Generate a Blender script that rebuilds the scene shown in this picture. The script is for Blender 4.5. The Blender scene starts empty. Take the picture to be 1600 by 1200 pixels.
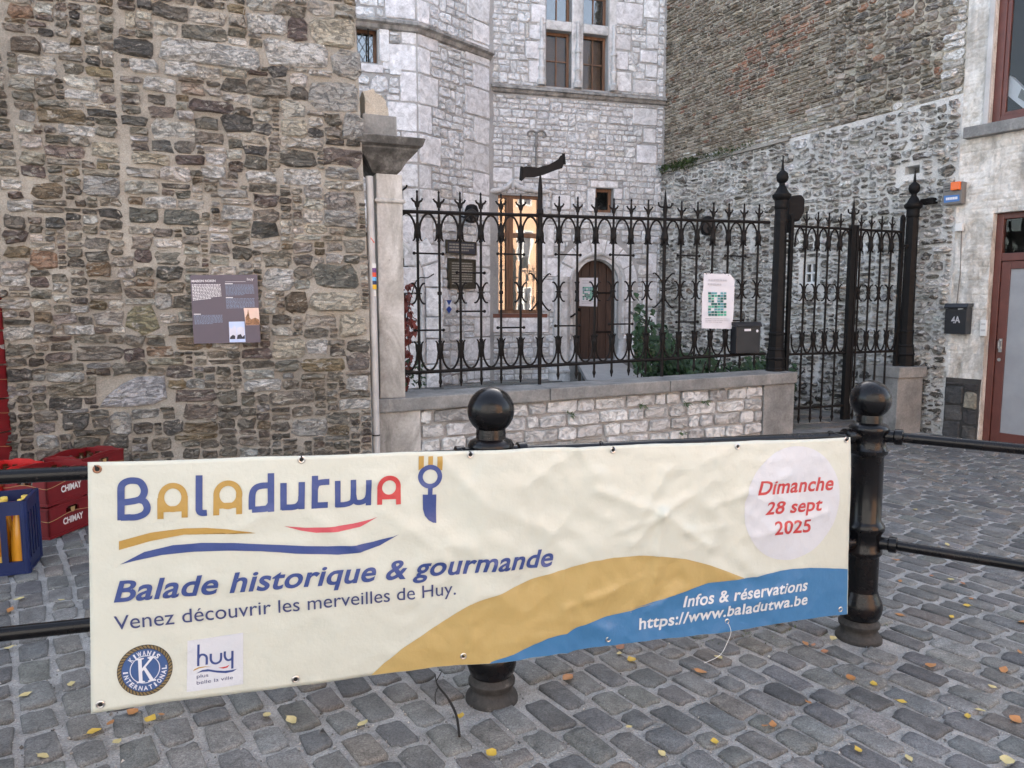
import bpy, bmesh, math, random
from mathutils import Vector, Matrix, noise
R = math.radians
scene = bpy.context.scene
col = scene.collection

# ------------------------------------------------------------------ camera, sky, sun, exposure
CAMZ, PITCH, F = 1.5, R(6.0), 1150.0
cam_d = bpy.data.cameras.new('camera'); cam = bpy.data.objects.new('camera', cam_d); col.objects.link(cam)
cam.location = (0, 0, CAMZ); cam.rotation_euler = (R(90) - PITCH, 0, 0)
cam_d.sensor_width = 36; cam_d.lens = 36 * F / 1600; cam_d.clip_start = 0.05; cam_d.clip_end = 500
scene.camera = cam
SUN_EL, SUN_AZ = R(27), R(14)          # the sun stands low behind the houses: the whole corner is in open shade
w = bpy.data.worlds.new('World'); scene.world = w; w.use_nodes = True
nt = w.node_tree; nt.nodes.clear()
sky = nt.nodes.new('ShaderNodeTexSky'); sky.sky_type = 'NISHITA'; sky.sun_disc = False
sky.sun_elevation = SUN_EL; sky.sun_rotation = SUN_AZ; sky.air_density = 1.0; sky.dust_density = 2.5; sky.ozone_density = 1.0
hs = nt.nodes.new('ShaderNodeHueSaturation'); hs.inputs['Saturation'].default_value = 0.62
bg = nt.nodes.new('ShaderNodeBackground'); bg.inputs['Strength'].default_value = 0.15
wo = nt.nodes.new('ShaderNodeOutputWorld')
nt.links.new(sky.outputs[0], hs.inputs['Color']); nt.links.new(hs.outputs[0], bg.inputs['Color']); nt.links.new(bg.outputs[0], wo.inputs[0])
sl = bpy.data.lights.new('sun', 'SUN'); sl.energy = 3.0; sl.angle = R(0.5); sl.color = (1, 0.92, 0.82)
sun = bpy.data.objects.new('sun', sl); col.objects.link(sun)
sd = Vector((math.sin(SUN_AZ) * math.cos(SUN_EL), math.cos(SUN_AZ) * math.cos(SUN_EL), math.sin(SUN_EL)))
sun.rotation_euler = sd.to_track_quat('Z', 'Y').to_euler(); sun.location = sd * 40
vs = scene.view_settings; vs.view_transform = 'Standard'; vs.look = 'None'; vs.gamma = 1; vs.use_curve_mapping = False
vs.exposure = 2.35

# ------------------------------------------------------------------ geometry of the place
CAM = Vector((0, 0, CAMZ)); cP, sP = math.cos(PITCH), math.sin(PITCH)
def ray(px, py):
    xc = (px - 800) / F; yc = (600 - py) / F
    return Vector((xc, cP + yc * sP, -sP + yc * cP))
class Plane:
    """a vertical wall plane: u runs to the right along it, v is the height, off comes out of it"""
    def __init__(s, O, D):
        s.D = Vector((D[0], D[1], 0)).normalized(); s.N = Vector((s.D.y, -s.D.x, 0)); s.O = Vector((O[0], O[1], 0))
    def uv(s, px, py, off=0.0):
        r = ray(px, py); o = s.O + s.N * off
        t = (o - CAM).dot(s.N) / r.dot(s.N); p = CAM + r * t
        return (p - s.O).dot(s.D), p.z
    def P(s, u, v, off=0.0): return s.O + s.D * u + s.N * off + Vector((0, 0, v))
    def mat(s): return Matrix(((s.D.x, -s.N.x, 0, s.O.x), (s.D.y, -s.N.y, 0, s.O.y), (0, 0, 1, 0), (0, 0, 0, 1)))
    def shifted(s, off):
        o = s.O + s.N * off; return Plane((o.x, o.y), (s.D.x, s.D.y))
def gz(x, y=0): return -0.02 * x
def ground_hit(px, py):
    r = ray(px, py); t = CAMZ / -(r.z + 0.02 * r.x); p = CAM + r * t
    return p
FEN = Plane((3.08, 8.6), (.925, .379))
LW = FEN.shifted(.35)
MAIN = Plane((1.58, 14.0), (.963, .27))
SB = Vector((5.41, 9.13)); SA = Vector((2.87, 14.36))
SIDE = Plane((SA.x, SA.y), (SB.x - SA.x, SB.y - SA.y)); SIDE_LEN = (SB - SA).length
FAC = Plane((SB.x, SB.y), (.569, -.823))
T1 = Vector((-1.50, 12.1)); T2 = Vector((-.41, 13.35))
TA = Plane((T1.x, T1.y), (.953, .304))      # u <= 0
TB = Plane((T1.x, T1.y), (T2.x - T1.x, T2.y - T1.y)); TB_LEN = (T2 - T1).length
B1 = Vector((-.078, 2.69, 0)); B2 = Vector((1.61, 3.28, 0))
bd = (B2 - B1).normalized()
BAN = Plane((B1.x, B1.y), (bd.x, bd.y)).shifted(.105)

# ------------------------------------------------------------------ object helpers
def link(o, parent=None):
    col.objects.link(o)
    if parent: o.parent = parent
    return o
def tag(o, label=None, cat=None, group=None, kind=None):
    if label: o['label'] = label
    if cat: o['category'] = cat
    if group: o['group'] = group
    if kind: o['kind'] = kind
    return o
def empty(name, M=None, label=None, cat=None, group=None, kind=None):
    o = bpy.data.objects.new(name, None); o.empty_display_size = .2; col.objects.link(o)
    if M is not None:
        o.matrix_world = M if isinstance(M, Matrix) else Matrix.Translation(Vector(M))
    return tag(o, label, cat, group, kind)
def mesh_obj(name, verts, faces, mat, parent=None, smooth=False, loc=None, colors=None, mats=None, fm=None):
    me = bpy.data.meshes.new(name); me.from_pydata([tuple(v) for v in verts], [], faces)
    for m in (mats or [mat]): me.materials.append(m)
    if fm: me.polygons.foreach_set('material_index', fm)
    if smooth: me.polygons.foreach_set('use_smooth', [True] * len(me.polygons))
    if colors is not None:
        a = me.color_attributes.new('tint', 'FLOAT_COLOR', 'POINT'); a.data.foreach_set('color', [c for q in colors for c in q])
    me.update()
    o = bpy.data.objects.new(name, me)
    if loc is not None: o.location = loc
    return link(o, parent)
def bm_obj(name, bm, mat, parent=None, smooth=False, loc=None, bevel=0, mats=None):
    bmesh.ops.recalc_face_normals(bm, faces=bm.faces[:])
    if bevel:
        bmesh.ops.bevel(bm, geom=[e for e in bm.edges if len(e.link_faces) == 2 and e.calc_face_angle(0) > .5], offset=bevel, segments=2, affect='EDGES', profile=.6)
    me = bpy.data.meshes.new(name); bm.to_mesh(me); bm.free()
    for m in (mats or [mat]): me.materials.append(m)
    if smooth:
        me.polygons.foreach_set('use_smooth', [True] * len(me.polygons))
        try: me.set_sharp_from_angle(angle=R(38))
        except Exception: pass
    o = bpy.data.objects.new(name, me)
    if loc is not None: o.location = loc
    return link(o, parent)
def copy_obj(o, parent=None, M=None):
    c = o.copy(); col.objects.link(c); c.parent = parent
    if M is not None: c.matrix_local = M
    return c
def kids(o): return [x for x in list(col.objects) if x.parent == o]
def copy_tree(root, parent=None):
    c = root.copy(); col.objects.link(c); c.parent = parent
    for ch in kids(root): copy_tree(ch, c)
    return c
def box(bm, c, s, rot=None, mi=0):
    x, y, z = s[0] / 2, s[1] / 2, s[2] / 2
    vs_ = []
    for a, b, d in ((-x,-y,-z),(x,-y,-z),(x,y,-z),(-x,y,-z),(-x,-y,z),(x,-y,z),(x,y,z),(-x,y,z)):
        v = Vector((a, b, d))
        if rot is not None: v = rot @ v
        vs_.append(bm.verts.new(v + Vector(c)))
    for f in ((0,3,2,1),(4,5,6,7),(0,1,5,4),(1,2,6,5),(2,3,7,6),(3,0,4,7)):
        q = bm.faces.new([vs_[i] for i in f]); q.material_index = mi
def box2(bm, a, b, mi=0):
    box(bm, [(a[i] + b[i]) / 2 for i in range(3)], [abs(b[i] - a[i]) for i in range(3)], mi=mi)
def lathe(bm, prof, seg=24, c=(0, 0, 0), rot=0.0):
    rings = []
    for r, z in prof:
        rings.append([bm.verts.new((c[0] + r * math.cos(rot + 2*math.pi*i/seg), c[1] + r * math.sin(rot + 2*math.pi*i/seg), c[2] + z)) for i in range(seg)])
    for a, b in zip(rings, rings[1:]):
        for i in range(seg): bm.faces.new((a[i], a[(i+1) % seg], b[(i+1) % seg], b[i]))
    bm.faces.new(rings[0][::-1]); bm.faces.new(rings[-1])
def tube(bm, pts, r, seg=8, flat=1.0):
    pts = [Vector(p) for p in pts]; n = len(pts)
    rr = r if isinstance(r, (list, tuple)) else [r] * n
    rings = []; up = None
    for i, p in enumerate(pts):
        t = (pts[min(i+1, n-1)] - pts[max(i-1, 0)]).normalized()
        if up is None:
            up = Vector((0, 1, 0)) if abs(t.y) < .9 else Vector((1, 0, 0))
        a = t.cross(up).normalized(); b = a.cross(t).normalized()
        rings.append([bm.verts.new(p + a * rr[i] * math.cos(2*math.pi*k/seg) + b * rr[i] * flat * math.sin(2*math.pi*k/seg)) for k in range(seg)])
    for a, b in zip(rings, rings[1:]):
        for k in range(seg): bm.faces.new((a[k], a[(k+1) % seg], b[(k+1) % seg], b[k]))
    bm.faces.new(rings[0][::-1]); bm.faces.new(rings[-1])
def sphere(bm, c, r, u=16, v=10, sc=(1, 1, 1)):
    bmesh.ops.create_uvsphere(bm, u_segments=u, v_segments=v, radius=r, matrix=Matrix.Translation(Vector(c)) @ Matrix.Diagonal((sc[0], sc[1], sc[2], 1)))
def prism(bm, poly, c0, c1, axes='xz', mi=0):
    """poly (a,b) extruded between c0 and c1 along the third axis"""
    def m(a, b, c): return (a, c, b) if axes == 'xz' else (a, b, c)
    A = [bm.verts.new(m(a, b, c0)) for a, b in poly]; B = [bm.verts.new(m(a, b, c1)) for a, b in poly]
    n = len(poly)
    f = [bm.faces.new(A), bm.faces.new(B[::-1])]
    for i in range(n): f.append(bm.faces.new((A[i], B[i], B[(i+1) % n], A[(i+1) % n])))
    for q in f: q.material_index = mi
def sweep(bm, prof, path):
    """prof: (out, up) points; path: (x,y,z) points of a horizontal-ish moulding; out is to the right of travel seen from above"""
    rings = []
    n = len(path); path = [Vector(p) for p in path]
    for i, p in enumerate(path):
        if i == 0: t = path[1] - path[0]; k = 1
        elif i == n - 1: t = path[-1] - path[-2]; k = 1
        else:
            a = (path[i] - path[i-1]).normalized(); b = (path[i+1] - path[i]).normalized(); t = a + b; k = 1 / max(.4, math.cos(a.angle(b) / 2))
        t = Vector((t.x, t.y, 0)).normalized(); o = Vector((t.y, -t.x, 0)) * k
        rings.append([bm.verts.new(p + o * a_ + Vector((0, 0, b_))) for a_, b_ in prof])
    m = len(prof)
    for a, b in zip(rings, rings[1:]):
        for i in range(m): bm.faces.new((a[i], b[i], b[(i+1) % m], a[(i+1) % m]))
    bm.faces.new(rings[0]); bm.faces.new(rings[-1][::-1])

# ------------------------------------------------------------------ materials
class NB:
    def __init__(s, name):
        s.m = bpy.data.materials.new(name); s.m.use_nodes = True; s.t = s.m.node_tree
        s.b = s.t.nodes['Principled BSDF']; s.pos = s.n('ShaderNodeNewGeometry').outputs['Position']
    def n(s, k, **kw):
        x = s.t.nodes.new(k)
        for a, b in kw.items(): setattr(x, a, b)
        return x
    def l(s, a, b): s.t.links.new(a, b)
    def mapped(s, sc):
        m = s.n('ShaderNodeMapping'); m.inputs['Scale'].default_value = sc; s.l(s.pos, m.inputs[0]); return m.outputs[0]
    def noise(s, scale, detail=6, rough=.6, sc=None, dist=0.0):
        x = s.n('ShaderNodeTexNoise'); x.inputs['Scale'].default_value = scale; x.inputs['Detail'].default_value = detail
        x.inputs['Roughness'].default_value = rough; x.inputs['Distortion'].default_value = dist
        s.l(s.mapped(sc) if sc else s.pos, x.inputs['Vector']); return x.outputs['Fac']
    def vor(s, scale, feature='F1', sc=None):
        x = s.n('ShaderNodeTexVoronoi'); x.feature = feature; x.inputs['Scale'].default_value = scale
        s.l(s.mapped(sc) if sc else s.pos, x.inputs['Vector']); return x.outputs['Distance']
    def ramp(s, fac, stops):
        x = s.n('ShaderNodeValToRGB'); e = x.color_ramp.elements
        while len(e) < len(stops): e.new(.5)
        for q, (p, c) in zip(e, stops):
            q.position = p; q.color = (c, c, c, 1) if isinstance(c, (int, float)) else (*c, 1)
        s.l(fac, x.inputs[0]); return x.outputs[0]
    def mix(s, fac, a, b, mode='MIX'):
        x = s.n('ShaderNodeMix', data_type='RGBA', blend_type=mode)
        for sock, v in ((x.inputs[0], fac), (x.inputs[6], a), (x.inputs[7], b)):
            if hasattr(v, 'is_linked'): s.l(v, sock)
            elif isinstance(v, (int, float)): sock.default_value = v
            else: sock.default_value = (*v, 1)
        return x.outputs[2]
    def math(s, op, a, b=0.0, clamp=False):
        x = s.n('ShaderNodeMath', operation=op); x.use_clamp = clamp
        for sock, v in ((x.inputs[0], a), (x.inputs[1], b)):
            if hasattr(v, 'is_linked'): s.l(v, sock)
            else: sock.default_value = v
        return x.outputs[0]
    def attr(s, nm='tint'):
        x = s.n('ShaderNodeAttribute'); x.attribute_name = nm; return x.outputs['Color']
    def color(s, c):
        if hasattr(c, 'is_linked'): s.l(c, s.b.inputs['Base Color'])
        else: s.b.inputs['Base Color'].default_value = (*c, 1)
    def rough(s, c):
        if hasattr(c, 'is_linked'): s.l(c, s.b.inputs['Roughness'])
        else: s.b.inputs['Roughness'].default_value = c
    def bump(s, h, strength=.5, dist=.01):
        x = s.n('ShaderNodeBump'); x.inputs['Strength'].default_value = strength; x.inputs['Distance'].default_value = dist
        s.l(h, x.inputs['Height']); s.l(x.outputs[0], s.b.inputs['Normal'])
M = {}
WEAR = None
def plain(name, c, rough=.5, metal=0.0, var=.12, nscale=6, bump=0.0, spec=None, coat=0.0):
    b = NB(name)
    n = b.noise(nscale, 5); lo = tuple(x * (1 - var) for x in c); hi = tuple(min(1, x * (1 + var)) for x in c)
    b.color(b.ramp(n, [(.3, lo), (.7, hi)])); b.rough(rough); b.b.inputs['Metallic'].default_value = metal
    if coat: b.b.inputs['Coat Weight'].default_value = coat; b.b.inputs['Coat Roughness'].default_value = .08
    if bump: b.bump(b.noise(nscale * 12, 6), bump, .004)
    if spec is not None: b.b.inputs['Specular IOR Level'].default_value = spec
    M[name] = b.m; return b.m
def stone_mat(name, crag=.7, fine=18, stretch=(1, 1, 1.8), fleck=.0, fleckcol=(.55, .53, .50), dirt=.35, dist=.02, speck=.25, rough=.9, dirtcol=(.045, .04, .035), fleckscale=9, fdist=.8, vein=0.0, grain=0.0, tone=(.55, .95, 1.35)):
    b = NB(name); a = b.attr()
    n1 = b.noise(fine, 9, .68, stretch, .6); n2 = b.noise(fine * .35, 5, .6); n3 = b.noise(fine * 6, 4, .7)
    v = b.ramp(n1, [(.30, tone[0]), (.5, tone[1]), (.72, tone[2])])
    c = b.mix(1.0, a, v, 'MULTIPLY')
    c = b.mix(1.0, c, b.ramp(n3, [(.3, 1 - speck), (.7, 1 + speck)]), 'MULTIPLY')
    c = b.mix(b.math('MULTIPLY', b.ramp(n2, [(.5, 0), (.68, 1)]), dirt), c, dirtcol)
    if fleck > 0:
        fn = b.noise(fleckscale, 9, .72, stretch, fdist)
        c = b.mix(b.ramp(fn, [(.60 - fleck * .18, 0), (.64 - fleck * .18, 1)]), c, b.mix(n3, tuple(x * .7 for x in fleckcol), fleckcol))
    h = b.math('ADD', b.math('MULTIPLY', n1, 1.0), b.math('MULTIPLY', n3, .22))
    if vein > 0:
        vn = b.math('ABSOLUTE', b.math('SUBTRACT', b.noise(7.5, 10, .62, stretch, .8), .5)); vm = b.ramp(vn, [(.0, 1), (.030, 0)])
        c = b.mix(b.math('MULTIPLY', vm, vein), c, dirtcol); h = b.math('SUBTRACT', h, b.math('MULTIPLY', vm, .5))
    if grain > 0:
        c = b.mix(1.0, c, b.ramp(b.noise(170, 3, .8), [(.32, 1 - grain), (.68, 1 + grain)]), 'MULTIPLY')
    b.color(c); b.rough(rough)
    b.bump(h, crag, dist)
    M[name] = b.m; return b.m
stone_mat('rubble', crag=1.0, fine=17, stretch=(1, 1, 2.2), fleck=.22, fleckcol=(.62, .57, .49), dirt=.14, dist=.06, vein=.28, grain=.2, tone=(.62, 1.0, 1.40))
stone_mat('limestone', tone=(.72, 1.0, 1.25), vein=.14, crag=.8, fine=11, stretch=(1, 1, 1.3), dirt=.10, dist=.028, speck=.12, dirtcol=(.20, .19, .18))
stone_mat('ashlar', crag=.35, fine=9, stretch=(1, 1, 1.1), dirt=.10, dist=.02, speck=.10, dirtcol=(.22, .21, .20))
stone_mat('whitewashed', crag=1.0, fine=9, stretch=(1, 1, 1.5), fleck=.66, fleckcol=(.84, .82, .785), dirt=.16, dist=.06, fleckscale=4.5, fdist=.8, vein=.35)
stone_mat('old_brick', crag=.9, fine=16, stretch=(1, 1, 1.6), fleck=.40, fleckcol=(.46, .43, .38), dirt=.3, dist=.03, fleckscale=14)
stone_mat('sett', crag=.75, fine=13, stretch=(1, 1, 1), dirt=.18, dist=.012, speck=.25, rough=.66, dirtcol=(.07, .068, .065), grain=.55)
stone_mat('dark_plinth', crag=.8, fine=10, dirt=.4, dist=.03)
def mortar(name, c1, c2, scale=14, bump=.6, dist=.02, dark=None, big=1.2):
    b = NB(name); n1 = b.noise(scale, 8, .68); n2 = b.noise(big, 4, .6); n3 = b.noise(scale * 7, 3, .7)
    c = b.mix(n1, c1, c2); c = b.mix(1.0, c, b.ramp(n2, [(.3, .72), (.7, 1.2)]), 'MULTIPLY')
    c = b.mix(1.0, c, b.ramp(n3, [(.3, .75), (.7, 1.25)]), 'MULTIPLY')
    if dark: c = b.mix(b.ramp(b.noise(big * 2.2, 7, .7), [(.55, 0), (.63, .8)]), c, dark)
    b.color(c); b.rough(.95); b.bump(b.math('ADD', n1, b.math('MULTIPLY', n3, .3)), bump, dist); M[name] = b.m
mortar('mortar_brown', (.225, .207, .18), (.43, .40, .35))
mortar('mortar_white', (.30, .30, .30), (.50, .50, .495))
mortar('mortar_lime', (.64, .62, .58), (.88, .86, .83), bump=1.0, dist=.04, dark=(.34, .32, .28))
mortar('mortar_old', (.38, .34, .28), (.64, .58, .49))
mortar('joint_sand', (.24, .235, .23), (.46, .45, .44), scale=45, bump=1.0, dist=.008)
mortar('court_floor', (.12, .12, .11), (.30, .29, .27), scale=5)
def plaster():
    b = NB('plaster')
    n = b.noise(3.2, 10, .68, (1, 1, .7), .5); f = b.noise(30, 6, .7); s_ = b.noise(5, 6, .6, (1, 1, .16))
    c = b.ramp(n, [(.30, (.22, .20, .17)), (.41, (.46, .43, .38)), (.50, (.66, .63, .58)), (.64, (.80, .78, .74))])
    c = b.mix(b.ramp(s_, [(.50, 0), (.66, .55)]), c, (.22, .20, .17))
    crack = b.vor(2.6, 'DISTANCE_TO_EDGE', (1, 1, 1.5))
    wob = b.math('ADD', crack, b.math('MULTIPLY', b.math('SUBTRACT', b.noise(9, 6, .7), .5), .10))
    c = b.mix(b.ramp(wob, [(.0, .0), (.010, 0)]), c, (.14, .12, .10))
    c = b.mix(1.0, c, b.ramp(f, [(.3, .82), (.7, 1.15)]), 'MULTIPLY')
    b.color(c); b.rough(.92)
    h = b.math('ADD', b.math('MULTIPLY', n, 1.2), b.math('MULTIPLY', f, .2)); h = h
    b.bump(h, .9, .03); M['plaster'] = b.m
plaster()
plain('black_iron', (.006, .006, .0065), .55, 0, .3, 20, .25, .18)
plain('rusty_iron', (.008, .0065, .006), .6, 0, .4, 14, .3, .2)
def enamel():
    b = NB('black_enamel'); n = b.noise(7, 7, .7); f = b.noise(60, 5, .7)
    c = b.mix(b.ramp(n, [(.52, 0), (.70, 1)]), (.004, .004, .005), (.011, .007, .007)); c = b.mix(b.ramp(f, [(.66, 0), (.74, .55)]), c, (.11, .09, .08))
    b.color(c); b.rough(b.ramp(n, [(.3, .16), (.7, .34)])); b.b.inputs['Specular IOR Level'].default_value = .25; b.b.inputs['Coat Weight'].default_value = .12; b.b.inputs['Coat Roughness'].default_value = .1
    b.bump(b.noise(45, 5), .12, .003); M['black_enamel'] = b.m
    b = NB('worn_iron_base'); n = b.noise(30, 8, .75); c = b.ramp(n, [(.38, (.012, .011, .010)), (.6, (.038, .034, .031)), (.74, (.12, .115, .105))]); b.color(c); b.rough(.7); b.bump(n, .5, .006); M['worn_iron_base'] = b.m
enamel()
def bluestone():
    b = NB('bluestone'); n = b.noise(4, 8, .65); f = b.noise(45, 6, .7)
    c = b.ramp(n, [(.3, (.13, .13, .13)), (.5, (.21, .21, .205)), (.72, (.30, .295, .28))]); c = b.mix(1.0, c, b.ramp(f, [(.3, .8), (.7, 1.2)]), 'MULTIPLY')
    c = b.mix(b.ramp(b.noise(9, 8, .7, (1, 1, .3)), [(.58, 0), (.72, .5)]), c, (.42, .41, .38))
    b.color(c); b.rough(.8); b.bump(f, .4, .006); M['bluestone'] = b.m
    b = NB('pale_stone'); n = b.noise(3.5, 9, .65, (1, 1, .5), .6); f = b.noise(40, 6, .7)
    c = b.ramp(n, [(.30, (.19, .18, .165)), (.45, (.38, .365, .34)), (.6, (.56, .545, .52)), (.75, (.68, .67, .65))]); c = b.mix(1.0, c, b.ramp(f, [(.3, .85), (.7, 1.12)]), 'MULTIPLY')
    c = b.mix(b.ramp(b.noise(14, 7, .7), [(.64, 0), (.72, .7)]), c, (.10, .09, .08))
    b.color(c); b.rough(.85); b.bump(b.math('ADD', n, b.math('MULTIPLY', f, .2)), .5, .01); M['pale_stone'] = b.m
    b = NB('carved_stone'); n = b.noise(5, 9, .7, (1, 1, 1), .4); f = b.noise(40, 6, .7)
    c = b.ramp(n, [(.32, (.30, .30, .30)), (.5, (.56, .56, .56)), (.7, (.72, .72, .72))]); c = b.mix(1.0, c, b.ramp(f, [(.3, .88), (.7, 1.1)]), 'MULTIPLY')
    b.color(c); b.rough(.85); b.bump(b.math('ADD', n, b.math('MULTIPLY', f, .2)), .4, .008); M['carved_stone'] = b.m
    b = NB('sooty_stone'); n = b.noise(7, 9, .7); c = b.ramp(n, [(.3, (.03, .029, .027)), (.5, (.10, .096, .09)), (.70, (.27, .262, .25))]); b.color(c); b.rough(.9); b.bump(n, .7, .015); M['sooty_stone'] = b.m
    b = NB('string_stone'); n = b.noise(6, 9, .7, (1, 1, .5)); c = b.ramp(n, [(.32, (.09, .088, .082)), (.5, (.27, .265, .255)), (.7, (.50, .49, .475))]); b.color(c); b.rough(.9); b.bump(n, .5, .012); M['string_stone'] = b.m
bluestone()
def wood(name, c, g=(1, 1, .12)):
    b = NB(name); n = b.noise(22, 8, .6, g, .5); f = b.noise(80, 4)
    b.color(b.ramp(n, [(.3, tuple(x * .55 for x in c)), (.55, c), (.75, tuple(x * 1.5 for x in c))])); b.rough(.6); b.bump(b.math('ADD', n, b.math('MULTIPLY', f, .2)), .35, .006); M[name] = b.m
wood('oak_door', (.050, .026, .018)); wood('window_wood', (.17, .085, .045)); wood('dark_wood', (.06, .032, .022))
plain('red_brown_paint', (.115, .036, .027), .38, 0, .18, 9, .12)
plain('pipe_grey', (.48, .47, .46), .5, 0, .15, 5, .1)
plain('white_paint', (.74, .74, .73), .5); plain('white_plastic', (.66, .66, .64), .4)
plain('paper', (.68, .68, .73), .8, 0, .04); plain('print_grey', (.50, .50, .55), .8)
plain('print_green_dark', (.03, .14, .13), .8); plain('print_green_light', (.10, .42, .30), .8); plain('print_teal', (.13, .33, .38), .8)
def banner_mat(name, c, coat=.25, rough=.42):
    b = NB(name); n = b.noise(2.2, 5, .6); f = b.noise(300, 2)
    b.color(b.mix(n, tuple(x * .94 for x in c), tuple(min(1, x * 1.04) for x in c))); b.rough(rough); b.b.inputs['Coat Weight'].default_value = coat; b.b.inputs['Coat Roughness'].default_value = .3
    b.bump(b.math('ADD', b.math('MULTIPLY', b.noise(14, 6, .6), 1.0), b.math('MULTIPLY', f, .03)), .22, .02); M[name] = b.m
banner_mat('vinyl_cream', (.555, .583, .52)); banner_mat('vinyl_white', (.56, .59, .64)); banner_mat('vinyl_gold', (.44, .325, .125)); banner_mat('vinyl_blue', (.045, .17, .36))
banner_mat('ink_navy', (.033, .062, .22)); banner_mat('ink_dark', (.038, .052, .16)); banner_mat('ink_ochre', (.40, .25, .055)); banner_mat('ink_red', (.46, .045, .05)); banner_mat('ink_pink', (.52, .085, .11))
banner_mat('ink_white', (.62, .65, .68)); banner_mat('emblem_blue', (.035, .085, .23)); banner_mat('emblem_gold', (.20, .145, .06)); banner_mat('emblem_dark', (.03, .028, .03)); banner_mat('emblem_silver', (.62, .64, .70))
plain('steel', (.55, .55, .55), .28, 1.0, .1); plain('brass_worn', (.30, .17, .12), .4, .8); plain('tie_black', (.012, .012, .012), .5)
plain('board_grey', (.105, .088, .115), .45, 0, .05); plain('board_edge', (.02, .02, .022), .4)
plain('board_text', (.72, .70, .72), .6); plain('board_text_blue', (.20, .24, .33), .6); plain('photo_sky', (.50, .60, .85), .5); plain('photo_pink', (.75, .55, .46), .5); plain('photo_brown', (.28, .14, .07), .5, 0, .6, 60); plain('photo_dark', (.03, .03, .045), .5); plain('photo_pale', (.62, .62, .72), .5)
plain('crate_red', (.17, .008, .011), .42, 0, .15, 8, .08); plain('crate_bright_red', (.50, .02, .02), .42); plain('crate_blue', (.006, .015, .075), .4, 0, .2); plain('crate_print', (.78, .74, .70), .5); plain('crate_gold', (.48, .30, .12), .5)
plain('juice', (.62, .27, .02), .15, 0, .1, 4, 0, None, .4); plain('bottle_cap', (.75, .55, .1), .4); plain('bottle_label', (.72, .50, .10), .6); plain('bottle_brown', (.05, .02, .008), .12)
plain('letterbox_black', (.012, .013, .017), .35, 0, .2); plain('box_grey', (.16, .15, .14), .5); plain('lamp_orange', (.75, .13, .01), .25); plain('label_blue', (.05, .16, .42), .4); plain('numeral', (.38, .38, .40), .4)
plain('bronze_plaque', (.075, .065, .045), .5, .4, .4, 25, .3); plain('slate_plaque', (.05, .05, .065), .4, 0, .2); plain('plaque_text', (.30, .28, .24), .6); plain('enamel_white', (.75, .76, .8), .3); plain('enamel_blue', (.03, .07, .30), .3)
plain('stk_purple', (.13, .05, .2), .4); plain('stk_red', (.65, .07, .03), .4); plain('stk_sky', (.12, .42, .75), .4); plain('stk_navy', (.02, .03, .1), .4); plain('stk_yellow', (.72, .42, .02), .4)
plain('rail_metal', (.14, .155, .165), .45, .2); plain('ramp_shade', (.05, .04, .03), .95, 0, .3, 10, .6); plain('twig', (.012, .009, .007), .8, 0, .4)
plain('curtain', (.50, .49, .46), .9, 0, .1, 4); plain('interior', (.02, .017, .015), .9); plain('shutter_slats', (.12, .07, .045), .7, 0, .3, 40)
plain('frosted', (.29, .30, .315), .55, 0, .12, 3); plain('steel_plate', (.42, .41, .40), .5, .3, .1)
plain('render_peach', (.60, .36, .22), .9, 0, .1, 1); plain('render_grey', (.40, .40, .40), .9, 0, .1, 1); plain('roof_slate', (.05, .05, .055), .7)
plain('wall_anchor', (.20, .20, .195), .7, 0, .3, 14, .3); plain('floodlight_black', (.008, .008, .009), .6, 0, .1, 5, 0, .15)
def leafmat(name, c, var=.35, sc=7):
    b = NB(name); n = b.noise(sc, 4); b.color(b.ramp(n, [(.3, tuple(x * (1 - var) for x in c)), (.7, tuple(x * (1 + var) for x in c))])); b.rough(.5)
    b.b.inputs['Subsurface Weight'].default_value = 0.0; M[name] = b.m
leafmat('leaf_green', (.018, .050, .013)); leafmat('leaf_moss', (.055, .085, .02)); leafmat('creeper_red', (.14, .022, .012)); leafmat('weed_green', (.06, .13, .03))
leafmat('leaf_yellow', (.52, .35, .05), .15, 40); leafmat('leaf_pale', (.50, .42, .20), .15, 40); leafmat('leaf_orange', (.38, .17, .055), .2, 40); leafmat('leaf_brown', (.30, .13, .06), .2, 40)
def glass(name, refl=.0, tint=(.9, .92, .92), rough=.01):
    b = NB(name); t = b.t; tr = b.n('ShaderNodeBsdfTransparent'); tr.inputs[0].default_value = (*tint, 1)
    g = b.n('ShaderNodeBsdfGlossy'); g.inputs['Roughness'].default_value = rough
    bp = b.n('ShaderNodeBump'); bp.inputs['Strength'].default_value = .06; bp.inputs['Distance'].default_value = .02; b.l(b.noise(2.2, 2), bp.inputs['Height']); b.l(bp.outputs[0], g.inputs['Normal'])
    fr = b.n('ShaderNodeFresnel'); fr.inputs[0].default_value = 1.5
    mx = b.n('ShaderNodeMixShader'); f = b.math('ADD', b.math('MULTIPLY', fr.outputs[0], .55), refl, True); b.l(f, mx.inputs[0]); b.l(tr.outputs[0], mx.inputs[1]); b.l(g.outputs[0], mx.inputs[2])
    b.l(mx.outputs[0], t.nodes['Material Output'].inputs[0]); M[name] = b.m
glass('window_glass'); glass('old_window_glass', .13)

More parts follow.
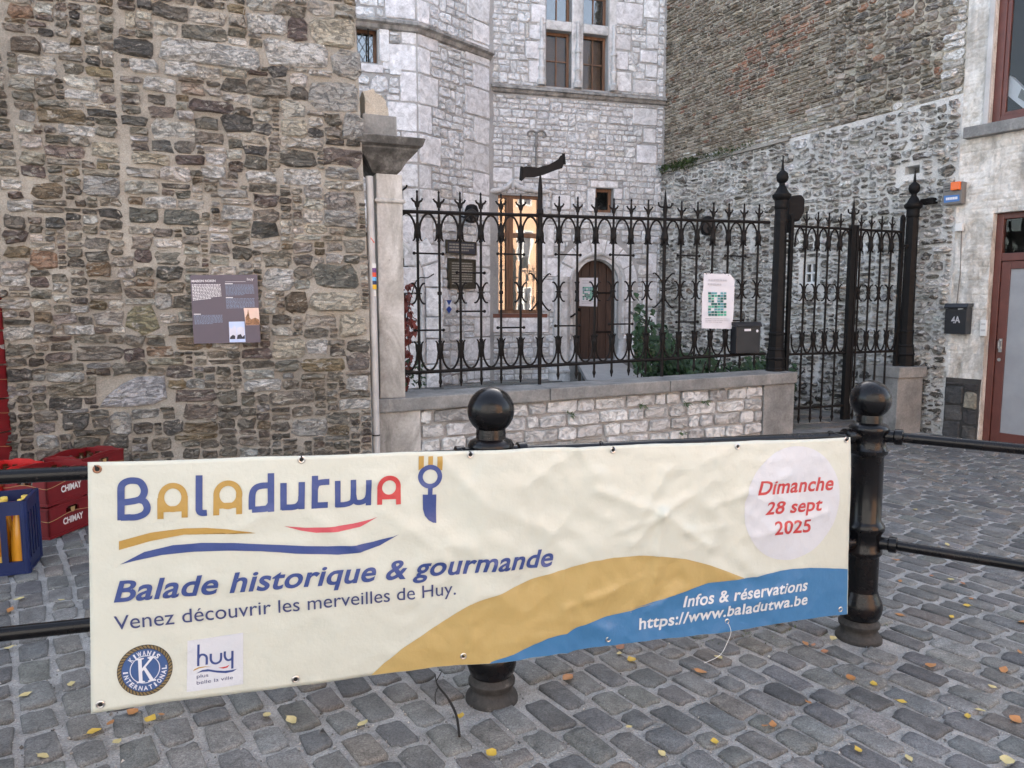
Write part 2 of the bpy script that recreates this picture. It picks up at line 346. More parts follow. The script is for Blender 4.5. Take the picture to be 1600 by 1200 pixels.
# ------------------------------------------------------------------ stones: packing and pieces
def outline(rng, w, h, cut, jit):
    """rounded, uneven block outline with ten corners, centred, counter-clockwise"""
    x, y = w / 2, h / 2; c = lambda: cut * min(w, h) * rng.uniform(.5, 1.3)
    a, b, d, e = c(), c(), c(), c(); a2, b2, d2, e2 = c(), c(), c(), c()
    p = [(-x, -y + a), (-x + a2 * 1.3, -y), (rng.uniform(-.2, .2) * w, -y), (x - b2 * 1.3, -y), (x, -y + b), (x, y - d), (x - d2 * 1.3, y), (rng.uniform(-.2, .2) * w, y), (-x + e2 * 1.3, y), (-x, y - e)]
    j = jit * min(w, h)
    return [(q[0] + rng.uniform(-j, j) * 1.2, q[1] + rng.uniform(-j, j)) for q in p]
def make_piece(rng, cx, cy, poly, rise, inset=.78, rough=.35, depth=.02, slope=0.0):
    """returns verts (a,b,c) relative to centre, faces"""
    n = len(poly); v = []; f = []
    for a, b in poly: v.append((a, b, -depth))
    for a, b in poly: v.append((a * .97, b * .96, rise * rng.uniform(.35, .75)))
    for a, b in poly: v.append((a * inset * rng.uniform(.92, 1.05), b * inset * rng.uniform(.88, 1.05), rise * (1 + rng.uniform(-rough, rough)) + slope * b))
    v.append((rng.uniform(-.1, .1) * abs(poly[0][0]), rng.uniform(-.1, .1) * abs(poly[2][1]), rise * (1.05 + rng.uniform(-rough, rough) * .8)))
    for i in range(n):
        k = (i + 1) % n
        f.append((i, k, n + k, n + i)); f.append((n + i, n + k, 2*n + k, 2*n + i)); f.append((2*n + i, 2*n + k, 3*n))
    return v, f
def pack(W, H, g, size_fn, rng, pre=(), free=None, v0=0.0, minw=.06, ratio=9):
    """fill a W x H sheet with rectangles; pre = rects already placed (u0,v0,u1,v1); free(u,v) = may be covered"""
    nx, ny = int(W / g), int(H / g)
    occ = [bytearray(nx) for _ in range(ny)]
    for (a, b, c, d) in pre:
        i0, i1 = max(0, int(round(a / g))), min(nx, int(round(c / g)))
        for j in range(max(0, int(round(b / g))), min(ny, int(round(d / g)))):
            for i in range(i0, i1): occ[j][i] = 1
    if free:
        for j in range(ny):
            row = occ[j]; vv = (j + .5) * g
            for i in range(nx):
                if not row[i] and not free((i + .5) * g, vv): row[i] = 1
    out = []
    mw = max(1, int(minw / g))
    for j in range(ny):
        row = occ[j]; i = 0
        while i < nx:
            if row[i]: i += 1; continue
            w_, h_ = size_fn(i * g, j * g); wn = max(1, int(round(w_ / g))); hn = max(1, int(round(h_ / g)))
            run = 0
            while i + run < nx and not row[i + run] and run < wn + mw: run += 1
            if run < wn + mw: wn = run if run <= wn + mw else wn
            wn = min(wn, run)
            k = 1; hn = min(hn, max(1, int(wn * ratio)))
            while k < hn and j + k < ny and not any(occ[j + k][i:i + wn]): k += 1
            one = b'\x01' * wn
            for q in range(k): occ[j + q][i:i + wn] = one
            out.append((i * g, j * g, (i + wn) * g, (j + k) * g)); i += wn
    return out
def emit(pieces, parent, mapf, MW, mat, name, stuffname, limit=300):
    """pieces: list of (cx, cy, verts, faces, colour, bias). The largest in the picture become parts of their own, the rest one mesh"""
    def key(p):
        q = MW @ Vector(mapf(p[0], p[1], 0)); d = q - CAM
        zc = d.y * cP - d.z * sP
        if zc < .3: return 0
        x = d.x / zc * F + 800; y = 600 - (d.y * sP + d.z * cP) / zc * F
        if not (-10 < x < 1610 and -10 < y < 1210): return 0
        return p[5] / zc / zc
    pieces.sort(key=key, reverse=True)
    def tri(c, k): return [(*c, 1)] * k
    for p in pieces[:limit]:
        mesh_obj(name, [mapf(*v) for v in p[2]], p[3], mat, parent, loc=Vector(mapf(p[0], p[1], 0)) - Vector(mapf(0, 0, 0)), colors=tri(p[4], len(p[2])))
    rest = pieces[limit:]
    if rest:
        V, Fc, C = [], [], []
        for p in rest:
            o = len(V); V += [mapf(v[0] + p[0], v[1] + p[1], v[2]) for v in p[2]]; Fc += [tuple(i + o for i in f) for f in p[3]]; C += tri(p[4], len(p[2]))
        o = mesh_obj(stuffname, V, Fc, mat, parent, colors=C); o['kind'] = 'stuff'
wallmap = lambda a, b, c: (a, -c, b)
flatmap = lambda a, b, c: (a, b, c)
def pick(rng, pal, lo=.78, hi=1.22, cv=.03):
    if pal and min(pal[0][1]) > .6: lo, hi, cv = .92, 1.05, .005
    r = rng.random() * sum(p[0] for p in pal)
    for wt, c in pal:
        r -= wt
        if r <= 0: break
    k = rng.uniform(lo, hi)
    return tuple(min(.9, x * k * rng.uniform(1 - cv, 1 + cv)) for x in c)
def rects_to_pieces(rects, rng, colf, joint, cut, jit, rise, off=(0, 0), inset=.8, rough=.35, mingap=.03):
    out = []
    for r in rects:
        a, b, c, d = r[:4]; w_, h_ = c - a - joint, d - b - joint
        if w_ < mingap or h_ < mingap * .7: continue
        cx, cy = (a + c) / 2 + off[0], (b + d) / 2 + off[1]
        p = outline(rng, w_, h_, cut, jit); rs = rise * rng.uniform(.5, 1.4)
        v, f = make_piece(rng, cx, cy, p, rs, inset, rough)
        out.append((cx, cy, v, f, r[4] if len(r) > 4 else colf(cx, cy), w_ * h_))
    return out
def pxrect(pl, x0, y0, x1, y1, off=0.0):
    a = pl.uv(x0, (y0 + y1) / 2, off)[0]; c = pl.uv(x1, (y0 + y1) / 2, off)[0]; xm = (x0 + x1) / 2
    return a, pl.uv(xm, y1, off)[1], c, pl.uv(xm, y0, off)[1]

def joint_material():
    b = NB('joint_sand'); n = b.noise(6, 8, .7); f = b.noise(150, 4, .8); g = b.vor(95)
    c = b.ramp(n, [(.32, (.24, .235, .22)), (.5, (.36, .352, .338)), (.68, (.46, .452, .44))]); c = b.mix(1.0, c, b.ramp(f, [(.30, .6), (.5, 1.0), (.70, 1.4)]), 'MULTIPLY')
    c = b.mix(b.ramp(g, [(.10, .8), (.22, 0)]), c, (.55, .54, .52)); c = b.mix(b.ramp(b.noise(1.7, 6, .7), [(.56, 0), (.66, .6)]), c, (.10, .10, .075))
    b.color(c); b.rough(.95); b.bump(b.math('ADD', f, g), 1.0, .008); M['joint_sand'] = b.m
joint_material()

plain('dark_plinth_core', (.045, .043, .041), .9, 0, .4, 9, .6)
# ================================================================== THE SETTING
rng = random.Random(7)
def ground():
    n = 40; V = []; Fc = []
    for j in range(n + 1):
        for i in range(n + 1):
            x = -60 + 120 * i / n; y = -60 + 120 * j / n; V.append((x, y, gz(x)))
    for j in range(n):
        for i in range(n): a = j * (n + 1) + i; Fc.append((a, a + 1, a + n + 2, a + n + 1))
    o = mesh_obj('ground', V, Fc, M['joint_sand'], smooth=True); tag(o, kind='structure')
ground()
def front_of(pl, x, y, m=0.0): return (Vector((x, y, 0)) - pl.O).dot(pl.N) > m
ROW_D = Vector((-.569, .823)); ROW_N = Vector((.823, .569))
def gbump(x, y): return .003 * noise.noise(Vector((x * .9, y * .9, 3))) + .0015 * noise.noise(Vector((x * 3, y * 3, 9)))
def setts():
    rg = random.Random(11)
    Mw = Matrix(((ROW_D.x, ROW_N.x, 0, 0), (ROW_D.y, ROW_N.y, 0, 0), (0, 0, 1, 0), (0, 0, 0, 1)))
    Mw = Matrix(((ROW_N.x, ROW_D.x, 0, 0), (ROW_N.y, ROW_D.y, 0, 0), (0, 0, 1, 0), (0, 0, 0, 1)))
    pv = empty('cobbled_pavement', Mw, kind='structure')
    V = []; 
    pal = [(6, (.142, .140, .134)), (4, (.124, .126, .126)), (3, (.160, .154, .144)), (1.6, (.098, .098, .098)), (1.0, (.162, .146, .130)), (1.0, (.136, .138, .126)), (.3, (.185, .155, .128)), (1.0, (.178, .176, .170))]
    pcs = []; b = -3.0; row = 0
    while b < 14:
        wr = rg.uniform(.120, .140); bm_ = b + wr / 2; a = -4.0 + rg.uniform(0, .2); skew = rg.uniform(-.01, .01)
        while a < 13:
            L = rg.uniform(.150, .228) if rg.random() > .08 else rg.uniform(.10, .13)
            am = a + L / 2; x = ROW_D.x * am + ROW_N.x * bm_; y = ROW_D.y * am + ROW_N.y * bm_
            wob = .05 * noise.noise(Vector((am * .5, bm_ * .2, 1)))
            x += ROW_N.x * wob; y += ROW_N.y * wob
            ok = y > .9 and abs(x) < .80 * y + .9 and front_of(LW, x, y, .06) and (front_of(FEN, x, y, .30) or x > 3.35 and front_of(FEN, x, y, -.05)) and front_of(FAC, x, y, .04)
            for bb in (B1, B2):
                if (x - bb.x) ** 2 + (y - bb.y) ** 2 < .165 ** 2: ok = False
            if ok:
                p = outline(rg, wr - rg.uniform(.020, .036), L - rg.uniform(.020, .036), .13, .075)
                v = []; n = len(p); zb = gz(x) + gbump(x, y) + rg.uniform(-.0035, .0025) - .0033; tx, ty = rg.uniform(-.04, .04), rg.uniform(-.035, .035)
                def h(aa, bb_, z): return z + aa * tx + bb_ * ty
                for q in p: v.append((q[0] * 1.02, q[1] * 1.02, -.02))
                for q in p: v.append((q[0], q[1], h(q[0], q[1], .004)))
                for q in p: v.append((q[0] * .95, q[1] * .965, h(q[0], q[1], .0120)))
                for q in p: v.append((q[0] * .78, q[1] * .80, h(q[0], q[1], .0150 + rg.uniform(-.0018, .0018))))
                v.append((0, 0, .0155)); f = []
                for i in range(n):
                    k = (i + 1) % n
                    for r_ in range(3): f.append((r_*n + i, r_*n + k, (r_+1)*n + k, (r_+1)*n + i))
                    f.append((3*n + i, 3*n + k, 4*n))
                v = [(q[0], q[1], q[2] + zb) for q in v]
                c = pick(rg, pal, .78, 1.20, .02)
                # position in the row frame
                cx, cy = x * ROW_N.x + y * ROW_N.y, x * ROW_D.x + y * ROW_D.y
                pcs.append((cx, cy, v, f, c, L * wr))
            a += L
        b += wr; row += 1
    emit(pcs, pv, flatmap, Mw, M['sett'], 'paving_stone', 'paving_stones')
    for me in bpy.data.meshes:
        if me.name.startswith('paving_stone'): me.polygons.foreach_set('use_smooth', [True] * len(me.polygons))
    return len(pcs)
nsett = setts()
def courtyard():
    V = []; Fc = []; n = 24; m = 16
    for j in range(m + 1):
        for i in range(n + 1):
            u = -6 + 9.2 * i / n; d = -.05 - 6.3 * j / m
            p = FEN.P(u, 0, d); V.append((p.x, p.y, gz(p.x) + .035 + .02 * -d + .008 * noise.noise(Vector((p.x * 2, p.y * 2, 0)))))
    for j in range(m):
        for i in range(n): a = j * (n + 1) + i; Fc.append((a, a + 1, a + n + 2, a + n + 1))
    o = mesh_obj('courtyard_floor', V, Fc, M['court_floor'], smooth=True); tag(o, kind='structure')
    rg = random.Random(5); Mw = FEN.mat(); pv = o; pcs = []
    # flagstones seen through the railings and the gate
    for r in pack(8.6, 5.2, .05, lambda u, v: (rg.uniform(.3, .6), .3), rg):
        cx, cy = (r[0] + r[2]) / 2 - 5.4, (r[1] + r[3]) / 2 + .25
        q = FEN.P(cx, 0, -cy); z = gz(q.x) + .035 + .02 * cy
        if not front_of(MAIN, q.x, q.y, .25) or not front_of(SIDE, q.x, q.y, .2): continue
        if not (front_of(TA, q.x, q.y, .2) or q.x > T1.x) : continue
        pl = outline(rg, r[2] - r[0] - .03, r[3] - r[1] - .03, .08, .03)
        v, f = make_piece(rg, 0, 0, pl, .012, .93, .2, .02); v = [(a, b, c + z) for a, b, c in v]
        pcs.append((cx, cy, v, f, pick(rg, [(3, (.15, .15, .14)), (2, (.20, .195, .18)), (1, (.11, .11, .10))]), 1))
    holder = empty('courtyard_paving', Mw, kind='structure')
    emit(pcs, holder, lambda a, b, c: (a, b, c), Mw, M['sett'], 'flagstone', 'flagstones', 150)
courtyard()

# ------------------------------------------------------------------ left rubble wall
def left_wall():
    rg = random.Random(21)
    root = empty('rubble_wall', LW.mat(), 'tall rough wall of brown and white rubble stones carrying the grey information board', 'wall')
    uR = LW.uv(578, 420)[0]; WL = 7.2; u0 = uR - WL; Ht = 6.6
    def edge(v):      # right edge leans slightly to the left higher up
        return uR - .028 * max(0, v - 1.6) - .004
    bm = bmesh.new()
    # mortar face as a gently uneven sheet, body behind
    n, m = 90, 82; g = {}
    for j in range(m + 1):
        v = -.3 + (Ht + .3) * j / m
        for i in range(n + 1):
            u = u0 + (edge(v) - .01 - u0) * i / n
            g[i, j] = bm.verts.new((u, -.010 * noise.noise(Vector((u * 5, v * 5, 0))) - .004, v))
    for j in range(m):
        for i in range(n): bm.faces.new((g[i, j], g[i+1, j], g[i+1, j+1], g[i, j+1]))
    b = []
    for j in (0, m):
        v = -.3 + (Ht + .3) * j / m
        b.append([bm.verts.new((u0, .5, v)), bm.verts.new((edge(v) - .01, .5, v))])
    for j in range(m): pass
    bm.faces.new([g[n, j] for j in range(m + 1)] + [b[1][1], b[0][1]])
    bm.faces.new([g[0, j] for j in range(m + 1)][::-1] + [b[0][0], b[1][0]])
    bm.faces.new([g[i, m] for i in range(n + 1)] + [b[1][1], b[1][0]])
    bm.faces.new((b[0][0], b[0][1], b[1][1], b[1][0]))
    bm_obj('mortar', bm, M['mortar_brown'], root)
    WH, CR, TAN, DK, GR, PU, BR, OR, ML = (.70, .675, .64), (.62, .56, .45), (.36, .30, .19), (.15, .14, .127), (.21, .208, .18), (.19, .148, .135), (.20, .16, .125), (.40, .265, .185), (.47, .45, .42)
    named = [(12,8,53,30,OR),(195,18,212,45,CR),(385,22,447,55,WH),(481,28,558,75,CR),(412,62,513,105,WH),(250,66,405,104,WH),(178,60,240,88,DK),(450,28,480,65,PU),(520,78,562,125,ML),(482,127,563,175,ML),(202,92,248,115,WH),(256,95,310,122,WH),(223,122,277,145,WH),(281,130,320,150,(.50,.40,.33)),(17,57,65,85,BR),(65,65,110,84,WH),(133,105,176,122,TAN),(295,157,365,177,PU),(346,180,395,208,DK),(437,185,480,214,CR),(533,178,567,220,ML),(28,105,90,119,WH),(102,141,155,158,WH),(90,195,150,213,WH),(205,240,266,258,CR),(272,242,320,258,PU),(143,222,187,248,CR),(315,260,355,280,WH),(383,268,432,287,WH),(440,264,505,290,WH),(225,308,275,327,WH),(128,275,190,308,ML),(47,391,91,422,OR),(133,410,175,433,(.33,.24,.16)),(255,328,313,353,GR),(200,325,250,348,GR),(345,322,395,345,WH),(410,418,460,453,WH),(490,413,562,452,GR),(196,477,247,523,(.34,.31,.20)),(446,457,480,490,(.22,.17,.12)),(482,455,565,487,CR),(0,430,42,447,WH),(100,507,148,523,WH),(110,477,140,490,WH),(380,592,440,612,WH),(455,652,512,682,ML),(10,575,50,598,DK),(243,458,270,484,ML),(425,527,475,560,CR),(195,543,225,565,PU),(228,540,272,558,(.34,.24,.17)),(480,530,512,556,WH),(528,622,578,640,WH),(540,586,576,610,WH),(528,490,570,528,CR),(172,642,207,680,ML),(204,638,250,654,ML),(12,312,52,332,WH),(340,296,388,310,ML),(505,330,560,356,ML),(60,45,85,58,DK),(318,478,330,484,ML),(470,560,540,580,(.30,.24,.15)),(475,350,512,366,CR),(508,262,562,282,ML),(30,172,56,190,ML),(32,258,72,278,PU),(118,312,135,324,BR),(210,390,238,410,PU),(300,340,330,352,CR),(75,620,130,640,DK),(95,645,140,672,DK),(255,655,285,680,DK),(150,255,170,265,TAN)]
    pre = []
    for x0, y0, x1, y1, c in named:
        a, b_, c_, d = pxrect(LW, x0, y0, x1, y1)
        pre.append((a, b_, c_, d, c))
    tri = [LW.uv(*p) for p in ((155, 637), (165, 620), (190, 600), (215, 588), (258, 586), (262, 622), (240, 632), (200, 636))]
    ta, tc = min(p[0] for p in tri), max(p[0] for p in tri); tb, td = min(p[1] for p in tri), max(p[1] for p in tri)
    chase = [LW.uv(180, 0), LW.uv(184, 130), LW.uv(190, 250), LW.uv(200, 400)]; ch2 = [LW.uv(3, 60), LW.uv(14, 150), LW.uv(24, 215), LW.uv(30, 262)]
    def near(pts, u, v, wd):
        for p, q in zip(pts, pts[1:]):
            lo, hi = min(p[1], q[1]), max(p[1], q[1])
            if lo <= v <= hi:
                t = (v - p[1]) / (q[1] - p[1]); return abs(u - (p[0] + (q[0] - p[0]) * t)) < wd
        return v > pts[0][1] and abs(u - pts[0][0]) < wd
    def free(u, v):
        uu, vv = u + u0, v - .2
        return uu < edge(vv) - .005 and not near(chase, uu, vv, .015 + .012 * noise.noise(Vector((0, vv * 4, 0)))) and not near(ch2, uu, vv, .012 + .012 * noise.noise(Vector((3, vv * 4, 0))))
    pre2 = [(a - u0, b_ + .2, c_ - u0, d + .2) for a, b_, c_, d, _ in pre] + [(ta - u0, tb + .2, tc - u0, td + .2)]
    def size(u, v):
        r = rg.random(); vv = v - .2
        if u + u0 > edge(vv) - .42 and r < .5: return rg.uniform(.22, .42), rg.uniform(.12, .2)
        if r < .20: return rg.uniform(.24, .38), rg.uniform(.10, .16)
        if r < .36: return rg.uniform(.09, .16), rg.uniform(.06, .09)
        if r < .46: return rg.uniform(.16, .30), rg.uniform(.045, .06)
        return rg.uniform(.14, .27), rg.uniform(.08, .13)
    rects = pack(WL, Ht + .15, .0125, size, rg, pre2, free, minw=.05, ratio=.72)
    pal = [(2.6, (.235, .212, .180)), (2.2, (.265, .243, .205)), (1.4, (.255, .205, .178)), (3, (.38, .335, .275)), (4.0, (.57, .53, .47)), (4.2, (.72, .68, .62)), (2.3, (.42, .385, .335)), (.8, (.30, .235, .155)), (.15, (.34, .23, .16)), (.8, (.16, .152, .14))]
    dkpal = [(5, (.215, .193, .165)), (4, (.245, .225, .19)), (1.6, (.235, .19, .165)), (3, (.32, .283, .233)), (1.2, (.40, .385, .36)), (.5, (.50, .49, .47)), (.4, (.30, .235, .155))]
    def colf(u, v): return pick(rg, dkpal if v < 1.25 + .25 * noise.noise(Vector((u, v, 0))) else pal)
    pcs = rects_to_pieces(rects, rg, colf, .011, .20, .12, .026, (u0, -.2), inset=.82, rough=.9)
    pcs += rects_to_pieces(pre, rg, colf, .004, .20, .08, .030, inset=.84, rough=.7)
    pts = tri[::-1] if sum((b[0] - a[0]) * (b[1] + a[1]) for a, b in zip(tri, tri[1:] + tri[:1])) > 0 else tri
    cx, cy = (ta + tc) / 2, (tb + td) / 2; pl = [(p[0] - cx, p[1] - cy) for p in pts]
    v, f = make_piece(rg, cx, cy, pl, .03, .9, .1); pcs.append((cx, cy, v, f, (.55, .54, .56), .5))
    # scattered chips in the wide joints
    emit(pcs, root, wallmap, LW.mat(), M['rubble'], 'stone', 'small_stones')
    return len(pcs)
nlw = left_wall()

# ------------------------------------------------------------------ low wall with coping under the railings
KS = .018                                      # the coping and railings rise slightly to the right
CAPF = FEN.shifted(.20)
capL = CAPF.uv(590, 640)[0]; capR = CAPF.uv(1242, 600)[0]
def cap_top(u): return .672 + KS * (u + 4.4)
def low_wall():
    rg = random.Random(33)
    root = empty('low_wall', CAPF.mat(), 'low white stone wall with a grey coping that carries the black railings', 'wall')
    uA = CAPF.uv(657, 670)[0]; uB = CAPF.uv(1192, 640)[0]
    def slab(bm, ua, ub, y0, y1, h0, h1, top):
        q = []
        for u in (ua, ub):
            t = top(u); q += [(u, y0, t - h1), (u, y1, t - h1), (u, y1, t - h0), (u, y0, t - h0)]
        vv = [bm.verts.new(x) for x in q]
        for f in ((0,1,2,3),(7,6,5,4),(0,4,5,1),(1,5,6,2),(2,6,7,3),(3,7,4,0)): bm.faces.new([vv[i] for i in f])
    joints = [capL, CAPF.uv(857, 610)[0], CAPF.uv(1044, 600)[0], capR]
    for a, b in zip(joints, joints[1:]):
        bm = bmesh.new(); slab(bm, a + .004, b - .004, -.045, .40, 0, .125, cap_top); bm_obj('coping_stone', bm, M['bluestone'], root, bevel=.012)
    bm = bmesh.new(); slab(bm, capL + .01, capR - .02, .03, .35, .128, .9, cap_top); bm_obj('core', bm, M['mortar_white'], root)
    bm = bmesh.new(); slab(bm, capL + .005, uA, -.012, .06, .128, .85, cap_top); bm_obj('end_block', bm, M['pale_stone'], root, bevel=.008)
    bm = bmesh.new(); slab(bm, uB, capR - .012, -.012, .36, .128, .85, cap_top); bm_obj('end_block', bm, M['bluestone'], root, bevel=.008)
    W = uB - uA; lines = [0, .145, .285, .425, .56, .70]
    def size(u, v):
        nx = min([l for l in lines if l > v + .03], default=.7)
        return rg.uniform(.18, .40) if rg.random() < .85 else rg.uniform(.10, .14), nx - v
    rects = pack(W, .70, .005, size, rg, minw=.08)
    pal = [(4, (.62, .62, .615)), (3, (.52, .515, .505)), (2, (.70, .70, .69)), (1, (.38, .375, .37)), (.4, (.46, .43, .38))]
    pcs = rects_to_pieces(rects, rg, lambda u, v: pick(rg, pal, .85, 1.12, .01), .022, .15, .08, .022, inset=.86, rough=.4)
    out = []
    for p in pcs:
        cx = p[0] + uA; top = cap_top(cx) - .132; cy = top - (.70 - p[1])
        out.append((cx, cy, [(v[0], v[1] + KS * v[0], v[2]) for v in p[2]], p[3], p[4], p[5]))
    # the stone faces stand on the core, 3 cm in front of y=.03
    emit(out, root, lambda a, b, c: (a, -c + .012, b), CAPF.mat(), M['limestone'], 'stone', 'small_stones', 200)
low_wall()

def profile_box(bm, x0, x1, y0, y1, prof, z0):
    """square moulded block: prof = (overhang, height)"""
    rings = []
    for o, z in prof: rings.append([bm.verts.new(q) for q in ((x0 - o, y0 - o, z0 + z), (x1 + o, y0 - o, z0 + z), (x1 + o, y1 + o, z0 + z), (x0 - o, y1 + o, z0 + z))])
    for a, b in zip(rings, rings[1:]):
        for i in range(4): bm.faces.new((a[i], a[(i+1) % 4], b[(i+1) % 4], b[i]))
    bm.faces.new(rings[0][::-1]); bm.faces.new(rings[-1])
def pilaster():
    PF = FEN.shifted(.19)
    xL = PF.uv(592, 500)[0]; xR = PF.uv(632, 500)[0]; zt = PF.uv(610, 272)[1]; z0 = cap_top(xL)
    root = empty('gate_pillar', PF.mat(), 'weathered pale stone pillar with a sooty moulded capital at the end of the rubble wall', 'pillar')
    bm = bmesh.new(); box2(bm, (xL, 0, z0 + .002), (xR, .34, zt)); bm_obj('shaft', bm, M['pale_stone'], root, bevel=.010)
    bm = bmesh.new(); x2 = PF.uv(628, 300)[0]
    profile_box(bm, xL, x2 + .005, 0, .35, [(.004, 0), (.022, .012), (.022, .03), (.004, .045)], PF.uv(610, 318)[1]); bm_obj('necking', bm, M['pale_stone'], root, bevel=.004)
    bm = bmesh.new(); profile_box(bm, xL - .03, x2 - .03, .0, .34, [(-.01, 0), (.02, .03), (.05, .08), (.07, .11), (.10, .14), (.145, .19), (.145, .205), (.18, .225), (.20, .285), (.19, .292)], zt); bm_obj('capital', bm, M['sooty_stone'], root, bevel=.004)
    zc = zt + .292
    a = PF.uv(568, 200, .1)[0]; b = PF.uv(622, 200, .1)[0]; ztop = PF.uv(600, 178, .1)[1]
    bm = bmesh.new(); box2(bm, (a, -.06, zc + .002), (b, .26, ztop)); bm_obj('cement_block', bm, M['bluestone'], root, bevel=.01)
    rg = random.Random(4); bm = bmesh.new(); x0 = PF.uv(572, 150, .1)[0]; x1 = PF.uv(606, 150, .1)[0]; hh = PF.uv(590, 137, .1)[1] - ztop
    prism(bm, [(x0, ztop + .003), (x1 + .02, ztop + .003), (x1, ztop + hh * .45), (x0 + .16, ztop + hh * .75), (x0 + .07, ztop + hh), (x0 - .01, ztop + hh * .9)], -.04, .2)
    bmesh.ops.subdivide_edges(bm, edges=bm.edges[:], cuts=2, use_grid_fill=True)
    for v in bm.verts:
        if v.co.z > ztop + .01: v.co += Vector([rg.uniform(-.010, .010) for _ in range(3)])
    o = bm_obj('rock', bm, M['mortar_old'], None); o.matrix_world = PF.mat(); tag(o, 'jagged yellowish rock lying on top of the cement block above the pillar', 'rock')
    # downpipe in the corner
    pp = FEN.shifted(.30); u = pp.uv(584, 500)[0]
    t = empty('downpipe', pp.mat(), 'pale grey pipe with coloured stickers between the rubble wall and the pillar', 'pipe')
    bm = bmesh.new(); tube(bm, [(u + .002, 0, -.02), (u, 0, 1.0), (u - .015, 0, pp.uv(584, 276)[1])], .033, 16); bm_obj('pipe', bm, M['pipe_grey'], t, smooth=True)
    bm = bmesh.new(); lathe(bm, [(.036, 0), (.038, .004), (.036, .012)], 16, (u + .001, 0, pp.uv(584, 681)[1])); bm_obj('clamp', bm, M['tie_black'], t)
    ys = [412, 419, 426, 433, 439, 445, 452]; cm = ['white_plastic', 'stk_purple', 'stk_red', 'stk_sky', 'stk_navy', 'stk_yellow']
    for k in range(6):
        za, zb = pp.uv(586, ys[k+1])[1], pp.uv(586, ys[k])[1]; bm = bmesh.new(); n = 6
        q = [[bm.verts.new((u - .003 + .0345 * math.sin(a), -.0345 * math.cos(a), z)) for a in [(-.25 + 1.3 * i / n) for i in range(n + 1)]] for z in (za, zb)]
        for i in range(n): bm.faces.new((q[0][i], q[0][i+1], q[1][i+1], q[1][i]))
        bm_obj('sticker', bm, M[cm[k]], t)
    bm = bmesh.new(); tube(bm, [(u - .02, -.032, pp.uv(582, 372)[1]), (u + .012, -.034, pp.uv(586, 380)[1])], .0035, 6); bm_obj('paint_mark', bm, M['stk_red'], t)
    bm = bmesh.new(); box2(bm, (u - .003, -.036, pp.uv(588, 463)[1]), (u + .018, -.0345, pp.uv(588, 454)[1])); bm_obj('sticker', bm, M['white_plastic'], t)
pilaster()
def pedestal():
    root = empty('gate_pedestal', FEN.mat(), 'grey bluestone pedestal under the right-hand gate post', 'pedestal')
    a = FEN.uv(1401, 620, .16)[0]; b = a + .46; zt = FEN.uv(1435, 573, .18)[1]; h = FEN.uv(1435, 573, .18)[1] - FEN.uv(1435, 590, .18)[1]
    z0 = gz(5.1) - .05
    bm = bmesh.new(); box2(bm, (a + .02, -.15, z0), (b, .25, zt - h)); bm_obj('block', bm, M['bluestone'], root, bevel=.01)
    bm = bmesh.new(); box2(bm, (a, -.18, zt - h + .001), (b + .03, .28, zt)); bm_obj('cap_stone', bm, M['bluestone'], root, bevel=.012)
    # threshold under the gate
    c0 = FEN.uv(1243, 670, .05)[0]; bm = bmesh.new()
    prism(bm, [(c0 + .01, -.25), (a, -.25), (a, .0 + gz(4.9) + .05), (c0 + .01, gz(3.3) + .055)], -.16, .22)
    o = bm_obj('gate_threshold', bm, M['bluestone'], None, bevel=.008); o.matrix_world = FEN.mat(); tag(o, kind='structure')
    return zt
PED_TOP = pedestal()

# ------------------------------------------------------------------ house with stair turret (behind the courtyard)
HT = 9.6
def hole_wall(root, name, pl, u0, u1, v0, v1, holes, thick, mat):
    """a wall sheet with rectangular holes and reveals, in the plane's own frame (x=u, z=v)"""
    us = sorted({u0, u1, *[h[0] for h in holes], *[h[2] for h in holes]}); vs_ = sorted({v0, v1, *[h[1] for h in holes], *[h[3] for h in holes]})
    bm = bmesh.new()
    def inside(u, v): return any(h[0] < u < h[2] and h[1] < v < h[3] for h in holes)
    g = {}
    def vt(u, v, y):
        k = (round(u, 5), round(v, 5), y)
        if k not in g: g[k] = bm.verts.new((u, y, v))
        return g[k]
    for a, b in zip(us, us[1:]):
        for c, d in zip(vs_, vs_[1:]):
            if not inside((a + b) / 2, (c + d) / 2):
                bm.faces.new((vt(a, c, 0), vt(b, c, 0), vt(b, d, 0), vt(a, d, 0)))
    for h in holes:
        q = [(h[0], h[1]), (h[2], h[1]), (h[2], h[3]), (h[0], h[3])]
        for (a, b), (c, d) in zip(q, q[1:] + q[:1]): bm.faces.new((vt(a, b, 0), vt(a, b, thick), vt(c, d, thick), vt(c, d, 0)))
    return bm_obj(name, bm, mat, root)
WHITEPAL = [(5, (.76, .77, .785)), (4, (.72, .73, .745)), (3, (.80, .81, .82)), (1.0, (.64, .645, .65)), (.25, (.48, .48, .48)), (.3, (.68, .665, .63))]
ASHPAL = [(5, (.74, .745, .765)), (3, (.70, .705, .72)), (3, (.78, .785, .80)), (1, (.66, .66, .67))]
house = empty('stone_house', MAIN.mat(), 'pale blocky stone house with mullioned windows and round-headed door at the back of the courtyard', 'house')
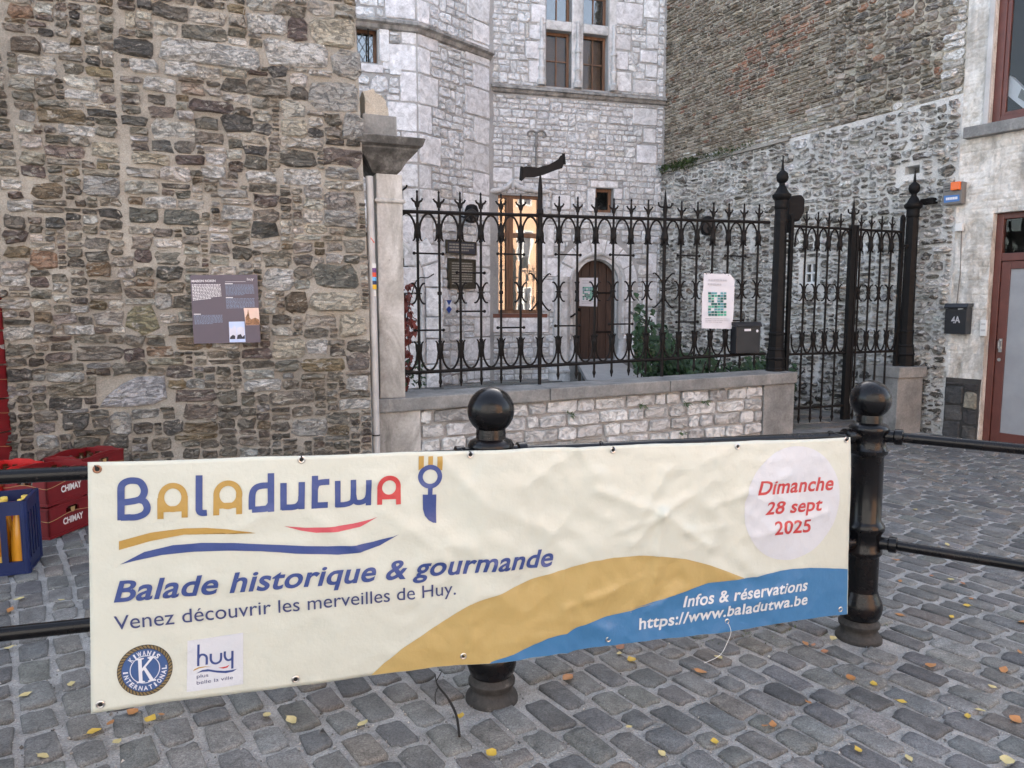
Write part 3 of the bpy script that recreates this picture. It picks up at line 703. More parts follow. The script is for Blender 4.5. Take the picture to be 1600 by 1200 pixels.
def house_main():
    rg = random.Random(44)
    uR = (Vector((SA.x, SA.y, 0)) - MAIN.O).dot(MAIN.D) - .002; uL = -2.06
    P = lambda x, y: MAIN.uv(x, y)
    tw = pxrect(MAIN, 759, 305, 845, 490); sw = pxrect(MAIN, 931, 294, 958, 332)
    d0 = MAIN.uv(900, 500); d1 = MAIN.uv(966, 500); dz0 = MAIN.uv(930, 562)[1]; dtop = MAIN.uv(933, 405)[1]
    doorr = (d0[0], dz0, d1[0], dtop)
    zsc = P(895, 148)[1]
    uw = [pxrect(MAIN, 853, 47, 893, 136), pxrect(MAIN, 911, 54, 950, 141)]
    upt = [(uw[0][0], P(873, 33)[1], uw[0][2], P(873, 33)[1] + 1.0), (uw[1][0], P(930, 38)[1], uw[1][2], P(930, 38)[1] + 1.0)]
    z1 = (uw[0][1] + uw[1][1]) / 2; z2 = (uw[0][3] + uw[1][3]) / 2; z3 = (upt[0][1] + upt[1][1]) / 2
    uw = [(uw[0][0], z1, uw[0][2], z2), (uw[1][0], z1, uw[1][2], z2)]; upt = [(uw[0][0], z3, uw[0][2], z3 + 1.0), (uw[1][0], z3, uw[1][2], z3 + 1.0)]
    holes = [tw, sw, doorr] + uw + upt
    hole_wall(house, 'wall', MAIN, uL, uR + .14, -.3, HT, holes, .30, M['mortar_white'])
    bm = bmesh.new(); box2(bm, (uL, .45, -.3), (uR + 1.5, 6, HT)); bm_obj('interior', bm, M['interior'], house)
    bm = bmesh.new(); prism(bm, [(0, HT), (0, HT + .12), (5.5, HT + 4.4), (11, HT + .12), (11, HT)], 0, 1, 'xz')
    for v in bm.verts: v.co = Vector(((uL - 6) if v.co.y < .5 else (uR + .5), v.co.x - .35, v.co.z))
    bm_obj('roof', bm, M['roof_slate'], house)
    # ashlar blocks read off the photograph (pixel boxes), then small coursed blocks round them
    Z = lambda a, b, c, d: (540 + a * .325, b * .325, 540 + c * .325, d * .325)
    ash = [Z(890,20,962,115),(826,39,852,62),Z(862,197,962,287),Z(880,292,955,402),Z(1295,12,1430,122),Z(1290,165,1370,242),Z(1295,247,1357,337),Z(1300,345,1375,442),Z(1447,102,1505,170),Z(1442,172,1502,240),Z(1415,242,1497,306),Z(1440,312,1497,376),Z(1380,385,1497,452),Z(1432,0,1507,90),Z(1378,520,1497,605),Z(1430,617,1492,690),Z(1395,697,1497,790),Z(1175,868,1312,903),Z(700,805,804,880),Z(808,805,1025,860),Z(990,935,1080,1010),Z(1288,905,1330,960),Z(1160,905,1200,1020),(846,350,866,400),(846,402,872,432),(846,436,868,488),(764,494,858,520),(858,535,870,556),(1010,395,1026,430),(1004,440,1026,480),(1012,486,1026,530),(974,520,1005,560)]
    pre = [(*pxrect(MAIN, *a), pick(rg, ASHPAL)) for a in ash]
    # voussoirs round the door
    dcx = (doorr[0] + doorr[2]) / 2; rad = (doorr[2] - doorr[0]) / 2; spring = dtop - rad
    def free(u, v):
        uu, vv = u + uL, v - .3
        for h in holes:
            if h[0] - .03 < uu < h[2] + .03 and h[1] - .03 < vv < h[3] + .03: return False
        if abs(vv - zsc) < .09: return False
        if math.hypot(uu - dcx, max(0, vv - spring)) < rad + .40 and vv > .4: return False
        if uw[0][0] - .12 < uu < uw[1][2] + .12 and uw[0][1] - .02 < vv < upt[0][3]: return False
        return True
    rows = [0]
    while rows[-1] < HT + .3: rows.append(rows[-1] + rg.uniform(.088, .130))
    def size(u, v):
        nx = [l for l in rows if l > v + .05]
        k = 1 if rg.random() < .12 and len(nx) > 1 else 0
        return rg.uniform(.12, .25), (nx[k] if nx else v + .12) - v
    rects = pack(uR - uL, HT + .25, .02, size, rg, [(a - uL, b + .3, c - uL, d + .3) for a, b, c, d, _ in pre], free, minw=.10)
    pcs = rects_to_pieces(rects, rg, lambda u, v: pick(rg, WHITEPAL, .9, 1.1, .01), .018, .18, .08, .020, (uL, -.3), inset=.84, rough=.6)
    emit(pcs, house, wallmap, MAIN.mat(), M['limestone'], 'stone', 'small_stones', 268)
    apcs = rects_to_pieces(pre, rg, None, .014, .05, .02, .020, inset=.94, rough=.15)
    # dressed stones of the door arch
    K = 7
    for k in range(K):
        a0, a1 = math.pi * k / K, math.pi * (k + 1) / K; r0, r1 = rad + .10, rad + .38
        cx, cy = dcx + math.cos((a0 + a1) / 2) * (r0 + r1) / 2, spring + math.sin((a0 + a1) / 2) * (r0 + r1) / 2
        am = (a0 + a1) / 2; e = .012
        pl = [(dcx + r0 * math.cos(a0 + e), spring + r0 * math.sin(a0 + e)), (dcx + r1 * math.cos(a0 + e), spring + r1 * math.sin(a0 + e)), (dcx + r1 * math.cos(am), spring + r1 * math.sin(am)), (dcx + r1 * math.cos(a1 - e), spring + r1 * math.sin(a1 - e)), (dcx + r0 * math.cos(a1 - e), spring + r0 * math.sin(a1 - e)), (dcx + r0 * math.cos(am), spring + r0 * math.sin(am))]
        v, f = make_piece(rg, cx, cy, [(x - cx, y - cy) for x, y in pl], .022, .93, .1); apcs.append((cx, cy, v, f, pick(rg, ASHPAL), .1))
    for side in (-1, 1):
        z = spring - .02
        while z > dz0 - .2:
            h = rg.uniform(.3, .45); x0, x1 = sorted((dcx + side * (rad + .10), dcx + side * (rad + rg.choice((.30, .42)))))
            if side < 0: x0 = max(x0, tw[2] + .34)
            apcs += rects_to_pieces([(x0, z - h, x1, z, pick(rg, ASHPAL))], rg, None, .014, .05, .02, .022, inset=.94, rough=.1); z -= h
    # blocks up beside the upper window
    emit(apcs, house, wallmap, MAIN.mat(), M['ashlar'], 'ashlar_block', 'ashlar_blocks', 200)
    # string course with drip
    prof = [(.0, -.07), (.05, -.05), (.075, -.01), (.12, .0), (.12, .035), (.03, .075), (0, .08)]
    bm = bmesh.new(); sweep(bm, prof, [(uL + .02, 0, zsc), (uR, 0, zsc)]); bm_obj('string_course', bm, M['string_stone'], house)
    # mullioned upper window
    cz0 = uw[0][1]; win = empty('mullioned_window'); win.parent = house
    bm = bmesh.new(); a, b = uw[0][2], uw[1][0]
    box2(bm, (a, -.01, cz0 - .001), (b, .22, upt[0][3])); box2(bm, (uw[0][0] - .001, -.012, z2), (a, .22, z3)); box2(bm, (b, -.012, z2), (uw[1][2] + .001, .22, z3)); bm_obj('stone_cross', bm, M['carved_stone'], win, bevel=.03)
    for x in (uw[0][0] - .09, (a + b) / 2, uw[1][2] + .10):
        bm = bmesh.new(); lathe(bm, [(.075, 0), (.085, .03), (.085, .09), (.055, .12), (.05, .26), (.065, .28), (.065, .32), (.045, .34), (.042, .6), (.06, .62), (.06, .66), (.03, .70), (.03, 1.15)], 12, (x, -.035, cz0)); bm_obj('colonnette', bm, M['carved_stone'], win, smooth=True)
    bm = bmesh.new()
    for x in (uw[0][0] - .17, uw[1][2] + .02): box2(bm, (x, -.012, cz0), (x + .15, .05, upt[0][3]))
    bm_obj('jamb', bm, M['carved_stone'], win, bevel=.01)
    def casement(parent, r, nx, ny, wm, y=.14, fr=.05, bar=.022, gl='window_glass', back=None):
        f = bmesh.new(); a, b, c, d = r
        box2(f, (a, y, b), (a + fr, y + .06, d)); box2(f, (c - fr, y, b), (c, y + .06, d)); box2(f, (a + fr, y, b), (c - fr, y + .06, b + fr)); box2(f, (a + fr, y, d - fr), (c - fr, y + .06, d))
        o = bm_obj('window_frame', f, M[wm], parent, bevel=.004)
        g = bmesh.new(); A, B, C, D = a + fr, b + fr, c - fr, d - fr
        for k in range(1, nx): x = A + (C - A) * k / nx; box2(g, (x - bar / 2, y + .012, B), (x + bar / 2, y + .04, D))
        bm_obj('glazing_bar', g, M[wm], parent) if nx > 1 else g.free()
        g = bmesh.new()
        for k in range(1, ny): z = B + (D - B) * k / ny; box2(g, (A, y + .014, z - bar / 2), (C, y + .042, z + bar / 2))
        bm_obj('glazing_bar', g, M[wm], parent) if ny > 1 else g.free()
        for i in range(nx):
            for j in range(ny):
                g = bmesh.new(); box2(g, (A + (C - A) * i / nx, y + .026, B + (D - B) * j / ny), (A + (C - A) * (i + 1) / nx, y + .030, B + (D - B) * (j + 1) / ny)); bm_obj('pane', g, M[gl], parent)
        if back:
            g = bmesh.new(); box2(g, (A, y + .09, B), (C, y + .10, D)); bm_obj('blind', g, M[back], parent)
    for r in upt: casement(win, r, 2, 2, 'window_wood', gl='old_window_glass')
    for r in uw: casement(win, r, 2, 2, 'window_wood', back='shutter_slats')
    # small window
    w2 = empty('small_window'); w2.parent = house; casement(w2, sw, 1, 1, 'window_wood', fr=.06, y=.10)
    # tall ground-floor window: outer frame, two lights over two
    w3 = empty('tall_window'); w3.parent = house
    a, b, c, d = tw; mx = MAIN.uv(797, 400)[0]; mz = MAIN.uv(800, 367)[1]; y = .055
    f = bmesh.new()
    for q in ((a, b, a + .03, d), (c - .05, b, c, d), (a, b, c, b + .07), (a, d - .05, c, d)): box2(f, (q[0], y - .01, q[1]), (q[2], y + .07, q[3]))
    bm_obj('window_frame', f, M['window_wood'], w3, bevel=.005)
    f = bmesh.new(); box2(f, (mx - .065, y - .03, b + .07), (mx + .065, y + .06, d - .05)); box2(f, (mx - .02, y - .05, b + .07), (mx + .02, y - .03, d - .05)); bm_obj('mullion', f, M['window_wood'], w3, bevel=.005)
    f = bmesh.new(); box2(f, (a + .03, y - .02, mz - .04), (mx - .066, y + .06, mz + .04)); box2(f, (mx + .066, y - .02, mz - .04), (c - .05, y + .06, mz + .04)); bm_obj('transom', f, M['window_wood'], w3, bevel=.005)
    for x0, x1 in ((a + .03, mx - .065), (mx + .065, c - .05)):
        for z0, z1_ in ((b + .07, mz - .04), (mz + .04, d - .05)):
            g = bmesh.new(); box2(g, (x0, y + .03, z0), (x1, y + .034, z1_)); bm_obj('pane', g, M['old_window_glass'], w3)
    g = bmesh.new(); box2(g, (mx + .07, y + .10, b), (c - .05, y + .11, d)); box2(g, (a, y + .10, b), (mx - .06, y + .11, b + .9)); bm_obj('curtain', g, M['curtain'], w3)
    # moulded jamb, sill and ogee hood
    f = bmesh.new()
    for k, (o, yy) in enumerate(((.02, -.01), (.06, .03), (.10, -.02))): box2(f, (c + o - .02, yy, b - .02), (c + o + .025, .08, d + .12))
    bm_obj('jamb', f, M['carved_stone'], w3, bevel=.008)
    f = bmesh.new(); box2(f, (a - .02, -.035, b - .075), (c + .12, .14, b - .003)); bm_obj('sill', f, M['red_brown_paint'], w3, bevel=.004)
    hp = [(560 + x * .25, 280 + yy * .25) for x, yy in ((820, 76), (850, 72), (890, 66), (925, 52), (950, 28), (966, 6), (982, 28), (1010, 52), (1050, 64), (1100, 70), (1180, 72))]
    hp = [MAIN.uv(x, yy, .05) for x, yy in hp]; f = bmesh.new(); tube(f, [(u, -.02, v) for u, v in hp], .05, 10); e = MAIN.uv(855, 300)
    tube(f, [(hp[-1][0], -.02, hp[-1][1]), (e[0] + .06, -.02, hp[-1][1] - .03), (e[0] + .04, -.02, hp[-1][1] - .12)], [.05, .045, .02], 10)
    tube(f, [(hp[5][0], -.03, hp[5][1]), (hp[5][0], -.03, hp[5][1] - .16)], [.05, .03], 8); bm_obj('hood_mould', f, M['carved_stone'], w3, smooth=True)
    # round-headed door: planks, hinges, moulded surround
    dr = empty('arched_door'); dr.parent = house; npl = 5
    def arch_v(x): t = (x - dcx) / rad; return spring + rad * math.sqrt(max(0, 1 - min(1, t * t)))
    for k in range(npl):
        x0 = dcx - rad + 2 * rad * k / npl + .004; x1 = dcx - rad + 2 * rad * (k + 1) / npl - .004
        pl = [(x0, dz0)] + [(x1, dz0)] + [(x1 + (x0 - x1) * i / 6, arch_v(x1 + (x0 - x1) * i / 6) - .004) for i in range(7)]
        f = bmesh.new(); prism(f, pl, .20, .25); bm_obj('plank', f, M['oak_door'], dr, bevel=.005)
    f = bmesh.new()
    for z in (dz0 + .5, dz0 + 1.25): box2(f, (dcx + .02, .185, z), (dcx + rad - .01, .198, z + .035))
    bm_obj('strap_hinge', f, M['rusty_iron'], dr)
    f = bmesh.new(); sphere(f, (dcx - rad * .7, .18, dz0 + .95), .03); bm_obj('knob', f, M['rusty_iron'], dr, smooth=True)
    for rr, yy, th in ((rad + .015, .12, .035), (rad + .06, .05, .035), (rad + .105, .0, .04)):
        pts = [(dcx + rr, yy, dz0 + .5), (dcx + rr, yy, spring - .01)] + [(dcx + rr * math.cos(t), yy, spring + rr * math.sin(t)) for t in [math.pi * i / 16 for i in range(17)]] + [(dcx - rr, yy, dz0 + .5)]
        f = bmesh.new(); tube(f, pts, th, 8); bm_obj('arch_moulding', f, M['carved_stone'], dr, smooth=True)
    # spandrels behind the round head so the square opening is closed
    f = bmesh.new(); n = 12
    for s in (-1, 1):
        pl = [(dcx + s * rad, dtop), (dcx, dtop)] + [(dcx + s * rad * math.sin(math.pi / 2 * i / n), spring + rad * math.cos(math.pi / 2 * i / n)) for i in range(1, n + 1)]
        prism(f, pl if s < 0 else pl[::-1], .004, .26)
    bm_obj('spandrel', f, M['carved_stone'], dr)
    f = bmesh.new()
    for s in (-1, 1): lathe(f, [(.15, 0), (.15, .1), (.12, .16), (.085, .22), (.075, .5)], 12, (dcx + s * (rad + .07), -.02, dz0 - .1))
    bm_obj('jamb_base', f, M['carved_stone'], dr, smooth=True)
    f = bmesh.new(); box2(f, (dcx - rad - .2, -.25, dz0 - .5), (dcx + rad + .25, .2, dz0 - .004)); bm_obj('door_step', f, M['bluestone'], dr, bevel=.01)
    # notice on the door
    c4 = [MAIN.uv(*p, -.18) for p in ((904, 479), (934, 479), (934, 433), (905, 433))]
    return dict(tw=tw, dcx=dcx, rad=rad, dz0=dz0, zsc=zsc, spring=spring)
HM = house_main()

turret = empty('stair_turret', Matrix.Translation(Vector((T1.x, T1.y, 0))), 'angular pale stone stair turret with a sooty moulding, left of the tall window', 'turret')
def stair_turret():
    rg = random.Random(55)
    z_e = TA.uv(660, 45)[1]
    wl = pxrect(TA, 540, 41, 590, 97)
    arch = (TA.uv(560, 400)[0], -.3, TA.uv(652, 400)[0], TA.uv(620, 355)[1])
    for pl, u0, u1, holes in ((TA, -4.2, 0.0, [wl, (arch[0], arch[1], arch[2], arch[3])]), (TB, 0.0, TB_LEN + .25, [])):
        f = hole_wall(None, 'wall', pl, u0, u1, -.3, HT + 1.4, holes, .35, M['mortar_white']); f.matrix_world = pl.mat(); f.parent = turret; f.matrix_parent_inverse = turret.matrix_world.inverted()
    hold = {}
    for nm, pl in (('a', TA), ('b', TB)):
        e = empty('turret_face', pl.mat()); e.parent = turret; e.matrix_parent_inverse = turret.matrix_world.inverted(); hold[nm] = e
    # quoins at both edges
    pre = {'a': [], 'b': []}; z = -.2; k = 0
    while z < HT + 1:
        h = rg.uniform(.34, .50); wa, wb = (.50, .28) if k % 2 else (.26, .46)
        pre['a'].append((-wa * rg.uniform(.9, 1.1), z, -.004, z + h, pick(rg, ASHPAL))); pre['b'].append((.004, z, wb * rg.uniform(.9, 1.1), z + h, pick(rg, ASHPAL)))
        wb2 = (.62, .38)[k % 2] * rg.uniform(.85, 1.1); pre['b'].append((TB_LEN - wb2, z + .05, TB_LEN + .02, z + h + .05 - .001, pick(rg, ASHPAL)))
        z += h; k += 1
    pre['a'] += [(*pxrect(TA, *q), pick(rg, ASHPAL)) for q in ((592, 44, 608, 98), (562, 100, 600, 114), (608, 104, 628, 118))]
    rows = [0]
    while rows[-1] < HT + 1.7: rows.append(rows[-1] + rg.uniform(.105, .165))
    def size(u, v):
        nx = [l for l in rows if l > v + .06]; k = 1 if rg.random() < .15 and len(nx) > 1 else 0
        return rg.uniform(.14, .32), (nx[k] if nx else v + .15) - v
    zs = lambda v: abs(v - z_e) < .09
    acx, arad = arch[2] - .95, .95; aspring = arch[3] - .95
    for nm, pl, u0, u1 in (('a', TA, -4.2, 0.0), ('b', TB, 0.0, TB_LEN)):
        def free(u, v, u0=u0, nm=nm):
            uu, vv = u + u0, v - .3
            if zs(vv): return False
            if nm == 'a':
                if wl[0] - .02 < uu < wl[2] + .02 and wl[1] - .02 < vv < wl[3] + .05: return False
                if arch[0] < uu < arch[2] + .32 and vv < arch[3] - .3: return False
                if arch[0] < uu < arch[2] + .1 and vv < arch[3] + .05: return False
            return True
        rects = pack(u1 - u0, HT + 1.6, .02, size, rg, [(a - u0, b + .3, c - u0, d + .3) for a, b, c, d, _ in pre[nm]], free, minw=.11)
        pcs = rects_to_pieces(rects, rg, lambda u, v: pick(rg, WHITEPAL, .9, 1.1, .01), .022, .20, .09, .024, (u0, -.3), inset=.84, rough=.6)
        emit(pcs, hold[nm], wallmap, pl.mat(), M['limestone'], 'stone', 'small_stones', 150)
        emit(rects_to_pieces(pre[nm], rg, None, .014, .04, .02, .020, inset=.95, rough=.12), hold[nm], wallmap, pl.mat(), M['ashlar'], 'ashlar_block', 'ashlar_blocks', 90)
    # moulding that follows the faces and steps down on the right-hand face
    prof = [(.0, -.09), (.04, -.07), (.07, -.02), (.13, .0), (.13, .04), (.03, .09), (0, .10)]
    pa = TA.P(-4.2, z_e); pb = TB.P(TB_LEN + .04, z_e)
    off = Vector((T1.x, T1.y, 0))
    bm = bmesh.new(); sweep(bm, prof, [pa - off, Vector((0, 0, z_e)), pb - off]); bm_obj('string_course', bm, M['string_stone'], turret)
    # leaded little window
    W = empty('leaded_window'); W.parent = hold['a']
    a, b, c, d = wl; f = bmesh.new()
    for q in ((a, b, a + .05, d), (c - .05, b, c, d), (a, b, c, b + .05), (a, d - .05, c, d)): box2(f, (q[0], .14, q[1]), (q[2], .20, q[3]))
    bm_obj('window_frame', f, M['window_wood'], W); f = bmesh.new(); box2(f, (a, .17, b), (c, .174, d)); bm_obj('pane', f, M['old_window_glass'], W)
    f = bmesh.new(); s = .11
    for k in range(-8, 12):
        for sg in (1, -1):
            x0 = a + k * s; p0, p1 = (x0, .165, b), (x0 + sg * (d - b) * .6, .165, d)
            tube(f, [p0, p1], .005, 4)
    bmesh.ops.bisect_plane(f, geom=f.verts[:] + f.edges[:] + f.faces[:], plane_co=(a + .04, 0, 0), plane_no=(-1, 0, 0), clear_outer=True); bmesh.ops.bisect_plane(f, geom=f.verts[:] + f.edges[:] + f.faces[:], plane_co=(c - .04, 0, 0), plane_no=(1, 0, 0), clear_outer=True)
    bm_obj('lead_lattice', f, M['steel'], W)
    f = bmesh.new()
    for x in (a + (c - a) * .35, a + (c - a) * .72): tube(f, [(x, .05, b - .02), (x, .05, d + .02)], .012, 6)
    bm_obj('iron_bar', f, M['rusty_iron'], W); f = bmesh.new(); box2(f, (a - .05, .36, b - .1), (c + .05, .4, d + .1)); bm_obj('dark_room', f, M['interior'], W)
    # pointed doorway: opening with mouldings
    Dn = empty('pointed_doorway'); Dn.parent = hold['a']; n = 14; top = arch[3]; x1 = arch[2]; cx = acx
    def ogive(o): return [(x1 + o, -.3), (x1 + o, aspring)] + [(cx + (arad + o) * math.cos(t), aspring + (arad + o) * math.sin(t) * 1.0) for t in [math.pi / 2 * i / n for i in range(n + 1)]]
    f = bmesh.new(); pl_ = ogive(0)[1:] + [(x1, top)]; prism(f, pl_[::-1], .004, .33); bm_obj('spandrel', f, M['carved_stone'], Dn)
    for o, y, r in ((-.03, .10, .04), (.02, .03, .035), (.07, -.0, .04)):
        f = bmesh.new(); tube(f, [(q[0], y, q[1]) for q in ogive(o)], r, 8); bm_obj('arch_moulding', f, M['carved_stone'], Dn, smooth=True)
    f = bmesh.new(); box2(f, (arch[0] - .1, .31, -.3), (x1 + .02, .34, top)); bm_obj('door_leaf', f, M['dark_wood'], Dn)
    rg2 = random.Random(3); q = []
    for k in range(5):
        a0, a1 = math.pi / 2 * k / 5, math.pi / 2 * (k + 1) / 5; r0, r1 = arad + .12, arad + .42; e = .008; am = (a0 + a1) / 2
        P6 = [(r0, a0 + e), (r1, a0 + e), (r1, am), (r1, a1 - e), (r0, a1 - e), (r0, am)]; P6 = [(cx + r * math.cos(t), aspring + r * math.sin(t)) for r, t in P6]
        mx, mz = sum(p[0] for p in P6) / 6, sum(p[1] for p in P6) / 6
        v, fc = make_piece(rg2, mx, mz, [(p[0] - mx, p[1] - mz) for p in P6], .024, .94, .1); q.append((mx, mz, v, fc, pick(rg2, ASHPAL), 1))
    zz = aspring
    while zz > -.2:
        h = rg2.uniform(.35, .5); q += rects_to_pieces([(x1 + .12, zz - h, x1 + rg2.choice((.34, .42)), zz, pick(rg2, ASHPAL))], rg2, None, .014, .04, .02, .024, inset=.95, rough=.1); zz -= h
    emit(q, Dn, wallmap, TA.mat(), M['ashlar'], 'ashlar_block', 'ashlar_blocks', 90)
stair_turret()

# ------------------------------------------------------------------ long side wall of brick above, peeling whitewashed rubble below
def side_wall():
    rg = random.Random(66); L = SIDE_LEN; H = 9.5
    root = empty('side_wall', SIDE.mat(), 'long side wall of dark old brick above and peeling whitewashed rubble below, right of the courtyard', 'wall')
    zl = SIDE.uv(1040, 268)[1]; uB = SIDE.uv(1240, 190)[0]
    win = pxrect(SIDE, 1254, 409, 1277, 444); hole = pxrect(SIDE, 1414, 259, 1437, 272)
    bm = bmesh.new(); 
    def ledge(u):   # ledge height: level at first, then the whitewash climbs towards the street
        return zl + .10 * noise.noise(Vector((u * 1.2, 0, 0))) * (1 if u > .9 else .2)
    ml = hole_wall(root, 'mortar', SIDE, 0, L, -.3, zl, [win, hole], .35, M['mortar_lime'])
    bm = bmesh.new(); box2(bm, (0, .035, zl), (L - .02, .4, H)); bm_obj('upper_wall', bm, M['mortar_old'], root)
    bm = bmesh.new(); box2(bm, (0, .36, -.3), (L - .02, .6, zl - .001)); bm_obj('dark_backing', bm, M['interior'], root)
    # lower rubble
    def free(u, v):
        v -= .3
        for h in (win, hole):
            if h[0] - .05 < u < h[2] + .05 and h[1] - .05 < v < h[3] + .05: return False
        return True
    def size(u, v):
        r = rg.random()
        return (rg.uniform(.14, .34), rg.uniform(.08, .17)) if r < .6 else (rg.uniform(.09, .18), rg.uniform(.05, .10))
    rects = pack(L, zl + .28, .02, size, rg, (), free, minw=.07, ratio=.9)
    pal = [(4, (.28, .262, .228)), (3, (.37, .35, .31)), (1.5, (.20, .188, .165)), (2, (.52, .50, .46)), (1.4, (.72, .705, .675)), (.4, (.36, .27, .20))]
    palw = [(2.4, (.32, .30, .265)), (3, (.56, .54, .505)), (5, (.80, .785, .76)), (.6, (.22, .205, .18))]
    palm = [(4, (.12, .115, .10)), (2, (.17, .16, .14)), (1, (.28, .26, .23))]
    def colf(u, v):
        k = noise.noise(Vector((u * .8, v * .9, 4)))
        if v < .75 + .2 * k: return pick(rg, palm)
        return pick(rg, palw if v > zl - 1.2 + k * .8 or u > L - 1.2 else pal)
    pcs = rects_to_pieces(rects, rg, colf, .030, .30, .16, .045, (0, -.3), inset=.68, rough=.9, mingap=.025)
    emit(pcs, root, wallmap, SIDE.mat(), M['whitewashed'], 'stone', 'small_stones', 300)
    # upper part: brick courses left of the toothed joint, rubble right of it
    uj = SIDE.uv(1290, 150)[0]; u1 = SIDE.uv(1112, 150)[0]
    wedge = lambda u: zl + .02 + max(0, u - uj + .5) * .22
    bp = [(5, (.235, .195, .150)), (3, (.305, .258, .20)), (1.6, (.16, .138, .108)), (2, (.40, .355, .29)), (.5, (.26, .15, .105))]
    bo = [(2, (.38, .19, .125)), (2, (.28, .16, .115)), (5, (.18, .15, .12)), (1, (.45, .29, .21))]
    def bsize(u, v): return rg.uniform(.17, .22) if rg.random() < .6 else rg.uniform(.09, .12), .06
    step = lambda v: uj + .13 * (int(v / .30) % 2)
    def bfree(u, v): return u < step(v)
    br = pack(uj + .3, H - zl, .015, bsize, rg, (), bfree, minw=.06)
    def bcol(u, v):
        du = u - SIDE.uv(1195, 85)[0]; dv = v - SIDE.uv(1195, 85)[1]
        a = noise.noise(Vector((u * 1.5, v * 1.5, 7)))
        if v < zl + .06 + max(0, u - 1.6) * .09 + .35 * noise.noise(Vector((u * 1.8, v * 2, 6))): return pick(rg, [(3, (.58, .56, .53)), (2, (.44, .41, .36)), (1, (.26, .23, .19))])
        return pick(rg, bo if (dv - du * .35) ** 2 * 2.2 + du ** 2 * .25 < .32 + a * .35 or a > .62 else bp)
    bpcs = rects_to_pieces(br, rg, bcol, .016, .10, .10, .026, (0, zl + .01), inset=.84, rough=.7, mingap=.02)
    def rsize(u, v):
        return (rg.uniform(.12, .30), rg.uniform(.06, .13))
    def rfree(u, v): return u + uj - .1 > step(v) - .004
    rr = pack(L - uj + .08, H - zl, .02, rsize, rg, (), rfree, minw=.07, ratio=.9)
    rpal = [(4, (.23, .202, .168)), (3, (.31, .275, .228)), (1.6, (.16, .148, .132)), (1.8, (.44, .40, .34)), (.5, (.36, .20, .13))]
    rw = [(6, (.78, .77, .75)), (3, (.58, .56, .53)), (1.5, (.30, .28, .25))]
    W0, W1 = SIDE.uv(1290, 200), SIDE.uv(1462, 150)
    def rcol(u, v):
        (ua, va), (ub_, vb) = W0, W1
        lim = va + (vb - va) * (u - ua) / (ub_ - ua) + .50 * noise.noise(Vector((u * 1.7, v * 1.7, 2)))
        return pick(rg, rw if v < lim or u > L - .25 else rpal)
    rpcs = rects_to_pieces(rr, rg, rcol, .014, .28, .12, .045, (uj - .1, zl + .01), inset=.68, rough=.8, mingap=.025)
    emit(bpcs, root, lambda a, b, c: (a, .035 - c, b), SIDE.mat(), M['old_brick'], 'brick', 'bricks', 300)
    emit(rpcs, root, lambda a, b, c: (a, .035 - c, b), SIDE.mat(), M['old_brick'], 'upper_stone', 'upper_stones', 200)
    # ledge where the lower wall is thicker
    bm = bmesh.new(); u2 = SIDE.uv(1235, 215)[0]; n = 30; prev = None
    for i in range(n + 1):
        u = u2 * i / n; o = .03 + .03 * noise.noise(Vector((u * 3, 1, 0))); h = .03 + .02 * noise.noise(Vector((u * 4, 5, 0)))
        r_ = [bm.verts.new(q) for q in ((u, .10, zl - .03), (u, -o - .03, zl - .03), (u, -o - .02, zl + h * .5), (u, .10, zl + h + .05))]
        if prev:
            for k in range(3): bm.faces.new((prev[k], r_[k], r_[k+1], prev[k+1]))
        prev = r_
    bm_obj('ledge', bm, M['mortar_brown'], root)
    # small white cross window
    W = empty('small_white_window'); W.parent = root; a, b, c, d = win; f = bmesh.new(); fr = .035; mx, mz = (a + c) / 2, (b + d) / 2
    for q in ((a, b, a + fr, d), (c - fr, b, c, d), (a, b, c, b + fr), (a, d - fr, c, d), (mx - .014, b, mx + .014, d), (a, mz - .014, c, mz + .014)): box2(f, (q[0], .04, q[1]), (q[2], .09, q[3]))
    bm_obj('window_frame', f, M['white_paint'], W); f = bmesh.new(); box2(f, (a, .06, b), (c, .064, d)); bm_obj('pane', f, M['window_glass'], W)
    return zl
ZL = side_wall()

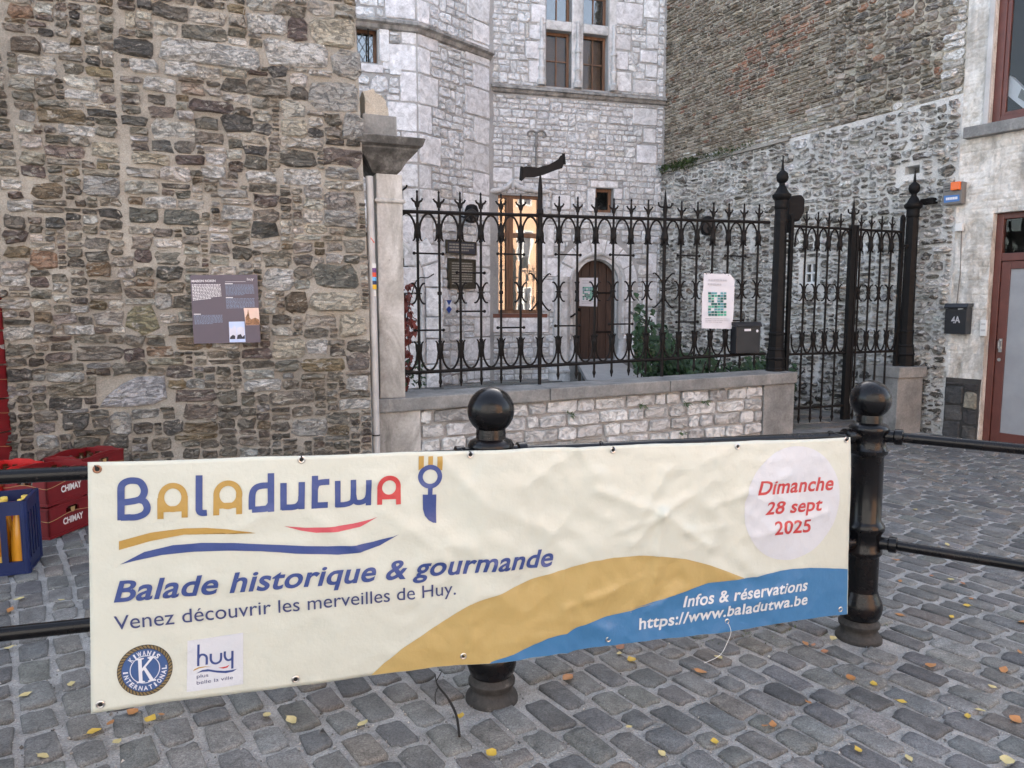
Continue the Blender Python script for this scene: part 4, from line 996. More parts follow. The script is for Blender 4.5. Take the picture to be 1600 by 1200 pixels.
# ------------------------------------------------------------------ plastered street front on the right
facade = empty('plastered_house', FAC.mat(), 'peeling whitewashed street front at the right edge, with a red-brown door and window', 'house')
def street_front():
    rg = random.Random(77); L = 5.0; H = 9.5
    dl = FAC.uv(1537, 600)[0]; dt = FAC.uv(1560, 332)[1]; door = (FAC.uv(1541, 500)[0], gz(5.6) - .02, FAC.uv(1541, 500)[0] + 1.02, dt)
    w0 = FAC.uv(1548, 150)[0]; wb = FAC.uv(1560, 192)[1]; win = (w0, wb, w0 + 1.15, wb + 1.75)
    holes = [door, win]
    # uneven plaster: fine sheet with displaced points, holes cut out
    us = []; u = 0.0
    g = .022; nx = int(L / g)
    def lines(lo, hi, step, fixed):
        q = [lo + (hi - lo) * i / int((hi - lo) / step) for i in range(int((hi - lo) / step) + 1)]
        q = [x for x in q if all(abs(x - f_) > step * .45 for f_ in fixed)] + list(fixed); return sorted(set(q))
    us = lines(0, 2.6, g, [door[0], door[2], win[0], win[2], 0, 2.6]) + [5.0]; vs_ = lines(-.3, 5.6, g, [door[3], win[1], win[3], -.3, 5.6, .0 + door[1]]) + [H]
    bm = bmesh.new(); G = {}
    fixu = (door[0], door[2], win[0], win[2]); fixv = (door[3], win[1], win[3])
    for i, u in enumerate(us):
        for j, v in enumerate(vs_):
            e = noise.noise(Vector((u * 2.2, v * 2.6, 0))) * .022 + noise.noise(Vector((u * 7, v * 8, 3))) * .014 + noise.noise(Vector((u * 19, v * 24, 3))) * .006
            # worn joints of the blocks beneath
            ch = .085; vw = v + .012 * noise.noise(Vector((u * 3, v * 3, 1))); rw_ = int((vw + 1) / ch); jr = min(abs((vw + 1) % ch), ch - abs((vw + 1) % ch)) / .016
            ju = (u + (rw_ % 2) * .11 + .02 * noise.noise(Vector((rw_, u * 2, 0)))) % .22; jr = min(1, jr, min(ju, .22 - ju) / .016)
            e += -.007 * (1 - jr) * max(0, min(1, .75 + 1.6 * noise.noise(Vector((u * 1.3, v * 1.3, 9)))))
            if u == 0: e = 0
            G[i, j] = bm.verts.new((u, -e - .004, v))
    for i in range(len(us) - 1):
        for j in range(len(vs_) - 1):
            u, v = (us[i] + us[i+1]) / 2, (vs_[j] + vs_[j+1]) / 2
            if any(h[0] < u < h[2] and h[1] < v < h[3] for h in holes): continue
            bm.faces.new((G[i, j], G[i+1, j], G[i+1, j+1], G[i, j+1]))
    for e in [e for e in bm.edges if len(e.link_faces) == 1]:
        a, b = e.verts; 
        if any(h[0] - .01 < (a.co.x + b.co.x) / 2 < h[2] + .01 and h[1] - .01 < (a.co.z + b.co.z) / 2 < h[3] + .01 for h in holes):
            c, d = bm.verts.new((a.co.x, .28, a.co.z)), bm.verts.new((b.co.x, .28, b.co.z)); bm.faces.new((a, b, d, c))
    bm_obj('wall', bm, M['plaster'], facade, smooth=False)
    bm = bmesh.new(); box2(bm, (.03, .5, -.3), (L, 3.5, H)); bm_obj('interior', bm, M['interior'], facade)
    # dark stone plinth blocks
    zt = FAC.uv(1500, 592)[1]; pre = []
    Wp = door[0] - .02; rects = pack(Wp, zt + .28, .02, lambda u, v: (rg.uniform(.18, .34), rg.uniform(.14, .24)), rg, (), None, minw=.1)
    pcs = rects_to_pieces(rects, rg, lambda u, v: pick(rg, [(3, (.05, .05, .052)), (2, (.08, .078, .075)), (1, (.13, .12, .11)), (.5, (.25, .22, .18))]), .016, .12, .05, .025, (0.01, -.3), inset=.88, rough=.4)
    bm = bmesh.new(); box2(bm, (.012, -.030, -.3), (door[0] - .012, .05, zt + .01)); bm_obj('plinth_core', bm, M['dark_plinth_core'], facade)
    emit(pcs, facade, lambda a, b, c: (a, -c - .028, b), FAC.mat(), M['dark_plinth'], 'plinth_stone', 'plinth_stones', 60)
    # window with sill
    W = empty('red_brown_window'); W.parent = facade; a, b, c, d = win; f = bmesh.new(); fr = .085
    for q in ((a, b, a + fr, d), (c - fr, b, c, d), (a + fr, b, c - fr, b + fr), (a + fr, d - fr, c - fr, d)): box2(f, (q[0], .07, q[1]), (q[2], .15, q[3]))
    for q in ((a + fr, b + fr, a + fr + .045, d - fr), (c - fr - .045, b + fr, c - fr, d - fr), (a + fr + .045, b + fr, c - fr - .045, b + fr + .045), (a + fr + .045, d - fr - .045, c - fr - .045, d - fr)): box2(f, (q[0], .085, q[1]), (q[2], .135, q[3]))
    bm_obj('window_frame', f, M['red_brown_paint'], W, bevel=.006); f = bmesh.new(); box2(f, (a + fr, .11, b + fr), (c - fr, .114, d - fr)); bm_obj('pane', f, M['window_glass'], W)
    f = bmesh.new(); s0 = FAC.uv(1505, 210, .1)[0]; sz = FAC.uv(1540, 193, .1)[1]; box2(f, (s0, -.11, sz - .13), (s0 + 1.75, .16, sz)); bm_obj('sill', f, M['bluestone'], W, bevel=.01)
    f = bmesh.new(); box2(f, (a - .06, -.03, b + .01), (a - .002, .10, d + .1)); box2(f, (a - .06, -.03, d + .003), (c + .06, .10, d + .1)); bm_obj('cement_surround', f, M['pipe_grey'], W, bevel=.008)
    # white carton with a label on the inside sill
    q = [FAC.uv(*p, -.16) for p in ((1563, 140), (1600, 170), (1608, 147), (1578, 118))]
    f = bmesh.new(); prism(f, [(x, z) for x, z in q], .16, .30); o = bm_obj('carton', f, M['paper'], None); o.matrix_world = FAC.mat(); tag(o, 'white carton standing tilted behind the red-brown window', 'carton')
    q = [FAC.uv(*p, -.15) for p in ((1590, 152), (1604, 161), (1608, 148), (1596, 138))]
    f = bmesh.new(); prism(f, q, .153, .158); bm_obj('print', f, M['box_grey'], o)
    q = [FAC.uv(*p, -.3) for p in ((1560, 178), (1640, 178), (1640, 60), (1580, 70))]
    f = bmesh.new(); prism(f, [(a + fr + .1, b + .09), (c - .2, b + .09), (c - .2, b + .8), (a + fr + .35, b + .95), (a + fr + .2, b + .5)], .33, .45); o = bm_obj('goods_shelf', f, M['box_grey'], None); o.matrix_world = FAC.mat(); tag(o, 'grey bulky goods piled behind the carton in the red-brown window', 'boxes')
    # door with transom light and frosted pane
    Dd = empty('red_brown_door'); Dd.parent = facade; a, b, c, d = door; tz = FAC.uv(1560, 402)[1]; f = bmesh.new()
    for q in ((a, b, a + .075, d), (c - .075, b, c, d), (a + .075, d - .07, c - .075, d), (a + .075, tz - .04, c - .075, tz + .05)): box2(f, (q[0], .10, q[1]), (q[2], .19, q[3]))
    bm_obj('door_frame', f, M['red_brown_paint'], Dd, bevel=.006)
    f = bmesh.new(); A, Bz, C, Dz = a + .08, b + .02, c - .08, tz - .045
    for q in ((A, Bz, A + .095, Dz), (C - .095, Bz, C, Dz), (A + .095, Bz, C - .095, Bz + .11), (A + .095, Dz - .09, C - .095, Dz)): box2(f, (q[0], .115, q[1]), (q[2], .165, q[3]))
    leaf = bm_obj('door_leaf', f, M['red_brown_paint'], Dd, bevel=.006)
    f = bmesh.new(); box2(f, (A + .09, .135, Bz + .10), (C - .09, .15, Dz - .085)); bm_obj('pane', f, M['frosted'], Dd)
    f = bmesh.new(); box2(f, (a + .07, .14, tz + .045), (c - .07, .144, d - .065)); bm_obj('transom_pane', f, M['window_glass'], Dd)
    f = bmesh.new(); hz = FAC.uv(1555, 540)[1]; hx = A + .045; box2(f, (hx - .012, .095, hz - .08), (hx + .022, .113, hz + .08)); tube(f, [(hx, .10, hz - .03), (hx, .06, hz - .03), (hx, .055, hz + .05), (hx, .10, hz + .06)], .010, 8); bm_obj('handle', f, M['steel'], Dd, bevel=0)
    f = bmesh.new(); lathe(f, [(.02, 0), (.02, .01)], 12); 
    for v in f.verts: v.co = Vector((hx + v.co.x, .108 - v.co.z, hz - .17 + v.co.y))
    bm_obj('keyhole', f, M['steel'], Dd)
    f = bmesh.new(); box2(f, (a - .02, -.05, b - .1), (c + .02, .2, b - .002)); bm_obj('doorstep', f, M['bluestone'], Dd, bevel=.008)
    return door
DOOR = street_front()
def opposite():
    """houses on the other side of the little square, behind the photographer: their sunlit fronts show in the window panes"""
    for k, (x0, x1, h, gable, lab) in enumerate(((-13, -3.5, 9.5, 0, 'grey plastered house across the square, behind the photographer on the left'), (-3.3, 6, 8.5, 1, 'gabled grey house across the square, mirrored in the upper window'), (6.2, 20, 10.5, 0, 'tall sunlit peach house across the square, mirrored in the tall window'))):
        y = -8.5 - k * .4; r = empty('opposite_house', (x0, y, 0), lab, 'house'); W = x1 - x0
        f = bmesh.new(); box2(f, (0, -6, -.5), (W, 0, h)); bm_obj('wall', f, M['render_peach' if k == 2 else 'render_grey'], r)
        f = bmesh.new()
        if gable: prism(f, [(-.2, h + .002), (W + .2, h + .002), (W / 2, h + 4)], -6, .3)
        else:
            prism(f, [(-6.2, h + .002), (.4, h + .002), (-3, h + 2.6)], 0, W, 'xz')
            for v in f.verts: v.co = Vector((v.co.y, v.co.x, v.co.z))
        bm_obj('roof', f, M['roof_slate'], r)
        for j in range(3):
            for i in range(int(W / 2.4)):
                cx = 1.3 + i * 2.4; z = .9 + j * 3
                f = bmesh.new(); box2(f, (cx - .5, .001, z), (cx + .5, .06, z + 1.7)); o = bm_obj('window', f, M['white_paint'], r)
                for s in (-1, 1): f = bmesh.new(); box2(f, (cx + s * .24 - .19, .061, z + .1), (cx + s * .24 + .19, .07, z + 1.6)); bm_obj('pane', f, M['photo_dark'], o)
opposite()
# ================================================================== RAILINGS AND GATES
def spline(pts, n=5):
    out = []; P = [Vector(p) for p in pts]
    for i in range(len(P) - 1):
        a, b, c, d = P[max(0, i-1)], P[i], P[i+1], P[min(len(P)-1, i+2)]
        for k in range(n):
            t = k / n; out.append(.5 * ((2*b) + (c - a) * t + (2*a - 5*b + 4*c - d) * t*t + (3*b - a - 3*c + d) * t**3))
    out.append(P[-1]); return out
def me_of(fn, mat, name):
    bm = bmesh.new(); fn(bm); bmesh.ops.recalc_face_normals(bm, faces=bm.faces[:]); me = bpy.data.meshes.new(name); bm.to_mesh(me); bm.free(); me.materials.append(mat); return me
def inst(name, me, parent, loc, rz=0.0, sc=None, ry=0.0):
    o = bpy.data.objects.new(name, me); o.location = loc; o.rotation_euler = (0, ry, rz)
    if sc: o.scale = sc
    return link(o, parent)
IR = M['rusty_iron']
def fleur(bm):      # three-pronged crown of a bar
    tube(bm, [(0, 0, -.02), (0, 0, .05), (0, 0, .06), (0, 0, .09), (0, 0, .17), (0, 0, .185), (0, 0, .20)], [.011, .011, .018, .014, .008, .012, .004], 8)
    for s in (-1, 1): tube(bm, spline([(s*.006, 0, .045), (s*.018, 0, .085), (s*.042, 0, .105), (s*.052, 0, .125)], 4), [.012, .012, .012, .012, .011, .011, .011, .010, .010, .009, .008, .010, .012], 6, .7)
FLEUR = me_of(fleur, IR, 'finial')
def tulip(bm):      # leaf cluster that clasps a bar under the arches, tips turned out below
    lathe(bm, [(.012, .115), (.016, .10), (.024, .06), (.032, .02), (.034, -.005), (.026, -.03), (.016, -.045)], 8)
    for s in (-1, 1): tube(bm, spline([(s*.020, 0, .02), (s*.026, 0, -.03), (s*.030, 0, -.05), (s*.046, 0, -.068)], 3), [.011, .011, .011, .010, .010, .009, .009, .008, .007, .004], 6)
    for s in (-1, 1): tube(bm, spline([(0, s*.020, .02), (0, s*.024, -.03), (0, s*.028, -.05), (0, s*.040, -.068)], 3), .008, 5)
TULIP = me_of(tulip, IR, 'tulip_collar')
def scroll(bm, k=1.0):
    lathe(bm, [(.012, -.018), (.021, -.014), (.023, 0), (.021, .014), (.012, .018)], 10)
    tube(bm, [(-.035, 0, 0), (.035, 0, 0)], .007, 6)
    for s in (-1, 1):
        for t in (-1, 1):
            tube(bm, spline([(s*.013, 0, t*.012), (s*.019, 0, t*.05*k), (s*.040*k, 0, t*.088*k), (s*.062*k, 0, t*.105*k), (s*.074*k, 0, t*.100*k)], 4), [.010]*6 + [.009]*6 + [.007]*5, 6)
SCROLL = me_of(lambda b: scroll(b, .92), IR, 'scroll'); BIGSCROLL = me_of(lambda b: scroll(b, 1.75), IR, 'scroll')
def trident(bm):
    tube(bm, [(0, 0, -.1), (0, 0, .05), (0, 0, .10), (0, 0, .20), (0, 0, .31)], [.018, .018, .026, .014, .003], 8)
    tube(bm, spline([(-.085, 0, .175), (-.075, 0, .135), (-.03, 0, .125), (0, 0, .13), (.03, 0, .125), (.075, 0, .135), (.085, 0, .175)], 3), .010, 6); lathe(bm, [(.016, .105), (.026, .125), (.026, .14), (.014, .16)], 8)
TRIDENT = me_of(trident, IR, 'finial')
def drop_end(bm): lathe(bm, [(.011, .03), (.016, .012), (.019, 0), (.015, -.018), (.010, -.03), (.008, -.05), (.003, -.058)], 8)
DROP = me_of(drop_end, IR, 'drop_end')
def arch_me(sp, up, name):
    h = sp / 2 - .012; pts = spline([(-h, 0, -.235), (-h + .006, 0, -.18), (-h * .80, 0, -.10), (-h * .42, 0, -.035), (0, 0, -.012)], 5)
    L = pts + [Vector((-p.x, p.y, p.z)) for p in pts[::-1][1:]]
    if not up: L = [Vector((p.x, p.y, -p.z)) for p in L]
    return me_of(lambda b: tube(b, L, .0105, 6), IR, name)
def link_me(sp):
    def f(b):
        tube(b, [(-.035, 0, 0), (sp + .035, 0, 0)], .0085, 8)
        for x in (-.035, sp + .035): sphere(b, (x, 0, 0), .016, 10, 6)
    return me_of(f, IR, 'link_bar')
uf0 = FEN.uv(652, 340)[0]; uf1 = FEN.uv(1186, 340)[0]; SP = (uf1 - uf0) / 19
def TR(u): return 2.385 + KS * (u - FEN.uv(652, 331)[0])        # top rail height
ZTOP = FEN.uv(652, 331)[1]; ZBOT = FEN.uv(652, 582)[1]
def topz(u): return ZTOP + (FEN.uv(1186, 347)[1] - ZTOP) * (u - uf0) / (uf1 - uf0)
def botz(u): return ZBOT + (FEN.uv(1186, 553)[1] - ZBOT) * (u - uf0) / (uf1 - uf0)
def railings():
    root = empty('iron_railings', FEN.mat(), 'long black wrought-iron railings on the low wall, between pillar and round-topped gate post', 'railings')
    ue = FEN.uv(1203, 340)[0]; us_ = uf0 - SP * .82
    for nm, fz in (('top_rail', topz), ('bottom_rail', botz)):
        bm = bmesh.new(); tube(bm, [(us_, 0, fz(us_)), (ue, 0, fz(ue))], .017, 8); bm_obj(nm, bm, IR, root, smooth=True)
    AU, AD, LK = arch_me(SP, True, 'arch'), arch_me(SP, False, 'lower_arch'), link_me(SP)
    for i in range(20):
        u = uf0 + SP * i; zt, zb = topz(u), botz(u); thick = i in (6, 13)
        bm = bmesh.new(); r = .026 if i == 6 else .019 if i == 13 else .0125
        tube(bm, [(0, 0, (-.19 if thick else -.10)), (0, 0, .12 if i != 6 else .3), (0, 0, zt - zb)], [.019 if i == 6 else r, r, r], 8)
        b = bm_obj('bar', bm, IR, root, smooth=True, loc=(u, 0, zb)); H = zt - zb
        if i == 6:
            inst('collar', me_of(lambda q: (lathe(q, [(.026, .0), (.034, .02), (.034, .05), (.026, .07)], 10), tube(q, [(0,0,0), (0,0,.26), (0,0,.30), (0,0,.44)], [.026, .024, .020, .004], 8)), IR, 'collar'), b, (0, 0, H))
        else: inst('finial', TRIDENT if thick else FLEUR, b, (0, 0, H))
        inst('tulip_collar', TULIP, b, (0, 0, H - .20), sc=(1.25, 1.25, 1.1) if thick else None)
        inst('tulip_collar', TULIP, b, (0, 0, .225), sc=(1, 1, -1))
        inst('scroll', BIGSCROLL if thick else SCROLL, b, (0, 0, H - .755), rz=R(80) if i in (1, 4, 8) else R(random.Random(i).uniform(-12, 12)))
        if not thick: inst('drop_end', DROP, b, (0, 0, -.10))
        if i < 19: inst('arch', AU, root, (u + SP / 2, 0, topz(u + SP / 2))); inst('lower_arch', AD, root, (u + SP / 2, 0, botz(u + SP / 2)))
    inst('arch', AU, root, (uf0 - SP / 2, 0, topz(uf0 - SP / 2))); inst('lower_arch', AD, root, (uf0 - SP / 2, 0, botz(uf0 - SP / 2)))
    for i in (0, 2, 4, 7, 10, 14, 17):
        u = uf0 + SP * i; inst('link_bar', LK, root, (u, .0, topz(u) - (.56 if i == 2 else .38))); inst('link_bar', LK, root, (u, .0, topz(u) - (.93 if i == 2 else 1.10)))
    u = uf0 + 6 * SP
    # wavy iron pennant on the tall bar
    # the pennant stands on the spike; outlined with real thickness
    pn = [(812, 279), (815, 262), (822, 260), (840, 262), (858, 257), (872, 249), (876, 243), (882, 242), (882, 252), (878, 263), (868, 266), (850, 273), (835, 277), (821, 277), (815, 283)]
    q = [FEN.uv(x, y) for x, y in pn]; z = q[0][1] * 0 + min(p[1] for p in q)
    bm = bmesh.new(); prism(bm, [(a, b) for a, b in q], -.006, .006); tube(bm, [(q[0][0] + .012, 0, q[0][1] - .015), (q[1][0], 0, q[1][1] + .01)], .016, 8); tube(bm, [(q[7][0] - .012, 0, q[7][1] + .012), (q[8][0], 0, q[8][1] - .03)], .016, 8)
    tube(bm, [(u, 0, z - .06), (u, 0, z + .05)], .010, 8)
    o = bm_obj('pennant_vane', bm, M['black_iron'], None); o.matrix_world = FEN.mat(); tag(o, 'wavy black iron pennant standing on the spike of the thick railing bar', 'weather vane')
railings()
def post(px, z0, ztop, lab):
    u = FEN.uv(px, 450)[0]; p = FEN.P(u, z0); k = (ztop - z0) / 2.45
    r = empty('gate_post', (p.x, p.y, z0), lab, 'gate post', 'cast-iron gate posts')
    bm = bmesh.new(); lathe(bm, [(.110, 0), (.110, .035), (.104, .045), (.104, .13), (.113, .15), (.104, .17), (.094, .24), (.098, .255), (.089, .28)], 8, rot=R(22.5)); bm_obj('base', bm, M['black_iron'], r)
    bm = bmesh.new(); lathe(bm, [(.086, .281), (.084, .42), (.090, .43), (.090, .45), (.080, .46), (.070, 1.62 * k), (.072, 1.72 * k), (.068, 1.86 * k)], 8, rot=R(22.5)); bm_obj('shaft', bm, M['black_iron'], r)
    zt = 1.861 * k; bm = bmesh.new(); lathe(bm, [(.066, 0), (.078, .02), (.074, .05), (.076, .10), (.098, .125), (.105, .14), (.105, .165), (.075, .19), (.052, .24), (.030, .27)], 12, (0, 0, zt)); bm_obj('cap', bm, M['black_iron'], r, smooth=True)
    bm = bmesh.new(); lathe(bm, [(.028, .26), (.034, .275), (.030, .29), (.060, .32), (.068, .36), (.060, .40), (.030, .43), (.018, .44), (.013, .50), (.004, .60)], 16, (0, 0, zt)); bm_obj('ball_finial', bm, M['black_iron'], r, smooth=True)
    return u
zpa = cap_top(capR - .3) - .001
UPA = post(1216, zpa, zpa + 2.45, 'black cast-iron gate post with ball and spike, at the right end of the railings')
UPB = post(1420, PED_TOP - .001, PED_TOP + 2.45, 'black cast-iron gate post with ball and spike, on the bluestone pedestal')
def gate(px0, px1, pxs, left, lab):
    a, b = FEN.uv(px0, 450)[0], FEN.uv(px1, 450)[0]; x0 = FEN.O + FEN.D * a
    r = empty('iron_gate', FEN.mat(), lab, 'gate', 'leaves of the iron gate')
    zt = FEN.uv(1240, 352)[1] - .01; zm = FEN.uv(1235, 553)[1] - .005; zl = FEN.uv(1240, 641)[1] + .02; zb = FEN.uv(1245, 661)[1]
    bars = [FEN.uv(x, 450)[0] for x in pxs]
    for nm, z in (('top_rail', zt), ('middle_rail', zm), ('lower_rail', zl)):
        bm = bmesh.new(); tube(bm, [(a, 0, z), (b, 0, z)], .015, 8); bm_obj(nm, bm, IR, r, smooth=True)
    st = a if left else b; ml = b if left else a
    bm = bmesh.new(); box2(bm, (st - .022, -.02, zb + .02), (st + .022, .02, zt + (.18 if not left else .12))); sphere(bm, (st, 0, zt + (.19 if not left else .12)), .024, 10, 6); bm_obj('hinge_stile', bm, M['black_iron'], r)
    wd = .036 if left else .018
    bm = bmesh.new(); box2(bm, (ml - wd, -.03, zb), (ml + wd, .03, zt + .05)); bm_obj('meeting_stile', bm, M['black_iron'], r, bevel=.006)
    if left: inst('finial', TRIDENT, r, (ml, 0, zt + .06))
    sp = abs(bars[1] - bars[0]); AU, AD = arch_me(sp, True, 'arch'), arch_me(sp, False, 'lower_arch')
    bme = me_of(lambda q: tube(q, [(0, 0, 0), (0, 0, zt - zb - .05)], .012, 8), IR, 'bar')
    for u in bars:
        q = inst('bar', bme, r, (u, 0, zb + .05)); H = zt - zb - .05
        inst('finial', FLEUR, q, (0, 0, H), sc=(.9, .9, .9)); inst('tulip_collar', TULIP, q, (0, 0, H - .20)); inst('tulip_collar', TULIP, q, (0, 0, zm - zb - .05 + .2), sc=(1, 1, -1)); inst('scroll', SCROLL, q, (0, 0, H - .76)); inst('drop_end', DROP, q, (0, 0, 0))
    for i in range(-1, len(bars)):
        c = bars[0] + sp * (i + .5)
        if a - .02 < c < b + .02: inst('arch', AU, r, (c, 0, zt)); inst('lower_arch', AD, r, (c, 0, zm))
    for z in (zt - .17, zm - .2):
        bm = bmesh.new(); tube(bm, [(st, 0, z), (st + (-.10 if left else .09), 0, z)], .016, 8); sphere(bm, (st + (-.10 if left else .09), 0, z), .026, 10, 6); bm_obj('hinge', bm, IR, r, smooth=True)
gate(1233, 1328, (1256, 1274, 1291, 1309), True, 'left leaf of the black iron gate, with the broad meeting bar and trident')
gate(1334, 1405, (1341, 1357, 1373, 1389), False, 'right leaf of the black iron gate, hinged beside the pedestal')

# ================================================================== BOLLARD BARRIER AND BANNER
def bollard(p, lab):
    r = empty('bollard', (p.x, p.y, gz(p.x)), lab, 'bollard', 'cast-iron bollards with ball tops')
    parts = [('foot', 'worn_iron_base', [(.101, -.02), (.101, .012), (.097, .022), (.086, .034), (.080, .046), (.081, .058), (.089, .068), (.090, .080), (.082, .090), (.077, .105)]),
             ('bulge', 'black_enamel', [(.079, .104), (.086, .115), (.094, .14), (.096, .165), (.090, .19), (.078, .215), (.072, .235)]),
             ('shaft', 'black_enamel', [(.071, .234), (.070, .40), (.074, .405), (.081, .415), (.081, .430), (.074, .44), (.073, .50), (.078, .51), (.087, .525), (.087, .545), (.076, .56), (.070, .57), (.068, .86), (.072, .868), (.082, .876), (.084, .892), (.076, .905), (.073, .93), (.074, .96), (.084, .975), (.086, .99), (.078, 1.005), (.056, 1.015), (.054, 1.035)]),
             ('ball', 'black_enamel', [(.056, 1.030)] + [(.087 * math.sin(t), 1.118 - .087 * math.cos(t)) for t in [R(38) + (math.pi - R(38)) * i / 18 for i in range(19)]][:-1] + [(.002, 1.205)])]
    for nm, mt, pr in parts:
        bm = bmesh.new(); lathe(bm, pr, 40); bm_obj(nm, bm, M[mt], r, smooth=True)
    return r
B0 = B1 - bd * 1.76; B3 = Vector((B2.x + .86 * 1.6, B2.y - .51 * 1.6, 0))
bollard(B1, 'black ball-topped bollard standing behind the middle of the banner')
bollard(B2, 'black ball-topped bollard at the right end of the banner')
def rails():
    for k, (A, B, lab) in enumerate(((B0, B1, 'left stretch of black tube barrier, running out of the picture past the crates'), (B1, B2, 'middle stretch of black tube barrier, hidden behind the banner between two bollards'), (B2, B3, 'right stretch of black tube barrier, from the right bollard out over the cobbles'))):
        r = empty('barrier_rail', (A.x, A.y, gz(A.x)), lab, 'barrier', 'tube rails between the bollards'); d = B - A; dz = gz(B.x) - gz(A.x); dn = d.normalized()
        for z in (.957, .466):
            bm = bmesh.new(); a = Vector((0, 0, z)) + dn * .10; b = Vector((d.x, d.y, z + dz)) - dn * .10; tube(bm, [a, b], .0225, 20); bm_obj('rail', bm, M['black_enamel'], r, smooth=True)
            for e, s in ((Vector((0, 0, z)), 1), (Vector((d.x, d.y, z + dz)), -1)):
                bm = bmesh.new(); tube(bm, [e + dn * .06 * s, e + dn * .10 * s, e + dn * .105 * s, e + dn * .135 * s, e + dn * .14 * s], [.030, .028, .036, .036, .026], 16); bm_obj('socket', bm, M['black_enamel'], r, smooth=True)
    # third bollards just outside the picture
rails()
bollard(B0, 'black ball-topped bollard holding the left rails, just outside the picture'); bollard(B3, 'black ball-topped bollard holding the right rails, just outside the picture')

TLu, TLv = BAN.uv(137, 722); TRu, TRv = BAN.uv(1328, 683); BLu, BLv = BAN.uv(143, 1113); BRu, BRv = BAN.uv(1325, 960)
BW = (TRu - TLu + BRu - BLu) / 2
def st_uv(s, t):      # s 0..1 left to right, t 0..1 bottom to top
    u = (BLu + (BRu - BLu) * s) * (1 - t) + (TLu + (TRu - TLu) * s) * t; v = (BLv + (BRv - BLv) * s) * (1 - t) + (TLv + (TRv - TLv) * s) * t
    v += .004 * math.sin(s * 7 * math.pi) * (1 - t) + .003 * abs(math.sin(s * 6 * math.pi)) * -t
    return u, v
CREASES = [((1030, 800), (930, 765), .010, .020), ((1030, 800), (1110, 855), .012, .022), ((1030, 800), (1080, 770), .011, .018), ((1030, 800), (985, 850), .010, .02), ((1030, 800), (1022, 900), .012, .016), ((1040, 735), (1000, 800), .010, .03), ((1140, 860), (1180, 900), .008, .02),
    ((1110, 790), (1160, 770), .009, .018), ((1160, 770), (1230, 740), .006, .02), ((600, 800), (700, 870), .008, .03), ((690, 720), (750, 780), .010, .035), ((735, 860), (700, 850), .007, .018), ((735, 850), (735, 1030), .007, .020), ((880, 870), (884, 1020), .007, .018), ((880, 950), (960, 920), .008, .02), ((1180, 835), (1290, 800), .006, .018),
    ((480, 800), (560, 860), .006, .02), ((350, 840), (420, 800), .005, .018), ((820, 760), (900, 700), .008, .035), ((900, 790), (850, 850), .006, .02), ((1100, 720), (1150, 700), .006, .025), ((640, 940), (700, 900), .005, .02), ((1000, 960), (1060, 920), .006, .018), ((300, 900), (420, 930), .003, .03), ((960, 830), (1020, 810), .007, .012), ((1060, 830), (1140, 820), .006, .012), ((760, 790), (860, 830), .007, .03), ((930, 740), (900, 700), .008, .03), ((560, 760), (620, 740), .005, .03), ((1180, 940), (1250, 900), .004, .02)]
CR = [(Vector(BAN.uv(*a)), Vector(BAN.uv(*b)), h, w_) for a, b, h, w_ in CREASES]
def disp(u, v):
    s = (u - TLu) / BW; cen = max(0, min(1, (s - .12) * 3)) * max(0, min(1, (1.02 - s) * 6))
    tt = max(0, min(1, (TLv - .02 - v) * 7))
    d = .010 * noise.noise(Vector((u * 1.6, v * 2.2, 1))) * tt
    d += (.009 * (.5 - abs(noise.noise(Vector((u * 2.6, v * 3.4, 5))))) + .014 * (.5 - abs(noise.noise(Vector((u * 6.5 + v * 2, v * 7, 8)))))) * (.25 + .75 * cen) * tt
    d += .0055 * (.5 - abs(noise.noise(Vector((u * 15, v * 15, 2))))) * (.3 + .7 * cen)
    p = Vector((u, v))
    for a, b, h, w_ in CR:
        ab = b - a; t = max(0, min(1, (p - a).dot(ab) / ab.length_squared)); q = (p - a - ab * t).length
        if q < w_ * 4: d += h * 1.1 * math.exp(-math.sqrt(q * q + .000004) / (w_ * .75))
    # pressed forward where it lies over the bollard, sagging between
    d += .012 * math.exp(-((u) / .09) ** 2)
    d += .010 * (1 - tt) * 0 + .012 * max(0, (.35 - (v - BRv))) * math.sin(u * 3.1)
    return d
GSTEP = .0135
NS, NT = int(BW / GSTEP), int((TLv - BLv) / GSTEP)
